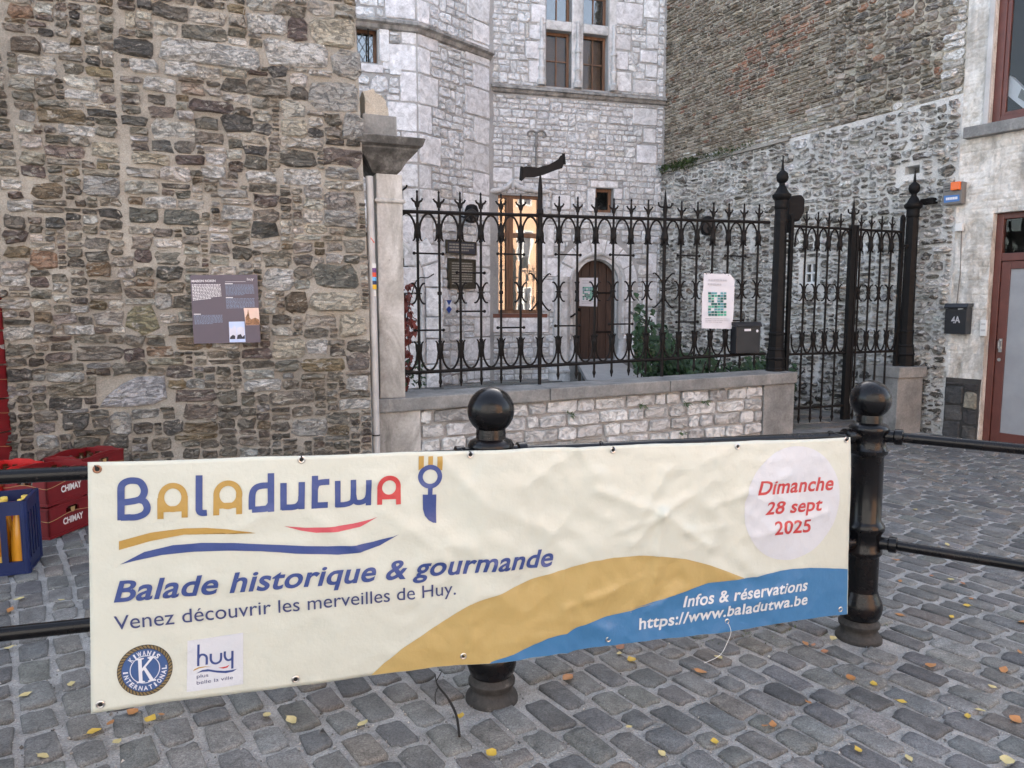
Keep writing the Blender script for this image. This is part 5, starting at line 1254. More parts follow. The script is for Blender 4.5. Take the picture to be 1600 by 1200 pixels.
def banner():
    root = empty('banner', BAN.mat(), 'long cream vinyl banner hung on the barrier, lettered Balade historique in blue', 'banner')
    V = []; Fc = []
    for j in range(NT + 1):
        for i in range(NS + 1):
            u, v = st_uv(i / NS, j / NT); V.append((u, -disp(u, v), v))
    for j in range(NT):
        for i in range(NS): a = j * (NS + 1) + i; Fc.append((a, a + 1, a + NS + 2, a + NS + 1))
    o = mesh_obj('sheet', V, Fc, M['vinyl_cream'], root, smooth=True)
    md = o.modifiers.new('thickness', 'SOLIDIFY'); md.thickness = .0012; md.offset = -1
    # hem welded along the edges
    def onto(name, bm, mat, off):
        """lay flat artwork (x=u, y=v) on the wrinkled sheet"""
        if not bm.verts: bm.free(); return
        x0, x1 = min(v.co.x for v in bm.verts), max(v.co.x for v in bm.verts); y0, y1 = min(v.co.y for v in bm.verts), max(v.co.y for v in bm.verts)
        st = .0125
        for k in range(int(x0 / st) - 1, int(x1 / st) + 2):
            if x0 < k * st < x1: bmesh.ops.bisect_plane(bm, geom=bm.verts[:] + bm.edges[:] + bm.faces[:], plane_co=(k * st, 0, 0), plane_no=(1, 0, 0))
        for k in range(int(y0 / st) - 1, int(y1 / st) + 2):
            if y0 < k * st < y1: bmesh.ops.bisect_plane(bm, geom=bm.verts[:] + bm.edges[:] + bm.faces[:], plane_co=(0, k * st, 0), plane_no=(0, 1, 0))
        for v in bm.verts: v.co = Vector((v.co.x, -disp(v.co.x, v.co.y) - off, v.co.y))
        bmesh.ops.recalc_face_normals(bm, faces=bm.faces[:])
        for f in bm.faces: f.normal_update()
        if sum(f.normal.y * f.calc_area() for f in bm.faces) > 0: bmesh.ops.reverse_faces(bm, faces=bm.faces[:])
        me = bpy.data.meshes.new(name); bm.to_mesh(me); bm.free(); me.materials.append(M[mat]); me.polygons.foreach_set('use_smooth', [True] * len(me.polygons))
        return link(bpy.data.objects.new(name, me), root)
    def poly(name, px, mat, off, uvs=False):
        bm = bmesh.new(); vs_ = [bm.verts.new((*(p if uvs else BAN.uv(*p)), 0)) for p in px]; bm.faces.new(vs_); bmesh.ops.triangulate(bm, faces=bm.faces[:]); return onto(name, bm, mat, off)
    def stroke_into(bm, pts, w_, smooth=6, zs=None):
        P = [Vector(BAN.uv(*p)) for p in (pts if smooth == 0 else [tuple(q) for q in spline([(a, b, 0) for a, b in pts], smooth)] and [(q.x, q.y) for q in spline([(a, b, 0) for a, b in pts], smooth)])]
        n = len(P); L, Rr = [], []
        for i, p in enumerate(P):
            t = (P[min(i+1, n-1)] - P[max(i-1, 0)]).normalized(); nn = Vector((-t.y, t.x)); k = 1.0
            if 0 < i < n - 1 and smooth == 0:
                a, b = (P[i] - P[i-1]).normalized(), (P[i+1] - P[i]).normalized(); k = 1 / max(.5, math.cos(a.angle(b) / 2))
            L.append(bm.verts.new((*(p + nn * w_ / 2 * k), 0))); Rr.append(bm.verts.new((*(p - nn * w_ / 2 * k), 0)))
        for i in range(n - 1): bm.faces.new((L[i], L[i+1], Rr[i+1], Rr[i]))
    def ring_into(bm, cx, cy, rx, ry, w_, n=40):
        c = Vector(BAN.uv(cx, cy)); a = abs(BAN.uv(cx + rx, cy)[0] - c.x); b = abs(BAN.uv(cx, cy + ry)[1] - c.y)
        I = [bm.verts.new((c.x + (a - w_/2) * math.cos(t), c.y + (b - w_/2) * math.sin(t), 0)) for t in [2*math.pi*i/n for i in range(n)]]
        O = [bm.verts.new((c.x + (a + w_/2) * math.cos(t), c.y + (b + w_/2) * math.sin(t), 0)) for t in [2*math.pi*i/n for i in range(n)]]
        for i in range(n): bm.faces.new((I[i], I[(i+1) % n], O[(i+1) % n], O[i]))
    # ---- coloured fields
    z3 = lambda x, y: (600 + x * .325, 690 + y * .325); z4 = lambda x, y: (950 + x * .3, 660 + y * .3); z2 = lambda x, y: (150 + x * .34375, 690 + y * .34375)
    def bedge(s0, s1, n=14, e=.002): return [st_uv(s0 + (s1 - s0) * i / n, e) for i in range(n + 1)]
    hill = [BAN.uv(*q) for q in [z3(0, 1065), z3(90, 990), z3(240, 890), z3(410, 775), z3(560, 720), z3(700, 660), z3(880, 605), z3(980, 575), z3(1100, 553), z3(1220, 545), z4(130, 690), z4(260, 691), z4(400, 707), z4(520, 738), z4(610, 770), z4(700, 806), z4(700, 850)]]
    s_l = (BAN.uv(580, 1057)[0] - BLu) / (BRu - BLu); s_m = (BAN.uv(1160, 980)[0] - BLu) / (BRu - BLu)
    poly('gold_hill', hill + bedge(s_m, s_l), 'vinyl_gold', .0016, True)
    wave = [BAN.uv(*q) for q in [z3(510, 1045), z3(640, 1002), z3(780, 940), z3(870, 915), z3(930, 885), z3(1050, 843), z3(1200, 802), z3(1300, 770), z4(0, 997), z4(150, 957), z4(300, 905), z4(430, 860), z4(520, 833), z4(620, 820), z4(760, 798), z4(900, 768), z4(960, 760), z4(1050, 755), z4(1150, 758)]] + [st_uv(.998, (BAN.uv(1325, 889)[1] - BRv) / (TRv - BRv))]
    s_w = (BAN.uv(762, 1030)[0] - BLu) / (BRu - BLu)
    poly('blue_wave', wave + bedge(.998, s_w), 'vinyl_blue', .0026, True)
    c = BAN.uv(1236.5, 786); e1 = BAN.uv(1309, 786)[0] - c[0]; e2 = BAN.uv(1236, 697)[1] - c[1]
    poly('white_circle', [(c[0] + e1 * math.cos(t), c[1] + e2 * math.sin(t)) for t in [2*math.pi*i/64 for i in range(64)]], 'vinyl_white', .0014, True)
    # ---- letters of the large name
    wd = 30 * .34375 * abs(BAN.uv(401, 800)[0] - BAN.uv(400, 800)[0])
    def letter(strokes, mat='ink_navy', k=1.0, rings=()):
        bm = bmesh.new()
        for pts, sm in strokes: stroke_into(bm, [z2(*p) for p in pts], wd * k, sm)
        for cx, cy, r in rings: q = z2(cx, cy); ring_into(bm, q[0], q[1], r * .34375, r * .34375, wd * k)
        onto('letter', bm, mat, .0020)
    letter([([(115, 356), (114, 225)], 0), ([(114, 228), (117, 200), (135, 183), (165, 176), (200, 183), (219, 212), (217, 240), (196, 262), (150, 272), (114, 276)], 5), ([(196, 262), (222, 272), (234, 300), (222, 325), (190, 340), (155, 343)], 5), ([(158, 342), (114, 344)], 0)])
    letter([([(294, 350), (294, 255)], 0), ([(404, 342), (404, 246)], 0), ([(296, 306), (402, 301)], 0)], 'ink_ochre', .88, [(350, 252, 53)])
    letter([([(469, 152), (469, 310)], 0), ([(469, 300), (473, 316), (486, 321), (505, 320)], 4)])
    letter([([(547, 332), (548, 242)], 0), ([(651, 326), (650, 232)], 0), ([(548, 290), (650, 284)], 0)], 'ink_ochre', .88, [(600, 239, 52)])
    letter([([(795, 142), (795, 314)], 0), ([(795, 197), (755, 198), (724, 210), (710, 240), (709, 305)], 5), ([(709, 306), (752, 303)], 0), ([(750, 303), (778, 298), (793, 280)], 4)])
    letter([([(852, 186), (852, 306)], 0), ([(845, 296), (890, 295)], 0), ([(888, 295), (912, 290), (930, 270), (933, 245)], 4), ([(935, 182), (933, 304)], 0)])
    letter([([(995, 154), (993, 302)], 0), ([(995, 212), (1003, 192), (1022, 184), (1060, 181)], 4), ([(990, 288), (1053, 285)], 0)])
    letter([([(1098, 177), (1098, 296)], 0), ([(1092, 286), (1130, 284)], 0), ([(1128, 284), (1155, 276), (1168, 255), (1169, 172)], 4), ([(1170, 240), (1176, 268), (1195, 275), (1222, 266), (1236, 240), (1239, 172)], 4), ([(1238, 172), (1237, 288)], 0)], k=.9)
    letter([([(1288, 285), (1288, 212)], 0), ([(1373, 283), (1373, 206)], 0), ([(1288, 250), (1373, 248)], 0)], 'ink_red', .82, [(1331, 206, 43)])
    bm = bmesh.new()
    for x0, x1, y in ((1466, 1489, 130), (1509, 1530, 108), (1549, 1572, 128)):
        q = [BAN.uv(*z2(*p)) for p in ((x0 - 1, y), (x1 - 1, y - 14 if x0 < 1500 else y), (x1, 64), (x0, 66))]; bm.faces.new([bm.verts.new((*p, 0)) for p in q])
    onto('fork_tines', bm, 'ink_ochre', .0018)
    bm = bmesh.new(); q = z2(1517, 157); ring_into(bm, q[0], q[1], 43 * .34375, 43 * .34375, wd * .82); stroke_into(bm, [z2(1517, 205), z2(1516, 240)], wd * .82, 0); onto('knife_ring', bm, 'ink_navy', .0024)
    poly('knife_blade', [z2(*p) for p in ((1483, 238), (1545, 238), (1545, 367), (1530, 366), (1510, 355), (1493, 335), (1485, 305))], 'ink_navy', .0020)
    poly('swoosh', [z2(*p) for p in ((105, 492), (250, 450), (400, 420), (500, 411), (600, 410), (726, 413), (700, 408), (600, 395), (500, 389), (400, 392), (250, 412), (105, 452))], 'ink_ochre', .0020)
    poly('swoosh', [z2(*p) for p in ((855, 382), (930, 402), (1000, 411), (1100, 407), (1200, 385), (1278, 340), (1250, 350), (1170, 370), (1080, 384), (950, 389))], 'ink_pink', .0020)
    poly('swoosh', [z2(*p) for p in ((110, 558), (180, 540), (300, 513), (450, 497), (600, 492), (750, 494), (900, 505), (1100, 511), (1200, 500), (1290, 470), (1375, 417), (1350, 428), (1260, 452), (1180, 468), (1050, 474), (850, 467), (620, 457), (480, 457), (350, 468), (220, 500))], 'ink_navy', .0020)
    # ---- set type
    def type_bm(body, bold=0.0, shear=0.0, space=1.0):
        cu = bpy.data.curves.new('t', 'FONT'); cu.body = body; cu.size = 1; cu.offset = bold; cu.shear = shear; cu.space_character = space; cu.resolution_u = 5
        ob = bpy.data.objects.new('t', cu); col.objects.link(ob); dg = bpy.context.evaluated_depsgraph_get(); me = bpy.data.meshes.new_from_object(ob.evaluated_get(dg))
        bm = bmesh.new(); bm.from_mesh(me); bpy.data.objects.remove(ob); bpy.data.curves.remove(cu); bpy.data.meshes.remove(me); bmesh.ops.remove_doubles(bm, verts=bm.verts[:], dist=1e-5); return bm
    globals()['type_bm'] = type_bm
    def text(body, p0, p1, cap_px, mat, bold=0.0, shear=0.0, off=.0036, space=1.0, name='letter'):
        """baseline from pixel p0 to p1 on the sheet, capital height in pixels at the left end"""
        bm = type_bm(body, bold * .82, 0, space); XH, CH = .458, .70
        for v in bm.verts:
            y = v.co.y; y = y * (.52 / XH) if 0 < y < XH else .52 + (y - XH) * (.735 - .52) / (CH - XH) if y >= XH else y
            v.co.y = y; v.co.x += shear * y
        xs = [v.co.x for v in bm.verts]; x0, x1 = min(xs), max(xs)
        a, b = Vector(BAN.uv(*p0)), Vector(BAN.uv(*p1)); hh = abs(BAN.uv(p0[0], p0[1] - cap_px)[1] - a.y); k = hh / .729
        for v in bm.verts:
            t = (v.co.x - x0) / (x1 - x0); q = a + (b - a) * t; v.co = Vector((q.x, q.y + v.co.y * k, 0))
        # every letter its own printed shape (an i keeps its dot)
        left = set(bm.faces); isl = []
        while left:
            st = [left.pop()]; grp = list(st)
            while st:
                for e in st.pop().edges:
                    for f in e.link_faces:
                        if f in left: left.discard(f); st.append(f); grp.append(f)
            xs = [v.co.x for f in grp for v in f.verts]; isl.append([min(xs), max(xs), grp])
        isl.sort(key=lambda q: q[0]); cl = []
        for q in isl:
            if cl and q[0] < cl[-1][1] - .45 * min(q[1] - q[0], cl[-1][1] - cl[-1][0]): cl[-1][1] = max(cl[-1][1], q[1]); cl[-1][2] += q[2]
            else: cl.append(q)
        for _, _, grp in cl:
            b2 = bmesh.new(); mp = {}
            for f in grp:
                try: b2.faces.new([mp.setdefault(v, None) or mp.__setitem__(v, b2.verts.new(v.co)) or mp[v] for v in f.verts])
                except ValueError: pass
            onto(name, b2, mat, off)
        bm.free()
    globals()['banner_text'] = text
    text('Balade historique & gourmande', (178, 940), (863, 882), 32, 'ink_navy', .026, .24, space=1.04)
    text('Venez découvrir les merveilles de Huy.', (179, 984), (711, 927), 22, 'ink_dark', 0, 0)
    text('Dimanche', (1180, 772), (1299, 764), 21, 'ink_red', .026, .18, .0026, 1.04); text('28 sept', (1192, 803), (1282, 796), 19, 'ink_red', .026, .16, .0026, 1.04); text('2025', (1206, 834), (1264, 830), 20, 'ink_red', .026, 0, .0026, 1.04)
    text('Infos & réservations', (1065, 947), (1260, 921), 17, 'ink_white', .024, .16, .0038, 1.04); text('https://www.baladutwa.be', (996, 982), (1260, 943), 17, 'ink_white', .024, .06, .0038, 1.04)
    # ---- round club emblem
    c = Vector(BAN.uv(227, 1046)); ra = abs(BAN.uv(269, 1046)[0] - c.x); rb = abs(BAN.uv(227, 1008)[1] - c.y)
    def disc(name, k, mat, off): poly(name, [(c.x + ra * k * math.cos(t), c.y + rb * k * math.sin(t)) for t in [2*math.pi*i/72 for i in range(72)]], mat, off, True)
    disc('emblem_rim', 1.03, 'emblem_dark', .0014); disc('emblem_ground', .86, 'emblem_blue', .0022)
    bm = bmesh.new(); n = 44
    for i in range(n):
        t0 = 2 * math.pi * i / n; q = []
        for dt, k in ((0, .88), (.09, .88), (.19, 1.01), (.10, 1.01)): q.append((c.x + ra * k * math.cos(t0 + dt), c.y + rb * k * math.sin(t0 + dt)))
        bm.faces.new([bm.verts.new((*p, 0)) for p in q])
    onto('rope_border', bm, 'emblem_gold', .0020)
    bm = bmesh.new(); n = 60
    I = [bm.verts.new((c.x + ra * .53 * math.cos(2*math.pi*i/n), c.y + rb * .53 * math.sin(2*math.pi*i/n) + rb * .04, 0)) for i in range(n)]; O = [bm.verts.new((c.x + ra * .56 * math.cos(2*math.pi*i/n), c.y + rb * .56 * math.sin(2*math.pi*i/n) + rb * .04, 0)) for i in range(n)]
    for i in range(n): bm.faces.new((I[i], I[(i+1) % n], O[(i+1) % n], O[i]))
    onto('emblem_ring', bm, 'emblem_silver', .0026)
    def arc_text(body, t0, t1, r0, r1, inward):
        n = len(body)
        for i, ch in enumerate(body):
            bm = type_bm(ch, .03); xs = [v.co.x for v in bm.verts]; w0, w1 = min(xs), max(xs); t = t0 + (t1 - t0) * (i + .5) / n; tw = abs(t1 - t0) / n * .74 * (.45 if ch == 'I' else 1.15 if ch == 'W' else 1)
            for v in bm.verts:
                a = (v.co.x - (w0 + w1) / 2) / max(.05, w1 - w0) * tw; rr = v.co.y / .729
                if inward: ang = t + a; rad = r1 - (r1 - r0) * rr
                else: ang = t - a; rad = r0 + (r1 - r0) * rr
                v.co = Vector((c.x + ra * rad * math.cos(ang), c.y + rb * rad * math.sin(ang), 0))
            onto('lettering', bm, 'emblem_silver', .0028)
    arc_text('KIWANIS', R(142), R(38), .61, .80, False); arc_text('INTERNATIONAL', R(172), R(368), .62, .80, True)
    kk = [[(-.34, .60), (-.02, .60), (-.02, .55), (-.11, .53), (-.11, .12), (.20, .50), (.12, .55), (.12, .60), (.42, .60), (.42, .55), (.34, .52), (.03, .16), (.32, -.46), (.42, -.50), (.42, -.55), (.10, -.55), (.10, -.50), (.17, -.47), (-.04, .05), (-.11, -.03), (-.11, -.46), (-.02, -.50), (-.02, -.55), (-.34, -.55), (-.34, -.50), (-.25, -.46), (-.25, .53), (-.34, .55)]]
    for q in kk: poly('lettering', [(c.x + ra * x * .95, c.y + rb * y * .86) for x, y in q], 'emblem_silver', .0030, True)
    # ---- town logo
    poly('logo_square', [(293, 1001), (380, 988), (380, 1069), (292, 1080)], 'vinyl_white', .0014)
    z5 = lambda x, y: (130 + x * .21875, 960 + y * .21875); pw = abs(BAN.uv(301, 1030)[0] - BAN.uv(300, 1030)[0])
    bm = bmesh.new()
    for pts, sm in (([(824, 212), (822, 366)], 0), ([(823, 312), (838, 288), (862, 284), (880, 298), (883, 322), (882, 356)], 4), ([(912, 278), (912, 320), (925, 342), (948, 348), (972, 338), (984, 318), (986, 272)], 4), ([(1012, 262), (1012, 300), (1026, 322), (1046, 324), (1064, 308), (1066, 258)], 4), ([(1066, 258), (1065, 386)], 0)):
        stroke_into(bm, [z5(*p) for p in pts], 17 * .21875 * pw, sm)
    onto('lettering', bm, 'ink_navy', .0022)
    poly('swoosh', [z5(*p) for p in ((785, 402), (825, 384), (870, 374), (918, 372), (870, 368), (825, 374), (795, 388))], 'ink_ochre', .0022); poly('swoosh', [z5(*p) for p in ((965, 378), (1000, 386), (1030, 378), (1046, 358), (1020, 370), (990, 376))], 'ink_red', .0022)
    poly('swoosh', [z5(*p) for p in ((808, 418), (850, 406), (900, 404), (960, 414), (1020, 418), (1070, 408), (1098, 388), (1060, 396), (1010, 402), (950, 398), (890, 388), (850, 394))], 'ink_navy', .0022)
    text('plus', z5(812, 452), z5(895, 440), 5.2, 'ink_dark', 0, 0, .0022); text('belle la ville', z5(812, 496), z5(1070, 460), 5.2, 'ink_dark', 0, 0, .0022)
    # ---- eyelets and ties
    def eyelet(px, py, nm='eyelet'):
        u, v = BAN.uv(px, py); y = -disp(u, v) - .0012; bm = bmesh.new(); pr = [(.0065, .0), (.0068, .002), (.0095, .0028), (.0122, .0016), (.0130, .0)]; n = 20; rings = []
        for r_, h in pr: rings.append([bm.verts.new((r_ * math.cos(2*math.pi*i/n), -h, r_ * math.sin(2*math.pi*i/n))) for i in range(n)])
        for a, b in zip(rings, rings[1:]):
            for i in range(n): bm.faces.new((a[i], a[(i+1) % n], b[(i+1) % n], b[i]))
        o = bm_obj(nm, bm, M['steel'] if px > 200 or py > 800 else M['brass_worn'], root, smooth=True, loc=(u, y, v))
        h = bmesh.new(); lathe(h, [(.0066, 0), (.0066, .0004)], 16)
        for q in h.verts: q.co = Vector((q.co.x, -q.co.z - .0003, q.co.y))
        bm_obj('eyelet_hole', h, M['tie_black'], o); return u, v, y
    tops = [(152, 733), (471, 718), (734, 710), (957, 703), (1150, 697), (1321, 687)]
    for k, p in enumerate(tops):
        u, v, y = eyelet(*p)
        if k == 4: continue
        zr = .957 + gz((BAN.P(u, 0)).x) + .0; bm = bmesh.new(); lean = (-.012, 0, -.006, -.002, 0, .008)[k]
        pts = spline([(u, y + .004, v - .004), (u + .001, y - .006, v), (u + lean * .4, y - .004, v + .012), (u + lean, .055, zr + .020), (u + lean, .100, zr + .027), (u + lean, .130, zr), (u + lean, .104, zr - .026), (u, .03, v + .002), (u, y + .006, v - .002)], 5)
        tube(bm, pts, .0024, 6); bm_obj('cable_tie', bm, M['tie_black'], root, smooth=True)
    for p in ((158, 1098), (462, 1062), (723, 1023), (949, 997), (1134, 970), (1313, 952)): eyelet(*p)
    u, v = BAN.uv(1134, 972); bm = bmesh.new(); tube(bm, spline([(u, -.02, v), (u + .005, -.03, v - .03), (u - .01, -.03, v - .07), (u - .06, -.05, v - .11), (u - .14, -.06, v - .125)], 6), .0011, 5); bm_obj('loose_string', bm, M['white_plastic'], root)
banner()
# ================================================================== THINGS ON AND AROUND THE WALLS
def on_wall(name, pl, lab, cat, group=None): return empty(name, pl.mat(), lab, cat, group)
def flat_text(body, pl, p0, p1, cap_px, off, mat, parent, bold=0.0, shear=0.0, th=.001, name='lettering', plane_off=None):
    """lettering standing th proud of a flat panel whose face is off in front of the plane"""
    bm = type_bm(body, bold, shear); xs = [v.co.x for v in bm.verts]; x0, x1 = min(xs), max(xs)
    a, b = Vector(pl.uv(*p0, off)), Vector(pl.uv(*p1, off)); k = abs(pl.uv(p0[0], p0[1] - cap_px, off)[1] - a.y) / .729
    for v in bm.verts:
        t = (v.co.x - x0) / (x1 - x0); q = a + (b - a) * t; v.co = Vector((q.x, -off - th, q.y + v.co.y * k))
    me = bpy.data.meshes.new(name); bm.to_mesh(me); bm.free(); me.materials.append(M[mat])
    return link(bpy.data.objects.new(name, me), parent)
def quad_px(bm, pl, pts, off, th=.001):
    q = [pl.uv(*p, off) for p in pts]; prism(bm, q, -off - th, -off)
def word_lines(bm, pl, rg, tl, tr, bl, br, n, off, th=.0008, fill=.62, ragged=.35, wlen=(.03, .11)):
    """lines of tiny illegible print as rows of word-long bars between four pixel corners"""
    def P(s, t):
        x = (tl[0] * (1 - s) + tr[0] * s) * (1 - t) + (bl[0] * (1 - s) + br[0] * s) * t; y = (tl[1] * (1 - s) + tr[1] * s) * (1 - t) + (bl[1] * (1 - s) + br[1] * s) * t; return x, y
    for k in range(n):
        t0, t1 = k / n, (k + fill) / n; s = 0; end = 1 if k < n - 1 else 1 - ragged
        while s < end:
            w_ = rg.uniform(*wlen); e = min(s + w_, end); quad_px(bm, pl, (P(s, t1), P(e, t1), P(e, t0), P(s, t0)), off, th); s = e + .018
def board():
    rg = random.Random(8); off = .075
    r = on_wall('information_board', LW, 'square grey information board headed MAISON NOKIN fixed to the rubble wall', 'sign')
    C4 = ((303, 537), (407, 535), (402, 429), (297, 430)); q = [LW.uv(*p, off) for p in C4]
    bm = bmesh.new(); prism(bm, q, -off, .0); bm_obj('back_box', bm, M['board_edge'], r)
    bm = bmesh.new(); prism(bm, q, -off - .003, -off - .0005); bm_obj('panel', bm, M['board_grey'], r)
    o2 = off + .0032; z8 = lambda x, y: (280 + x / 8, 410 + y / 8)
    flat_text('MAISON NOKIN', LW, z8(155, 247), z8(455, 243), 3.6, o2, 'board_text', r, .03)
    flat_text('huy', LW, z8(848, 228), z8(930, 222), 4.6, o2, 'board_text', r, .0)
    for nm, mt, args in (('small_print', 'board_text', (z8(158, 275), z8(515, 272), z8(172, 485), z8(530, 445), 11)), ('small_print', 'board_text_blue', (z8(575, 277), z8(932, 277), z8(585, 420), z8(940, 410), 9)), ('small_print', 'board_text_blue', (z8(583, 450), z8(940, 448), z8(590, 582), z8(945, 575), 8)), ('small_print', 'board_text_blue', (z8(186, 660), z8(540, 655), z8(195, 780), z8(545, 770), 8))):
        bm = bmesh.new(); word_lines(bm, LW, rg, *args, o2); o = bm_obj(nm, bm, M[mt], r); o['kind'] = 'stuff'
    bm = bmesh.new()
    for a in ((z8(572, 272), z8(668, 272), z8(668, 260), z8(572, 260)), (z8(583, 446), z8(672, 445), z8(672, 434), z8(583, 434)), (z8(183, 655), z8(270, 653), z8(270, 642), z8(183, 642))): quad_px(bm, LW, a, o2)
    quad_px(bm, LW, (z8(575, 244), z8(830, 242), z8(830, 238), z8(575, 240)), o2); o = bm_obj('headings', bm, M['board_text'], r); o['kind'] = 'stuff'
    def pic(nm, pts, layers):
        bm = bmesh.new(); quad_px(bm, LW, pts, o2, .0008); p = bm_obj(nm, bm, M[layers[0]], r)
        for k, (mt, poly) in enumerate(layers[1]):
            bm = bmesh.new(); quad_px(bm, LW, [z8(*q_) for q_ in poly], o2 + .0008 + .0003 * k, .0004); bm_obj('picture_shape', bm, M[mt], p)
    pic('town_picture', (z8(832, 785), z8(1010, 782), z8(992, 568), z8(805, 570)), ('photo_pink', [('photo_brown', ((832, 783), (1008, 780), (1000, 715), (950, 690), (900, 712), (880, 690), (872, 640), (860, 580), (850, 645), (828, 690)))]))
    pic('street_picture', (z8(630, 998), z8(830, 995), z8(815, 738), z8(620, 742)), ('photo_sky', [('photo_pale', ((632, 960), (722, 958), (716, 820), (690, 790), (650, 830), (625, 800))), ('photo_pale', ((726, 958), (822, 955), (812, 815), (770, 800), (722, 820))), ('photo_dark', ((632, 960), (700, 958), (700, 918), (672, 905), (640, 930))), ('photo_dark', ((720, 958), (822, 955), (820, 905), (790, 930), (770, 895), (730, 910)))]))
board()
def notice(name, pl, off, pts, tiles, lab, head, foot, rg):
    r = on_wall(name, pl, lab, 'notice'); q = [pl.uv(*p, off) for p in pts]
    bm = bmesh.new(); vs_ = [bm.verts.new((a, -off, b)) for a, b in q]; bm.faces.new(vs_); bmesh.ops.triangulate(bm, faces=bm.faces[:])
    bmesh.ops.subdivide_edges(bm, edges=bm.edges[:], cuts=2, use_grid_fill=True)
    for v in bm.verts: v.co.y += .004 * noise.noise(Vector((v.co.x * 6, v.co.z * 6, 1)))
    o = bm_obj('sheet', bm, M['paper'], r); md = o.modifiers.new('thickness', 'SOLIDIFY'); md.thickness = .001; md.offset = 0
    x0, y0, x1, y1 = tiles; o2 = off + .006; g = {k: bmesh.new() for k in ('print_green_dark', 'print_green_light', 'print_teal')}
    nx, ny = 6, 9
    for i in range(nx):
        for j in range(ny):
            if rg.random() < .10: continue
            mx = rg.uniform(.05, .2); a, b, c, d = x0 + (x1 - x0) * (i + mx) / nx, y0 + (y1 - y0) * (j + .12) / ny, x0 + (x1 - x0) * (i + 1) / nx, y0 + (y1 - y0) * (j + .9) / ny
            quad_px(g[rg.choice(list(g))], pl, ((a, d), (c, d), (c, b), (a, b)), o2, .0006)
    for k, bm in g.items(): ob = bm_obj('printed_tiles', bm, M[k], r); ob['kind'] = 'stuff'
    bm = bmesh.new()
    for a in (head, foot): word_lines(bm, pl, rg, *a, o2, .0006, .45, .3, (.06, .2))
    ob = bm_obj('small_print', bm, M['print_grey'], r); ob['kind'] = 'stuff'
    return r
rg9 = random.Random(9)
n1 = notice('poster', FEN, .045, ((1096, 513), (1143, 514), (1146, 492), (1148, 437), (1140, 428), (1100, 427), (1099, 450), (1097, 462)), (1106, 456, 1135, 494), 'white paper poster with a green tiled picture tied to the railings', ((1107, 436), (1136, 437), (1106, 449), (1136, 450), 2), ((1102, 497), (1140, 498), (1102, 505), (1140, 506), 3), rg9)
bm = bmesh.new()
for p in ((1104, 427), (1110, 426), (1133, 427), (1138, 429)):
    u, v = FEN.uv(*p, .045); tube(bm, [(u, -.05, v - .01), (u, -.02, v + .014), (u, 0, v + .012)], .004, 5)
ob = bm_obj('tie', bm, M['tie_black'], n1); ob['kind'] = 'stuff'
notice('poster', MAIN, -.19, ((905, 478), (933, 479), (934, 434), (905, 434)), (910, 448, 927, 469), 'white paper notice with a green tiled picture taped to the arched wooden door', ((910, 438), (929, 438), (910, 445), (929, 445), 2), ((909, 471), (930, 471), (909, 476), (930, 476), 2), rg9)

def floodlight(pl, px, py, off, lab, ry=0, sc=1.0, group='dark floodlights'):
    u, v = pl.uv(px, py, off); p = pl.P(u, v, off); r = empty('floodlight', (p.x, p.y, p.z), lab, 'floodlight', group)
    bm = bmesh.new(); s = sc
    lathe(bm, [(.05*s, -.15*s), (.10*s, -.13*s), (.125*s, -.05*s), (.12*s, .05*s), (.09*s, .13*s), (.04*s, .155*s)], 12); bm_obj('housing', bm, M['floodlight_black'], r, smooth=True)
    h = bmesh.new(); lathe(h, [(.095*s, 0), (.105*s, .01*s), (.095*s, .03*s)], 16); rot = Matrix.Rotation(R(100), 4, 'X')
    for q in h.verts: q.co = rot @ q.co + Vector((0, -.085*s, -.03*s))
    bm_obj('lens', h, M['board_edge'], r, smooth=True)
    bm = bmesh.new(); q = -pl.N * off * .98; tube(bm, [(0, 0, -.05*s), q * .6 + Vector((0, 0, -.04)), q + Vector((0, 0, -.02))], .014, 6); bm_obj('bracket', bm, M['black_iron'], r)
floodlight(TB, 737, 334, .30, 'rounded black floodlight on the turret wall, above the two dark plaques')
floodlight(SIDE, 1106, 353, .25, 'black floodlight on the whitewashed side wall, behind the railings above the poster', sc=1.05)
u, v = FEN.uv(1240, 326, -.12); p = FEN.P(u, v, -.12); r = empty('floodlight', (p.x, p.y, p.z), 'boxy black floodlight on top of the gate hinge bar beside the left gate post', 'floodlight', 'dark floodlights')
bm = bmesh.new(); prism(bm, [(-.09, -.15), (.05, -.15), (.10, -.05), (.10, .10), (.06, .15), (-.05, .14), (-.09, .08)], -.08, .08); bm_obj('housing', bm, M['floodlight_black'], r, bevel=.02)
bm = bmesh.new(); tube(bm, [(-.07, -.02, -.28), (-.06, 0, -.1)], .018, 8); bm_obj('bracket', bm, M['black_iron'], r)

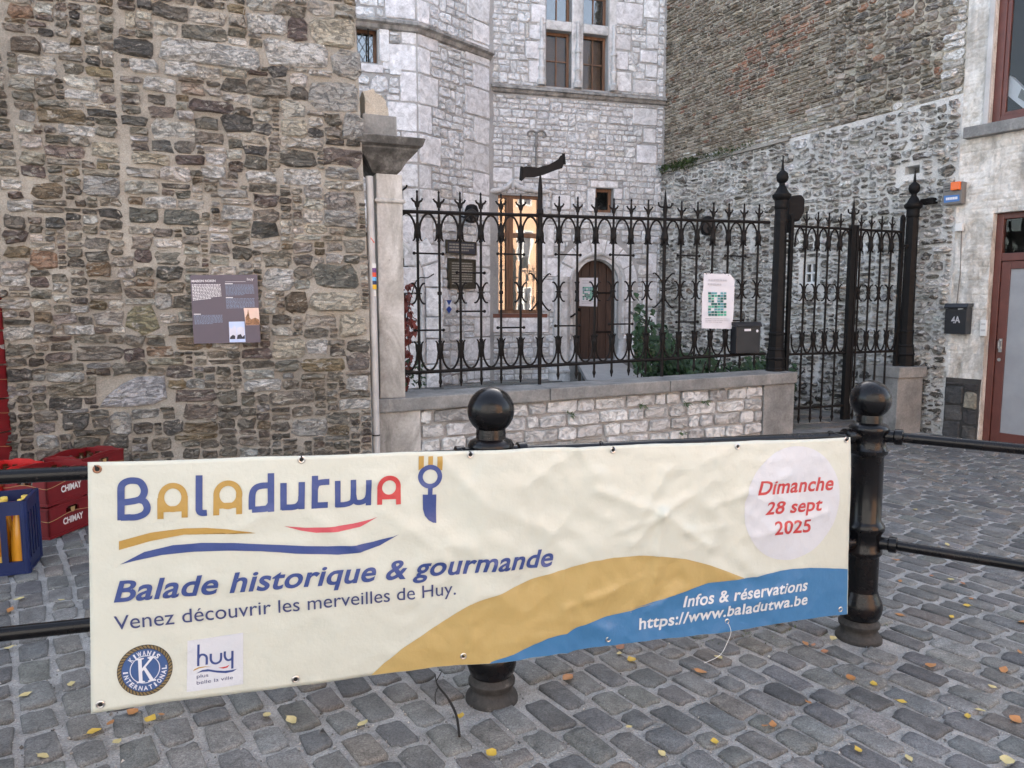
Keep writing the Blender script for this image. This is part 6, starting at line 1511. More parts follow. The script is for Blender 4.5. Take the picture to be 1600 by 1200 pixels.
def panel(nm, pl, box4, off, mat, lab, cat, th=.03, frame=None):
    r = on_wall(nm, pl, lab, cat); a, b, c, d = pxrect(pl, *box4, off); bm = bmesh.new(); box2(bm, (a, -off, b), (c, -off + th, d)); bm_obj('plate', bm, M[mat], r, bevel=.005)
    if frame:
        bm = bmesh.new(); w_ = .018
        for q in ((a - w_, b - w_, a, d + w_), (c, b - w_, c + w_, d + w_), (a, b - w_, c, b), (a, d, c, d + w_)): box2(bm, (q[0], -off - .012, q[1]), (q[2], -off + th, q[3]))
        bm_obj('frame', bm, M[frame], r)
    return r
rgp = random.Random(12)
r = panel('wall_plaque', TB, (699, 378, 743, 396), .065, 'slate_plaque', 'narrow dark plaque on the turret wall, above the square bronze one', 'plaque', frame='bronze_plaque')
bm = bmesh.new(); word_lines(bm, TB, rgp, (702, 380), (740, 382), (702, 394), (740, 395), 3, .0665, .001, .5, .2, (.05, .16)); ob = bm_obj('small_print', bm, M['plaque_text'], r); ob['kind'] = 'stuff'
r = panel('wall_plaque', TB, (702, 406, 742, 449), .065, 'bronze_plaque', 'square bronze plaque with worn lettering on the turret wall', 'plaque', frame='bronze_plaque')
bm = bmesh.new(); word_lines(bm, TB, rgp, (706, 410), (738, 411), (706, 446), (738, 447), 9, .0665, .002, .5, .3, (.06, .2)); ob = bm_obj('small_print', bm, M['plaque_text'], r); ob['kind'] = 'stuff'
r = on_wall('heritage_shield', TB, 'small blue and white enamel shield on the turret wall below the bronze plaque', 'shield'); S = lambda x, y: TB.uv(x, y, .06)
bm = bmesh.new(); prism(bm, [S(*p) for p in ((697, 469), (706, 469), (706, 482), (701.5, 490), (697, 482))], -.06, 0); bm_obj('plate', bm, M['enamel_white'], r)
for pts in (((697.3, 469), (705.7, 469), (701.5, 477)), ((701.5, 478), (705.8, 483), (701.5, 490), (697.2, 483))): bm = bmesh.new(); prism(bm, [S(*p) for p in pts], -.0635, -.0605); bm_obj('blue_field', bm, M['enamel_blue'], r)
# wrought wall anchor
r = on_wall('wall_anchor', MAIN, 'pale wrought-iron wall anchor with scrolled ends, above the hood of the tall window', 'wall anchor'); A = lambda x, y: (lambda q: (q[0], -.04, q[1]))(MAIN.uv(x, y, .04))
bm = bmesh.new(); tube(bm, [A(838, 270), A(838, 238), A(838, 206)], .022, 6); lathe(bm, [(.03, -.04), (.045, 0), (.03, .04)], 8, A(838, 226)); bm_obj('shank', bm, M['wall_anchor'], r)
for pts in (((838, 208), (832, 204), (826, 206), (825, 211), (829, 213)), ((838, 208), (845, 204), (851, 207), (853, 212), (848, 214)), ((838, 268), (831, 263), (827, 257), (824, 258)), ((838, 268), (845, 264), (849, 258), (852, 259))):
    bm = bmesh.new(); tube(bm, spline([A(*p) for p in pts], 4), .018, 6); bm_obj('scroll', bm, M['wall_anchor'], r)
r = on_wall('wall_hook', TA, 'small rusty iron hook on the turret wall beside the pillar capital', 'hook'); A = lambda x, y, o=.03: (lambda q: (q[0], -o, q[1]))(TA.uv(x, y, o))
bm = bmesh.new(); tube(bm, spline([A(636, 289), A(634, 293), A(628, 297, .1), A(625, 292, .12)], 4), .016, 6); bm_obj('hook', bm, M['rusty_iron'], r)
r = on_wall('door_bell_pull', MAIN, 'curved black iron handle on the wall between tall window and arched door', 'handle'); A = lambda x, y, o=.05: (lambda q: (q[0], -o, q[1]))(MAIN.uv(x, y, o))
bm = bmesh.new(); tube(bm, spline([A(899, 490), A(894, 494), A(889, 495), A(887, 491)], 4), .018, 6); bm_obj('hook', bm, M['rusty_iron'], r)
# pier beside the door with its round base
dcx, rad = HM['dcx'], HM['rad']
r = empty('door_pier', MAIN.mat(), 'pale stone pier with a round moulded foot, left of the arched door', 'pier')
ub = MAIN.uv(882, 580, .22)[0]; zb = .20
bm = bmesh.new(); lathe(bm, [(.165, 0), (.165, HM['spring'] + .1 - zb - .25)], 8, (ub, -.02, zb + .24), rot=R(22.5)); bm_obj('shaft', bm, M['carved_stone'], r)
bm = bmesh.new(); lathe(bm, [(.25, -.15), (.25, .03), (.24, .07), (.255, .09), (.25, .13), (.21, .15), (.20, .19), (.175, .239)], 20, (ub, -.02, zb)); bm_obj('foot', bm, M['carved_stone'], r, smooth=True)
# ramp with grating and grey handrail
def ramp():
    r = empty('grating_ramp', MAIN.mat(), 'sloping metal grating ramp leading down from the arched door', 'ramp')
    a = MAIN.uv(903, 566, .34); b = MAIN.uv(966, 564, .34); c = MAIN.uv(1012, 591, 1.9); d = MAIN.uv(918, 594, 1.9)
    P = [Vector((a[0], -.34, a[1])), Vector((b[0], -.34, b[1])), Vector((c[0], -1.9, c[1])), Vector((d[0], -1.9, d[1]))]
    def Q(s, t): return P[0] * (1-s) * (1-t) + P[1] * s * (1-t) + P[2] * s * t + P[3] * (1-s) * t
    bm = bmesh.new()
    for i in range(25): tube(bm, [Q(i / 24, 0), Q(i / 24, 1)], .008, 4)
    for j in range(31): tube(bm, [Q(0, j / 30), Q(1, j / 30)], .010, 4)
    o = bm_obj('grating', bm, M['steel_plate'], r); o['kind'] = 'stuff'
    bm = bmesh.new()
    for s in (0, 1): tube(bm, [Q(s, 0) - Vector((0, 0, .03)), Q(s, 1) - Vector((0, 0, .03))], .028, 6)
    bm_obj('side_beams', bm, M['rail_metal'], r)['kind'] = 'stuff'
    for s, t in ((0, .95), (1, .95), (0, .5), (1, .5)): q = Q(s, t); bm = bmesh.new(); tube(bm, [q - Vector((0, 0, .04)), Vector((q.x, q.y, .1))], .02, 6); bm_obj('leg', bm, M['rail_metal'], r)
    bm = bmesh.new(); prism(bm, [(P[0].x, .1), (P[2].x, .1), (P[2].x, .22), (P[0].x, .30)], -1.85, -.36); bm_obj('shade_filler', bm, M['ramp_shade'], r)  # dark underlay: the shade below the grating put in as colour
ramp()
r = empty('handrail', MAIN.shifted(1.3).mat(), 'slanting grey metal handrail among the green leaves right of the arched door', 'handrail'); H_ = MAIN.shifted(1.3)
A = lambda x, y: (lambda q: (q[0], 0, q[1]))(H_.uv(x, y)); bm = bmesh.new(); tube(bm, [A(985, 488), A(1054, 528)], .024, 10); bm_obj('rail', bm, M['rail_metal'], r, smooth=True)
for x, y0, y1 in ((993, 493, 600), (1042, 521, 602)): bm = bmesh.new(); tube(bm, [A(x, y0), A(x, y1)], .022, 10); bm_obj('upright', bm, M['rail_metal'], r, smooth=True)

def letterbox(pl, box4, off, depth, lab, num=None):
    r = on_wall('letterbox', pl, lab, 'letterbox'); a, b, c, d = pxrect(pl, *box4, off); h = d - b
    bm = bmesh.new(); box2(bm, (a, -off, b), (c, -off + depth, d - h * .14)); bm_obj('case', bm, M['letterbox_black'], r, bevel=.006)
    bm = bmesh.new(); prism(bm, [(-off - .02, d - h * .16), (-off + depth + .004, d - h * .10), (-off + depth + .004, d), (-off + .01, d), (-off - .022, d - h * .12)], a - .008, c + .008)
    for v in bm.verts: v.co = Vector((v.co.y, v.co.x, v.co.z))
    bm_obj('lid', bm, M['letterbox_black'], r, bevel=.004)
    bm = bmesh.new(); box2(bm, (a + .02, -off - .004, b + h * .74), (c - .02, -off - .0005, b + h * .78)); bm_obj('slot', bm, M['board_edge'], r)
    return r, (a, b, c, d)
r, q = letterbox(FEN, (1151, 503, 1188, 552), .13, .11, 'black letterbox hung on the railings below and right of the white poster')
bm = bmesh.new(); box2(bm, (q[0] + .10, -.1365, q[1] + .25), (q[0] + .19, -.1345, q[1] + .275)); bm_obj('name_label', bm, M['paper'], r)
bm = bmesh.new(); lathe(bm, [(.016, 0), (.016, .001)], 12)
for v in bm.verts: v.co = Vector((q[2] - .05 + v.co.x, -.1345 - v.co.z, q[1] + .25 + v.co.y))
bm_obj('sticker', bm, M['paper'], r)
r, q = letterbox(FAC, (1476, 474, 1510, 522), .15, .14, 'black letterbox numbered 4A on the peeling plaster beside the red-brown door')
flat_text('4A', FAC, (1486, 505), (1500, 504), 10.5, .151, 'numeral', r, .03)
bm = bmesh.new(); quad_px(bm, FAC, ((1478, 482), (1489, 481), (1489, 478), (1478, 479)), .152, .002); bm_obj('name_label', bm, M['paper'], r)
bm = bmesh.new(); quad_px(bm, FAC, ((1497, 484), (1505, 483), (1505, 481), (1497, 482)), .152, .004); bm_obj('catch', bm, M['steel'], r)
r = on_wall('door_bell', FAC, 'cream plastic door bell with two buttons beside the red-brown door frame', 'door bell'); a, b, c, d = pxrect(FAC, 1532, 500, 1542, 525, .03)
bm = bmesh.new(); box2(bm, (a, -.045, b), (c, -.01, d)); bm_obj('case', bm, M['white_plastic'], r, bevel=.005)
for k in (.30, .68): bm = bmesh.new(); box2(bm, (a + .012, -.050, b + (d - b) * k), (c - .012, -.0455, b + (d - b) * k + .022)); bm_obj('button', bm, M['pipe_grey'], r)
r = on_wall('alarm_siren', FAC, 'grey alarm siren box with an orange lamp and blue label high on the plaster', 'alarm'); off = .12; a, b, c, d = pxrect(FAC, 1473, 285, 1503, 319, off)
bm = bmesh.new(); box2(bm, (a, -off, b), (c, -.01, d)); bm_obj('case', bm, M['box_grey'], r, bevel=.008)
q = pxrect(FAC, 1486, 284, 1500, 297, off + .03); bm = bmesh.new(); box2(bm, (q[0], -off - .045, q[1]), (q[2], -off + .0, q[3])); bm_obj('lamp', bm, M['lamp_orange'], r, bevel=.008)
bm = bmesh.new(); quad_px(bm, FAC, ((1475, 317), (1499, 314), (1499, 304), (1475, 306)), off + .002, .002); bm_obj('label', bm, M['label_blue'], r)
bm = bmesh.new(); word_lines(bm, FAC, rgp, (1478, 309), (1496, 307), (1478, 314), (1496, 312), 1, off + .0045, .001, .8, 0, (.1, .25)); bm_obj('label_print', bm, M['paper'], r)['kind'] = 'stuff'
bm = bmesh.new()
for k in range(3): quad_px(bm, FAC, ((1476, 292 + k * 4), (1484, 291 + k * 4), (1484, 289.5 + k * 4), (1476, 290.5 + k * 4)), off + .001, .002)
bm_obj('vent_slots', bm, M['board_edge'], r)['kind'] = 'stuff'
r = on_wall('junction_box', FAC, 'small pale electric junction box on the plaster right of the gate post', 'junction box'); a, b, c, d = pxrect(FAC, 1455, 352, 1468, 364, .05)
a = max(a, .02); bm = bmesh.new(); box2(bm, (a, -.06, b), (a + .085, -.005, d)); bm_obj('case', bm, M['white_plastic'], r, bevel=.005)
bm = bmesh.new(); tube(bm, [(a + .06, -.012, b), (a + .075, -.014, b - .5), (a + .05, -.014, b - 1.0)], .006, 5); bm_obj('cable', bm, M['box_grey'], r)
r = on_wall('iron_bracket', SIDE, 'short rusty iron bracket from the side wall beside the right gate post finial', 'bracket'); q = SIDE.uv(1448, 315, .05)
bm = bmesh.new(); box2(bm, (q[0] - .06, -.10, q[1] - .035), (q[0] + .12, .0, q[1] + .035)); bm_obj('bar', bm, M['rusty_iron'], r, bevel=.01)

# ================================================================== CRATES
CX = Vector((.987, -.163, 0)); CY = Vector((.163, .987, 0))
def crate_mesh(w, d, h, slots, mat, r, rim=.035, low=.45, post=.022, t=.012):
    bm = bmesh.new(); box2(bm, (0, 0, 0), (w, d, .012))
    def wall(L, place):
        n = slots; hb = h * low
        place(0, L, .0, hb); place(0, L, h - rim, h)
        for k in range(n + 1):
            x = (L - post) * k / n; place(x, x + post, hb, h - rim)
    wall(w, lambda a, b, z0, z1: box2(bm, (a, 0, z0), (b, t, z1))); wall(w, lambda a, b, z0, z1: box2(bm, (a, d - t, z0), (b, d, z1)))
    wall(d - 2*t, lambda a, b, z0, z1: box2(bm, (0, a + t, z0), (t, b + t, z1))); wall(d - 2*t, lambda a, b, z0, z1: box2(bm, (w - t, a + t, z0), (w, b + t, z1)))
    # stiffening ribs and lip
    for z in (.0, h - .014): box2(bm, (-.004, -.004, z), (w + .004, -.0005, z + .013)); box2(bm, (w + .0005, -.0005, z), (w + .004, d, z + .013))
    return bm_obj('body', bm, M[mat], r)
def beer_crate(pos, lab, mat='crate_red', w=.30, d=.40, h=.211, printed=True):
    r = empty('beer_crate', Matrix(((CX.x, CY.x, 0, pos[0]), (CX.y, CY.y, 0, pos[1]), (0, 0, 1, pos[2]), (0, 0, 0, 1))), lab, 'crate', 'stacked red crates')
    bm = bmesh.new(); t = .012; box2(bm, (t, t, 0), (w - t, d - t, .012))
    def panel_w(L, ax, y0, y1):     # solid side with a curved hand hole near the top
        hw = .055; c = L / 2; z0, z1 = h * .62, h * .80
        out = [(0, 0), (L, 0), (L, h * .93), (L * .80, h * .94), (c + hw, h), (c - hw, h), (L * .2, h * .94), (0, h * .93)]
        hole = [(c - hw, z0), (c + hw, z0), (c + hw, z1 - .012), (c + hw * .6, z1), (c - hw * .6, z1), (c - hw, z1 - .012)]
        parts = [[(0, 0), (L, 0), (L, z0), (c + hw, z0), (c - hw, z0), (0, z0)], [(0, z0), (c - hw, z0), (c - hw, z1 - .012), (c - hw * .6, z1), (c - hw, h), (L * .2, h * .94), (0, h * .93)], [(c + hw, z0), (L, z0), (L, h * .93), (L * .8, h * .94), (c + hw, h), (c + hw * .6, z1), (c + hw, z1 - .012)], [(c - hw * .6, z1), (c + hw * .6, z1), (c + hw, h), (c - hw, h)]]
        for pl in parts:
            for yy in (y0, y1):
                f = [bm.verts.new((a, yy, b) if ax == 'x' else (yy, a, b)) for a, b in pl]; bm.faces.new(f)
        for ring in (out, hole):
            for (a, b), (c_, e) in zip(ring, ring[1:] + ring[:1]):
                q = [(a, y0, b), (c_, y0, e), (c_, y1, e), (a, y1, b)]
                bm.faces.new([bm.verts.new(p if ax == 'x' else (p[1], p[0], p[2])) for p in q])
    panel_w(w, 'x', 0, t); panel_w(w, 'x', d - t, d); panel_w(d, 'y', 0, t); panel_w(d, 'y', w - t, w)
    bmesh.ops.remove_doubles(bm, verts=bm.verts[:], dist=1e-5)
    for q in ((-.004, -.004, w + .004, 0), (w, 0, w + .004, d)):
        box2(bm, (q[0], q[1], .0), (q[2], q[3], .016))
        box2(bm, (q[0], q[1], h * .88), (q[2], q[3], h * .915))
    bm_obj('body', bm, M[mat], r)
    bm = bmesh.new()
    for i in range(1, 4): box2(bm, (w * i / 4 - .002, t, .01), (w * i / 4 + .002, d - t, h * .6))
    for i in range(1, 6): box2(bm, (t, d * i / 6 - .002, .01), (w - t, d * i / 6 + .002, h * .6))
    bm_obj('dividers', bm, M[mat], r)['kind'] = 'stuff'
    if printed:
        tb = type_bm('CHIMAY', .035); xs = [v.co.x for v in tb.verts]; x0, x1 = min(xs), max(xs)
        for L, ax in ((w, 'x'), (d, 'y')):
            b2 = tb.copy(); k = .15 / (x1 - x0) if ax == 'x' else .17 / (x1 - x0)
            for v in b2.verts:
                a = (v.co.x - x0) * k + (L - k * (x1 - x0)) / 2; z = h * .30 + v.co.y * k * 1.25
                v.co = Vector((a, -.0012, z)) if ax == 'x' else Vector((w + .0012, a, z))
            me = bpy.data.meshes.new('lettering'); b2.to_mesh(me); b2.free(); me.materials.append(M['crate_print']); link(bpy.data.objects.new('lettering', me), r)
            # curved pinstripe and little crest
            bm = bmesh.new(); pts = [(L * s, h * (.52 + .10 * math.sin(math.pi * s) ** 2)) for s in [i / 12 for i in range(13)]]
            tube(bm, [((a, -.0008, z) if ax == 'x' else (w + .0008, a, z)) for a, z in pts], .0016, 4); bm_obj('pinstripe', bm, M['crate_gold'], r)
            if ax == 'y':
                bm = bmesh.new(); c = L / 2; z = h * .62; prism(bm, [(c - .018, z + .028), (c + .018, z + .028), (c + .016, z + .006), (c, z - .006), (c - .016, z + .006)], w + .0008, w + .002)
                for v in bm.verts: v.co = Vector((v.co.y, v.co.x, v.co.z))
                bm_obj('crest', bm, M['crate_gold'], r)
        tb.free()
    # bottle necks inside
    for i in range(4):
        for j in (0, 2, 4, 5):
            bm = bmesh.new(); lathe(bm, [(.029, 0), (.029, .10), (.014, .135), (.013, .155), (.015, .156), (.015, .162)], 10, (w * (i + .5) / 4, d * (j + .5) / 6, .013)); bm_obj('bottle', bm, M['bottle_brown'], r, smooth=True)
    return r
g0 = ground_hit(78, 847); O1 = Vector((g0.x, g0.y, 0)) - CX * .30
for k, lab in enumerate(('lower red beer crate of the pair directly left of the banner', 'upper red beer crate of the pair directly left of the banner')):
    beer_crate((O1.x, O1.y, gz(O1.x) + .006 + .207 * k), lab)
O2 = O1 + CY * .47 - CX * .13
for k, lab in enumerate(('lower red crate of the pair behind the lettered beer crates', 'upper red crate of the pair behind, its rim showing above the barrier rail')):
    beer_crate((O2.x, O2.y, gz(O2.x) + .006 + .207 * k), lab, 'crate_red')
O3 = O1 - CX * .325 - CY * .05
for k, lab in enumerate(('lower bright red crate at the left picture edge behind the blue crate', 'upper bright red crate at the left picture edge behind the blue crate')):
    beer_crate((O3.x, O3.y, gz(O3.x) + .006 + .207 * k), lab, 'crate_bright_red')
rd = ray(10, 600); yy = 5.02; t_ = yy / rd.y; px_ = rd.x * t_ - .33; O4 = Vector((px_, yy, 0)) - CX * .30
words = ('lowest', 'second', 'third', 'fourth', 'fifth', 'topmost')
for k in range(6): beer_crate((O4.x, O4.y, gz(O4.x) + .006 + .249 * k), words[k] + ' dark red crate of the tall stack at the left picture edge', 'crate_red', h=.253)
def juice_crate():
    g = ground_hit(47, 899); KX = Vector((.927, .375, 0)); KY = Vector((-.375, .927, 0)); O = Vector((g.x, g.y, 0)) - KX * .40
    r = empty('juice_crate', Matrix(((KX.x, KY.x, 0, O.x), (KX.y, KY.y, 0, O.y), (0, 0, 1, gz(O.x) + .006), (0, 0, 0, 1))), 'dark blue slotted crate of orange juice bottles, in front of the red crates', 'crate'); w, d, h = .40, .30, .40
    crate_mesh(w, d, h, 4, 'crate_blue', r, rim=.075, low=.17, post=.030, t=.014)
    bm = bmesh.new()
    for x in (0, w): 
        for y in (0, d): tube(bm, [(x + (.008 if x == 0 else -.008), y + (.008 if y == 0 else -.008), 0), (x + (.008 if x == 0 else -.008), y + (.008 if y == 0 else -.008), h)], .016, 8)
    bm_obj('corner_posts', bm, M['crate_blue'], r)['kind'] = 'stuff'
    for i in range(4):
        for j in range(3):
            x, y = w * (i + .5) / 4, .014 + (d - .028) * (j + .5) / 3
            b = empty('juice_bottle', (x, y, .014)); b.parent = r
            bm = bmesh.new(); lathe(bm, [(.036, 0), (.041, .006), (.042, .10), (.040, .16), (.034, .21), (.024, .27), (.016, .32), (.015, .335)], 16); bm_obj('glass', bm, M['juice'], b, smooth=True)
            bm = bmesh.new(); lathe(bm, [(.017, .336), (.018, .34), (.018, .36), (.016, .363)], 12); bm_obj('cap', bm, M['bottle_cap'], b, smooth=True)
            if (i + j) % 2 == 0:
                bm = bmesh.new(); lathe(bm, [(.0426, .03), (.0426, .085)], 16); bm_obj('label', bm, M['bottle_label'], b, smooth=True)
juice_crate()

# ================================================================== PLANTS, LEAVES, LITTER
def leaf_shape(L, W, n=4):
    pts = [(0, 0), (.25, .38), (.55, .5), (.85, .22), (1, 0), (.85, -.22), (.55, -.5), (.25, -.38)]
    return [(x * L, y * W) for x, y in pts]
def leaf_cloud(name, mat, items, parent):
    V, Fc = [], []
    for p, L, W, rx, ry, rz in items:
        rot = Matrix.Rotation(rz, 3, 'Z') @ Matrix.Rotation(ry, 3, 'Y') @ Matrix.Rotation(rx, 3, 'X'); o = len(V)
        for x, y in leaf_shape(L, W): V.append(rot @ Vector((x, y, -.25 * x * x / L + abs(y) * .35)) + p)
        V.append(rot @ Vector((L * .5, 0, -.06 * L)) + p)
        for k in range(8): Fc.append((o + k, o + (k + 1) % 8, o + 8))
    o = mesh_obj(name, V, Fc, M[mat], parent); o['kind'] = 'stuff'; return o
def bush():
    rg = random.Random(3)
    for nm, lab, ua, ub, da, db, hf, n in (('ivy_bush', 'dense green ivy bush behind the railings, climbing round the grey handrail', 990, 1088, 1.0, 2.8, lambda s: 1.62 - .85 * s, 1900), ('ivy_bush', 'low spreading green bush behind the letterbox and the gate post', 1075, 1240, .45, 1.9, lambda s: .92 - .16 * s + .08 * math.sin(s * 12), 1500)):
        r = empty(nm, FEN.mat(), lab, 'bush', 'green bushes in the courtyard'); items = []; bm = bmesh.new()
        for k in range(n):
            s = rg.random(); d = rg.uniform(da, db); u = FEN.uv(ua + (ub - ua) * s, 560, -d)[0]; top = hf(s) * rg.uniform(.75, 1.1) * (1 - .1 * (d - da)); z = .06 + (top - .06) * (rg.random() ** .55)
            if noise.noise(Vector((u * 4, d * 4, z * 4))) < -.22: continue
            q = FEN.P(u, 0, -d)
            if not front_of(SIDE, q.x, q.y, .08): continue
            items.append((Vector((u, d, z)), rg.uniform(.06, .12), rg.uniform(.05, .10), rg.uniform(-.6, .6), rg.uniform(-.2, 1.0), rg.uniform(-2.6, -.5)))
        leaf_cloud('foliage', 'leaf_green', items, r)
        for k in range(14):
            s = (k + .5) / 14; d = rg.uniform(da, db); u = FEN.uv(ua + (ub - ua) * s, 560, -d)[0]; q = FEN.P(u, 0, -d)
            if not front_of(SIDE, q.x, q.y, .15): continue
            st = bmesh.new(); tube(st, spline([(u, d, .0), (u + rg.uniform(-.1, .1), d, hf(s) * .45), (u + rg.uniform(-.2, .2), d - .1, hf(s) * .9)], 4), .009, 5); bm_obj('stem', st, M['twig'], r)
        bm.free()
bush()
def creeper():
    rg = random.Random(6); r = empty('red_creeper', FEN.mat(), 'red autumn creeper hanging behind the pillar at the left end of the railings', 'creeper'); items = []
    for k in range(210):
        y = 440 + 170 * rg.random(); wv = 10 + 6 * math.sin(y * .09); x = 633 + rg.uniform(-4, wv) * (1.0 if y < 560 else .6)
        if noise.noise(Vector((x * .15, y * .06, 0))) < -.12: continue
        d = rg.uniform(.22, .42); u, v = FEN.uv(x, y, -d); items.append((Vector((u, d, v)), rg.uniform(.04, .075), rg.uniform(.035, .06), rg.uniform(-.5, .5), rg.uniform(.2, 1.3), rg.uniform(-2.4, -.6)))
    leaf_cloud('foliage', 'creeper_red', items, r)
    bm = bmesh.new(); A = lambda x, y, d=.3: (lambda q: (q[0], d, q[1]))(FEN.uv(x, y, -d)); tube(bm, spline([A(634, 612), A(640, 560), A(636, 500), A(650, 440), A(668, 434), A(678, 428)], 5), .006, 5); bm_obj('vine', bm, M['twig'], r)
    rr = empty('potted_greenery', FEN.mat(), 'small green plant at the foot of the pillar behind the railings', 'plant'); items = []
    for k in range(60): d = rg.uniform(.2, .4); u, v = FEN.uv(rg.uniform(634, 662), rg.uniform(560, 600), -d); items.append((Vector((u, d, v)), .05, .03, rg.uniform(-.5, .5), rg.uniform(-.3, 1), rg.uniform(-3, 0)))
    leaf_cloud('foliage', 'leaf_green', items, rr)
creeper()
def tuft(pl, px, py, off, n, L, mat, lab, nm='weed', cat='weed', seed=0, spread=.04):
    rg = random.Random(seed); u, v = pl.uv(px, py, off); r = empty(nm, pl.mat(), lab, cat); items = []
    for k in range(n): items.append((Vector((u + rg.uniform(-spread, spread), -off, v + rg.uniform(-.01, .02))), L * rg.uniform(.6, 1.2), L * .3, rg.uniform(-.6, .6), rg.uniform(-1.2, .6), rg.uniform(-2.8, -.3)))
    leaf_cloud('foliage', mat, items, r)
for k, (x, y, lab) in enumerate(((890, 649, 'tiny green weed in the low wall right of the middle bollard'), (1003, 634, 'small grassy weed under the coping at the middle of the low wall'), (1072, 632, 'green weed just below the coping, left one of a pair'), (1102, 629, 'green weed just below the coping, right one of a pair'), (1066, 677, 'green weed low in the wall, just above the banner edge'))):
    tuft(CAPF, x, y, .015, 16, .05, 'weed_green', lab, seed=k)
def moss():
    rg = random.Random(14); r = empty('moss_fringe', SIDE.mat(), 'green moss and grass fringe along the ledge of the side wall', 'moss'); items = []; u2 = SIDE.uv(1100, 255)[0]; u3 = SIDE.uv(1180, 230)[0]
    for k in range(900):
        u = u2 * rg.random() ** .9 if k < 700 else u2 + (u3 - u2) * rg.random(); o = rg.uniform(-.02, .13)
        if noise.noise(Vector((u * 5, 3, 0))) < -.25: continue
        items.append((Vector((u, -o, ZL + rg.uniform(-.02, .10))), rg.uniform(.04, .10), .02, rg.uniform(-.6, .6), rg.uniform(-1.1, .9), rg.uniform(-3, 0)))
    leaf_cloud('foliage', 'leaf_moss', items, r)
moss()
def fallen_leaves():
    rg = random.Random(15)
    Ls = [(31,942,'P'),(96,943,'P'),(16,959,'O'),(15,1018,'P'),(40,1092,'P'),(112,1075,'P'),(208,1119,'O'),(173,1137,'O'),(236,1131,'Y'),(253,1124,'O'),(147,1151,'Y'),(183,1167,'P'),(68,1189,'P'),(418,1126,'P'),(455,1134,'P'),(567,1139,'P'),(887,1066,'O'),(933,1012,'O'),(969,1017,'B'),(968,1027,'P'),(987,1037,'Y'),(1094,1056,'O'),(720,1126,'Y'),(768,1185,'Y'),(982,1144,'P'),(1034,1185,'P'),(1406,913,'O'),(1486,910,'P'),(1504,916,'B'),(1455,904,'B'),(1510,951,'Y'),(1486,969,'Y'),(1405,966,'O'),(1517,940,'O'),(1287,964,'O'),(1219,980,'O'),(1302,1004,'P'),(1258,1012,'O'),(1271,1014,'B'),(1287,1025,'B'),(1122,1034,'P'),(1453,1047,'O'),(1567,1053,'O'),(1593,1025,'O'),(1329,1068,'O'),(1365,1077,'Y'),(1550,1080,'P'),(1409,1103,'Y'),(1263,1105,'O'),(1532,1117,'P'),(1512,1126,'Y'),(1195,1142,'O'),(1208,1141,'O'),(1116,1167,'Y'),(1341,1180,'Y'),(1419,1192,'P'),(1586,1131,'O'),(1572,1195,'P'),(1597,978,'O'),(1480,855,'P'),(1400,880,'O'),(1430,800,'P')]
    nm = {'Y': ('bright yellow', 'leaf_yellow'), 'P': ('pale yellow', 'leaf_pale'), 'O': ('orange', 'leaf_orange'), 'B': ('curled brown', 'leaf_brown')}
    made = {}
    for x, y, c in Ls:
        z = 'left of the banner' if x < 140 and y < 1100 else 'below the left half of the banner' if x < 600 else 'around the foot of the middle bollard' if x < 1100 else 'under the right end of the banner' if x < 1345 and y < 1060 else 'right of the right bollard' if y < 1000 else 'in the lower right foreground'
        L = rg.uniform(.026, .058) * (1.15 if c == 'Y' else 1); V = []; pts = leaf_shape(L, L * rg.uniform(.55, .9)); cu = rg.uniform(.15, .5)
        for a, b in pts: V.append((a - L / 2, b * rg.uniform(.8, 1.1), .004 + cu * (a - L / 2) ** 2 / L * 1.5 + abs(b) * rg.uniform(.1, .5)))
        V.append((0, 0, .003)); V += [(-L / 2 - L * .25, .001, .008), (-L / 2, .0015, .006), (-L / 2, -.0015, .006)]
        Fc = [(k, (k + 1) % 8, 8) for k in range(8)] + [(9, 10, 11)]
        g = ground_hit(x, y); o = mesh_obj('fallen_leaf', V, Fc, M[nm[c][1]], None, smooth=True)
        o.location = (g.x, g.y, gz(g.x) + gbump(g.x, g.y) + .0125); o.rotation_euler = (rg.uniform(-.15, .15), rg.uniform(-.15, .15), rg.uniform(0, 6.28))
        made.setdefault('small %s fallen leaf on cobbles %s' % (nm[c][0], z), []).append((x, o))
    OR_ = ['leftmost', 'second from left', 'third from left', 'fourth from left', 'fifth from left', 'sixth from left', 'seventh from left', 'eighth from left', 'ninth from left']
    for lab, it in made.items():
        it.sort(key=lambda q: q[0])
        for k, (x, o) in enumerate(it):
            t = lab if len(it) == 1 else lab.replace('fallen leaf', 'leaf') + ', ' + ('rightmost' if k == len(it) - 1 else OR_[k])
            tag(o, t, 'leaf', 'fallen leaves on the cobbles')
fallen_leaves()
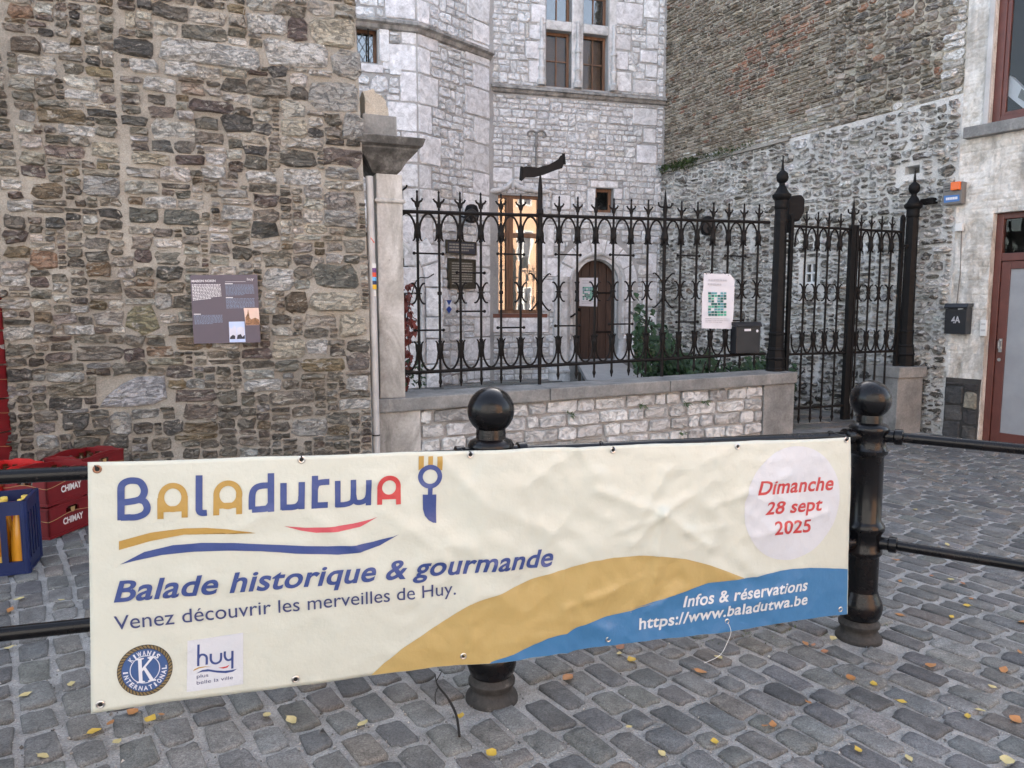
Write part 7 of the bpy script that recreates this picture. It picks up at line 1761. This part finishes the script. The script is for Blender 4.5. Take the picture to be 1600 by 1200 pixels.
def twig():
    bm = bmesh.new(); A = lambda x, y, h=.016: (lambda g: (g.x, g.y, gz(g.x) + h))(ground_hit(x, y))
    tube(bm, spline([A(680, 1060), A(684, 1082, .03), A(700, 1105, .035), A(713, 1130, .03), A(718, 1160, .022)], 5), [.0025]*5 + [.004]*6 + [.0048]*10, 6)
    tube(bm, spline([A(682, 1075, .03), A(690, 1068, .05), A(686, 1058, .03)], 4), .002, 5); tube(bm, spline([A(684, 1086, .03), A(680, 1098, .03), A(681, 1108, .02)], 4), .002, 5)
    o = bm_obj('twig', bm, M['twig'], None, smooth=True); tag(o, 'bent dark twig lying on the cobbles left of the middle bollard', 'twig')
    # thin weeds in the joints under the banner's right end
    rg = random.Random(2)
    items = []
    for k in range(260):
        x, y = rg.gauss(1180, 90), rg.uniform(972, 1010); g = ground_hit(x, y)
        if noise.noise(Vector((g.x * 9, g.y * 9, 0))) < .05: continue
        items.append((Vector((g.x, g.y, gz(g.x) + .004)), rg.uniform(.010, .022), .006, 0, rg.uniform(-1.2, -.2), rg.uniform(0, 6.28)))
    o = leaf_cloud('joint_moss', 'leaf_moss', items, None); tag(o, 'sparse moss in the paving joints under the right end of the banner', 'moss')
twig()

def grit():
    """sand grains and small chips lying in the paving joints of the foreground"""
    rg = random.Random(40); V = []; Fc = []; C = []
    for k in range(5200):
        y = 1.9 + 3.2 * rg.random() ** 1.6; x = rg.uniform(-.75, .75) * y; s = rg.uniform(.0018, .0050) * (1 if rg.random() < .9 else 1.8)
        z = gz(x) + .003 + s * .3; o = len(V)
        for a, b, c in ((1, 0, 0), (-.5, .8, 0), (-.5, -.8, 0), (0, 0, .9), (.1, .1, -.8)): V.append((x + s * a * rg.uniform(.7, 1.2), y + s * b * rg.uniform(.7, 1.2), z + s * c))
        for f in ((0, 1, 3), (1, 2, 3), (2, 0, 3), (1, 0, 4), (2, 1, 4), (0, 2, 4)): Fc.append(tuple(o + i for i in f))
        g = rg.choice((.10, .22, .34, .48)); C += [(g, g * .97, g * .92, 1)] * 5
    o = mesh_obj('joint_grit', V, Fc, M['sett'], colors=C); tag(o, 'loose grit and sand grains in the paving joints of the foreground', 'grit', kind='stuff')
grit()
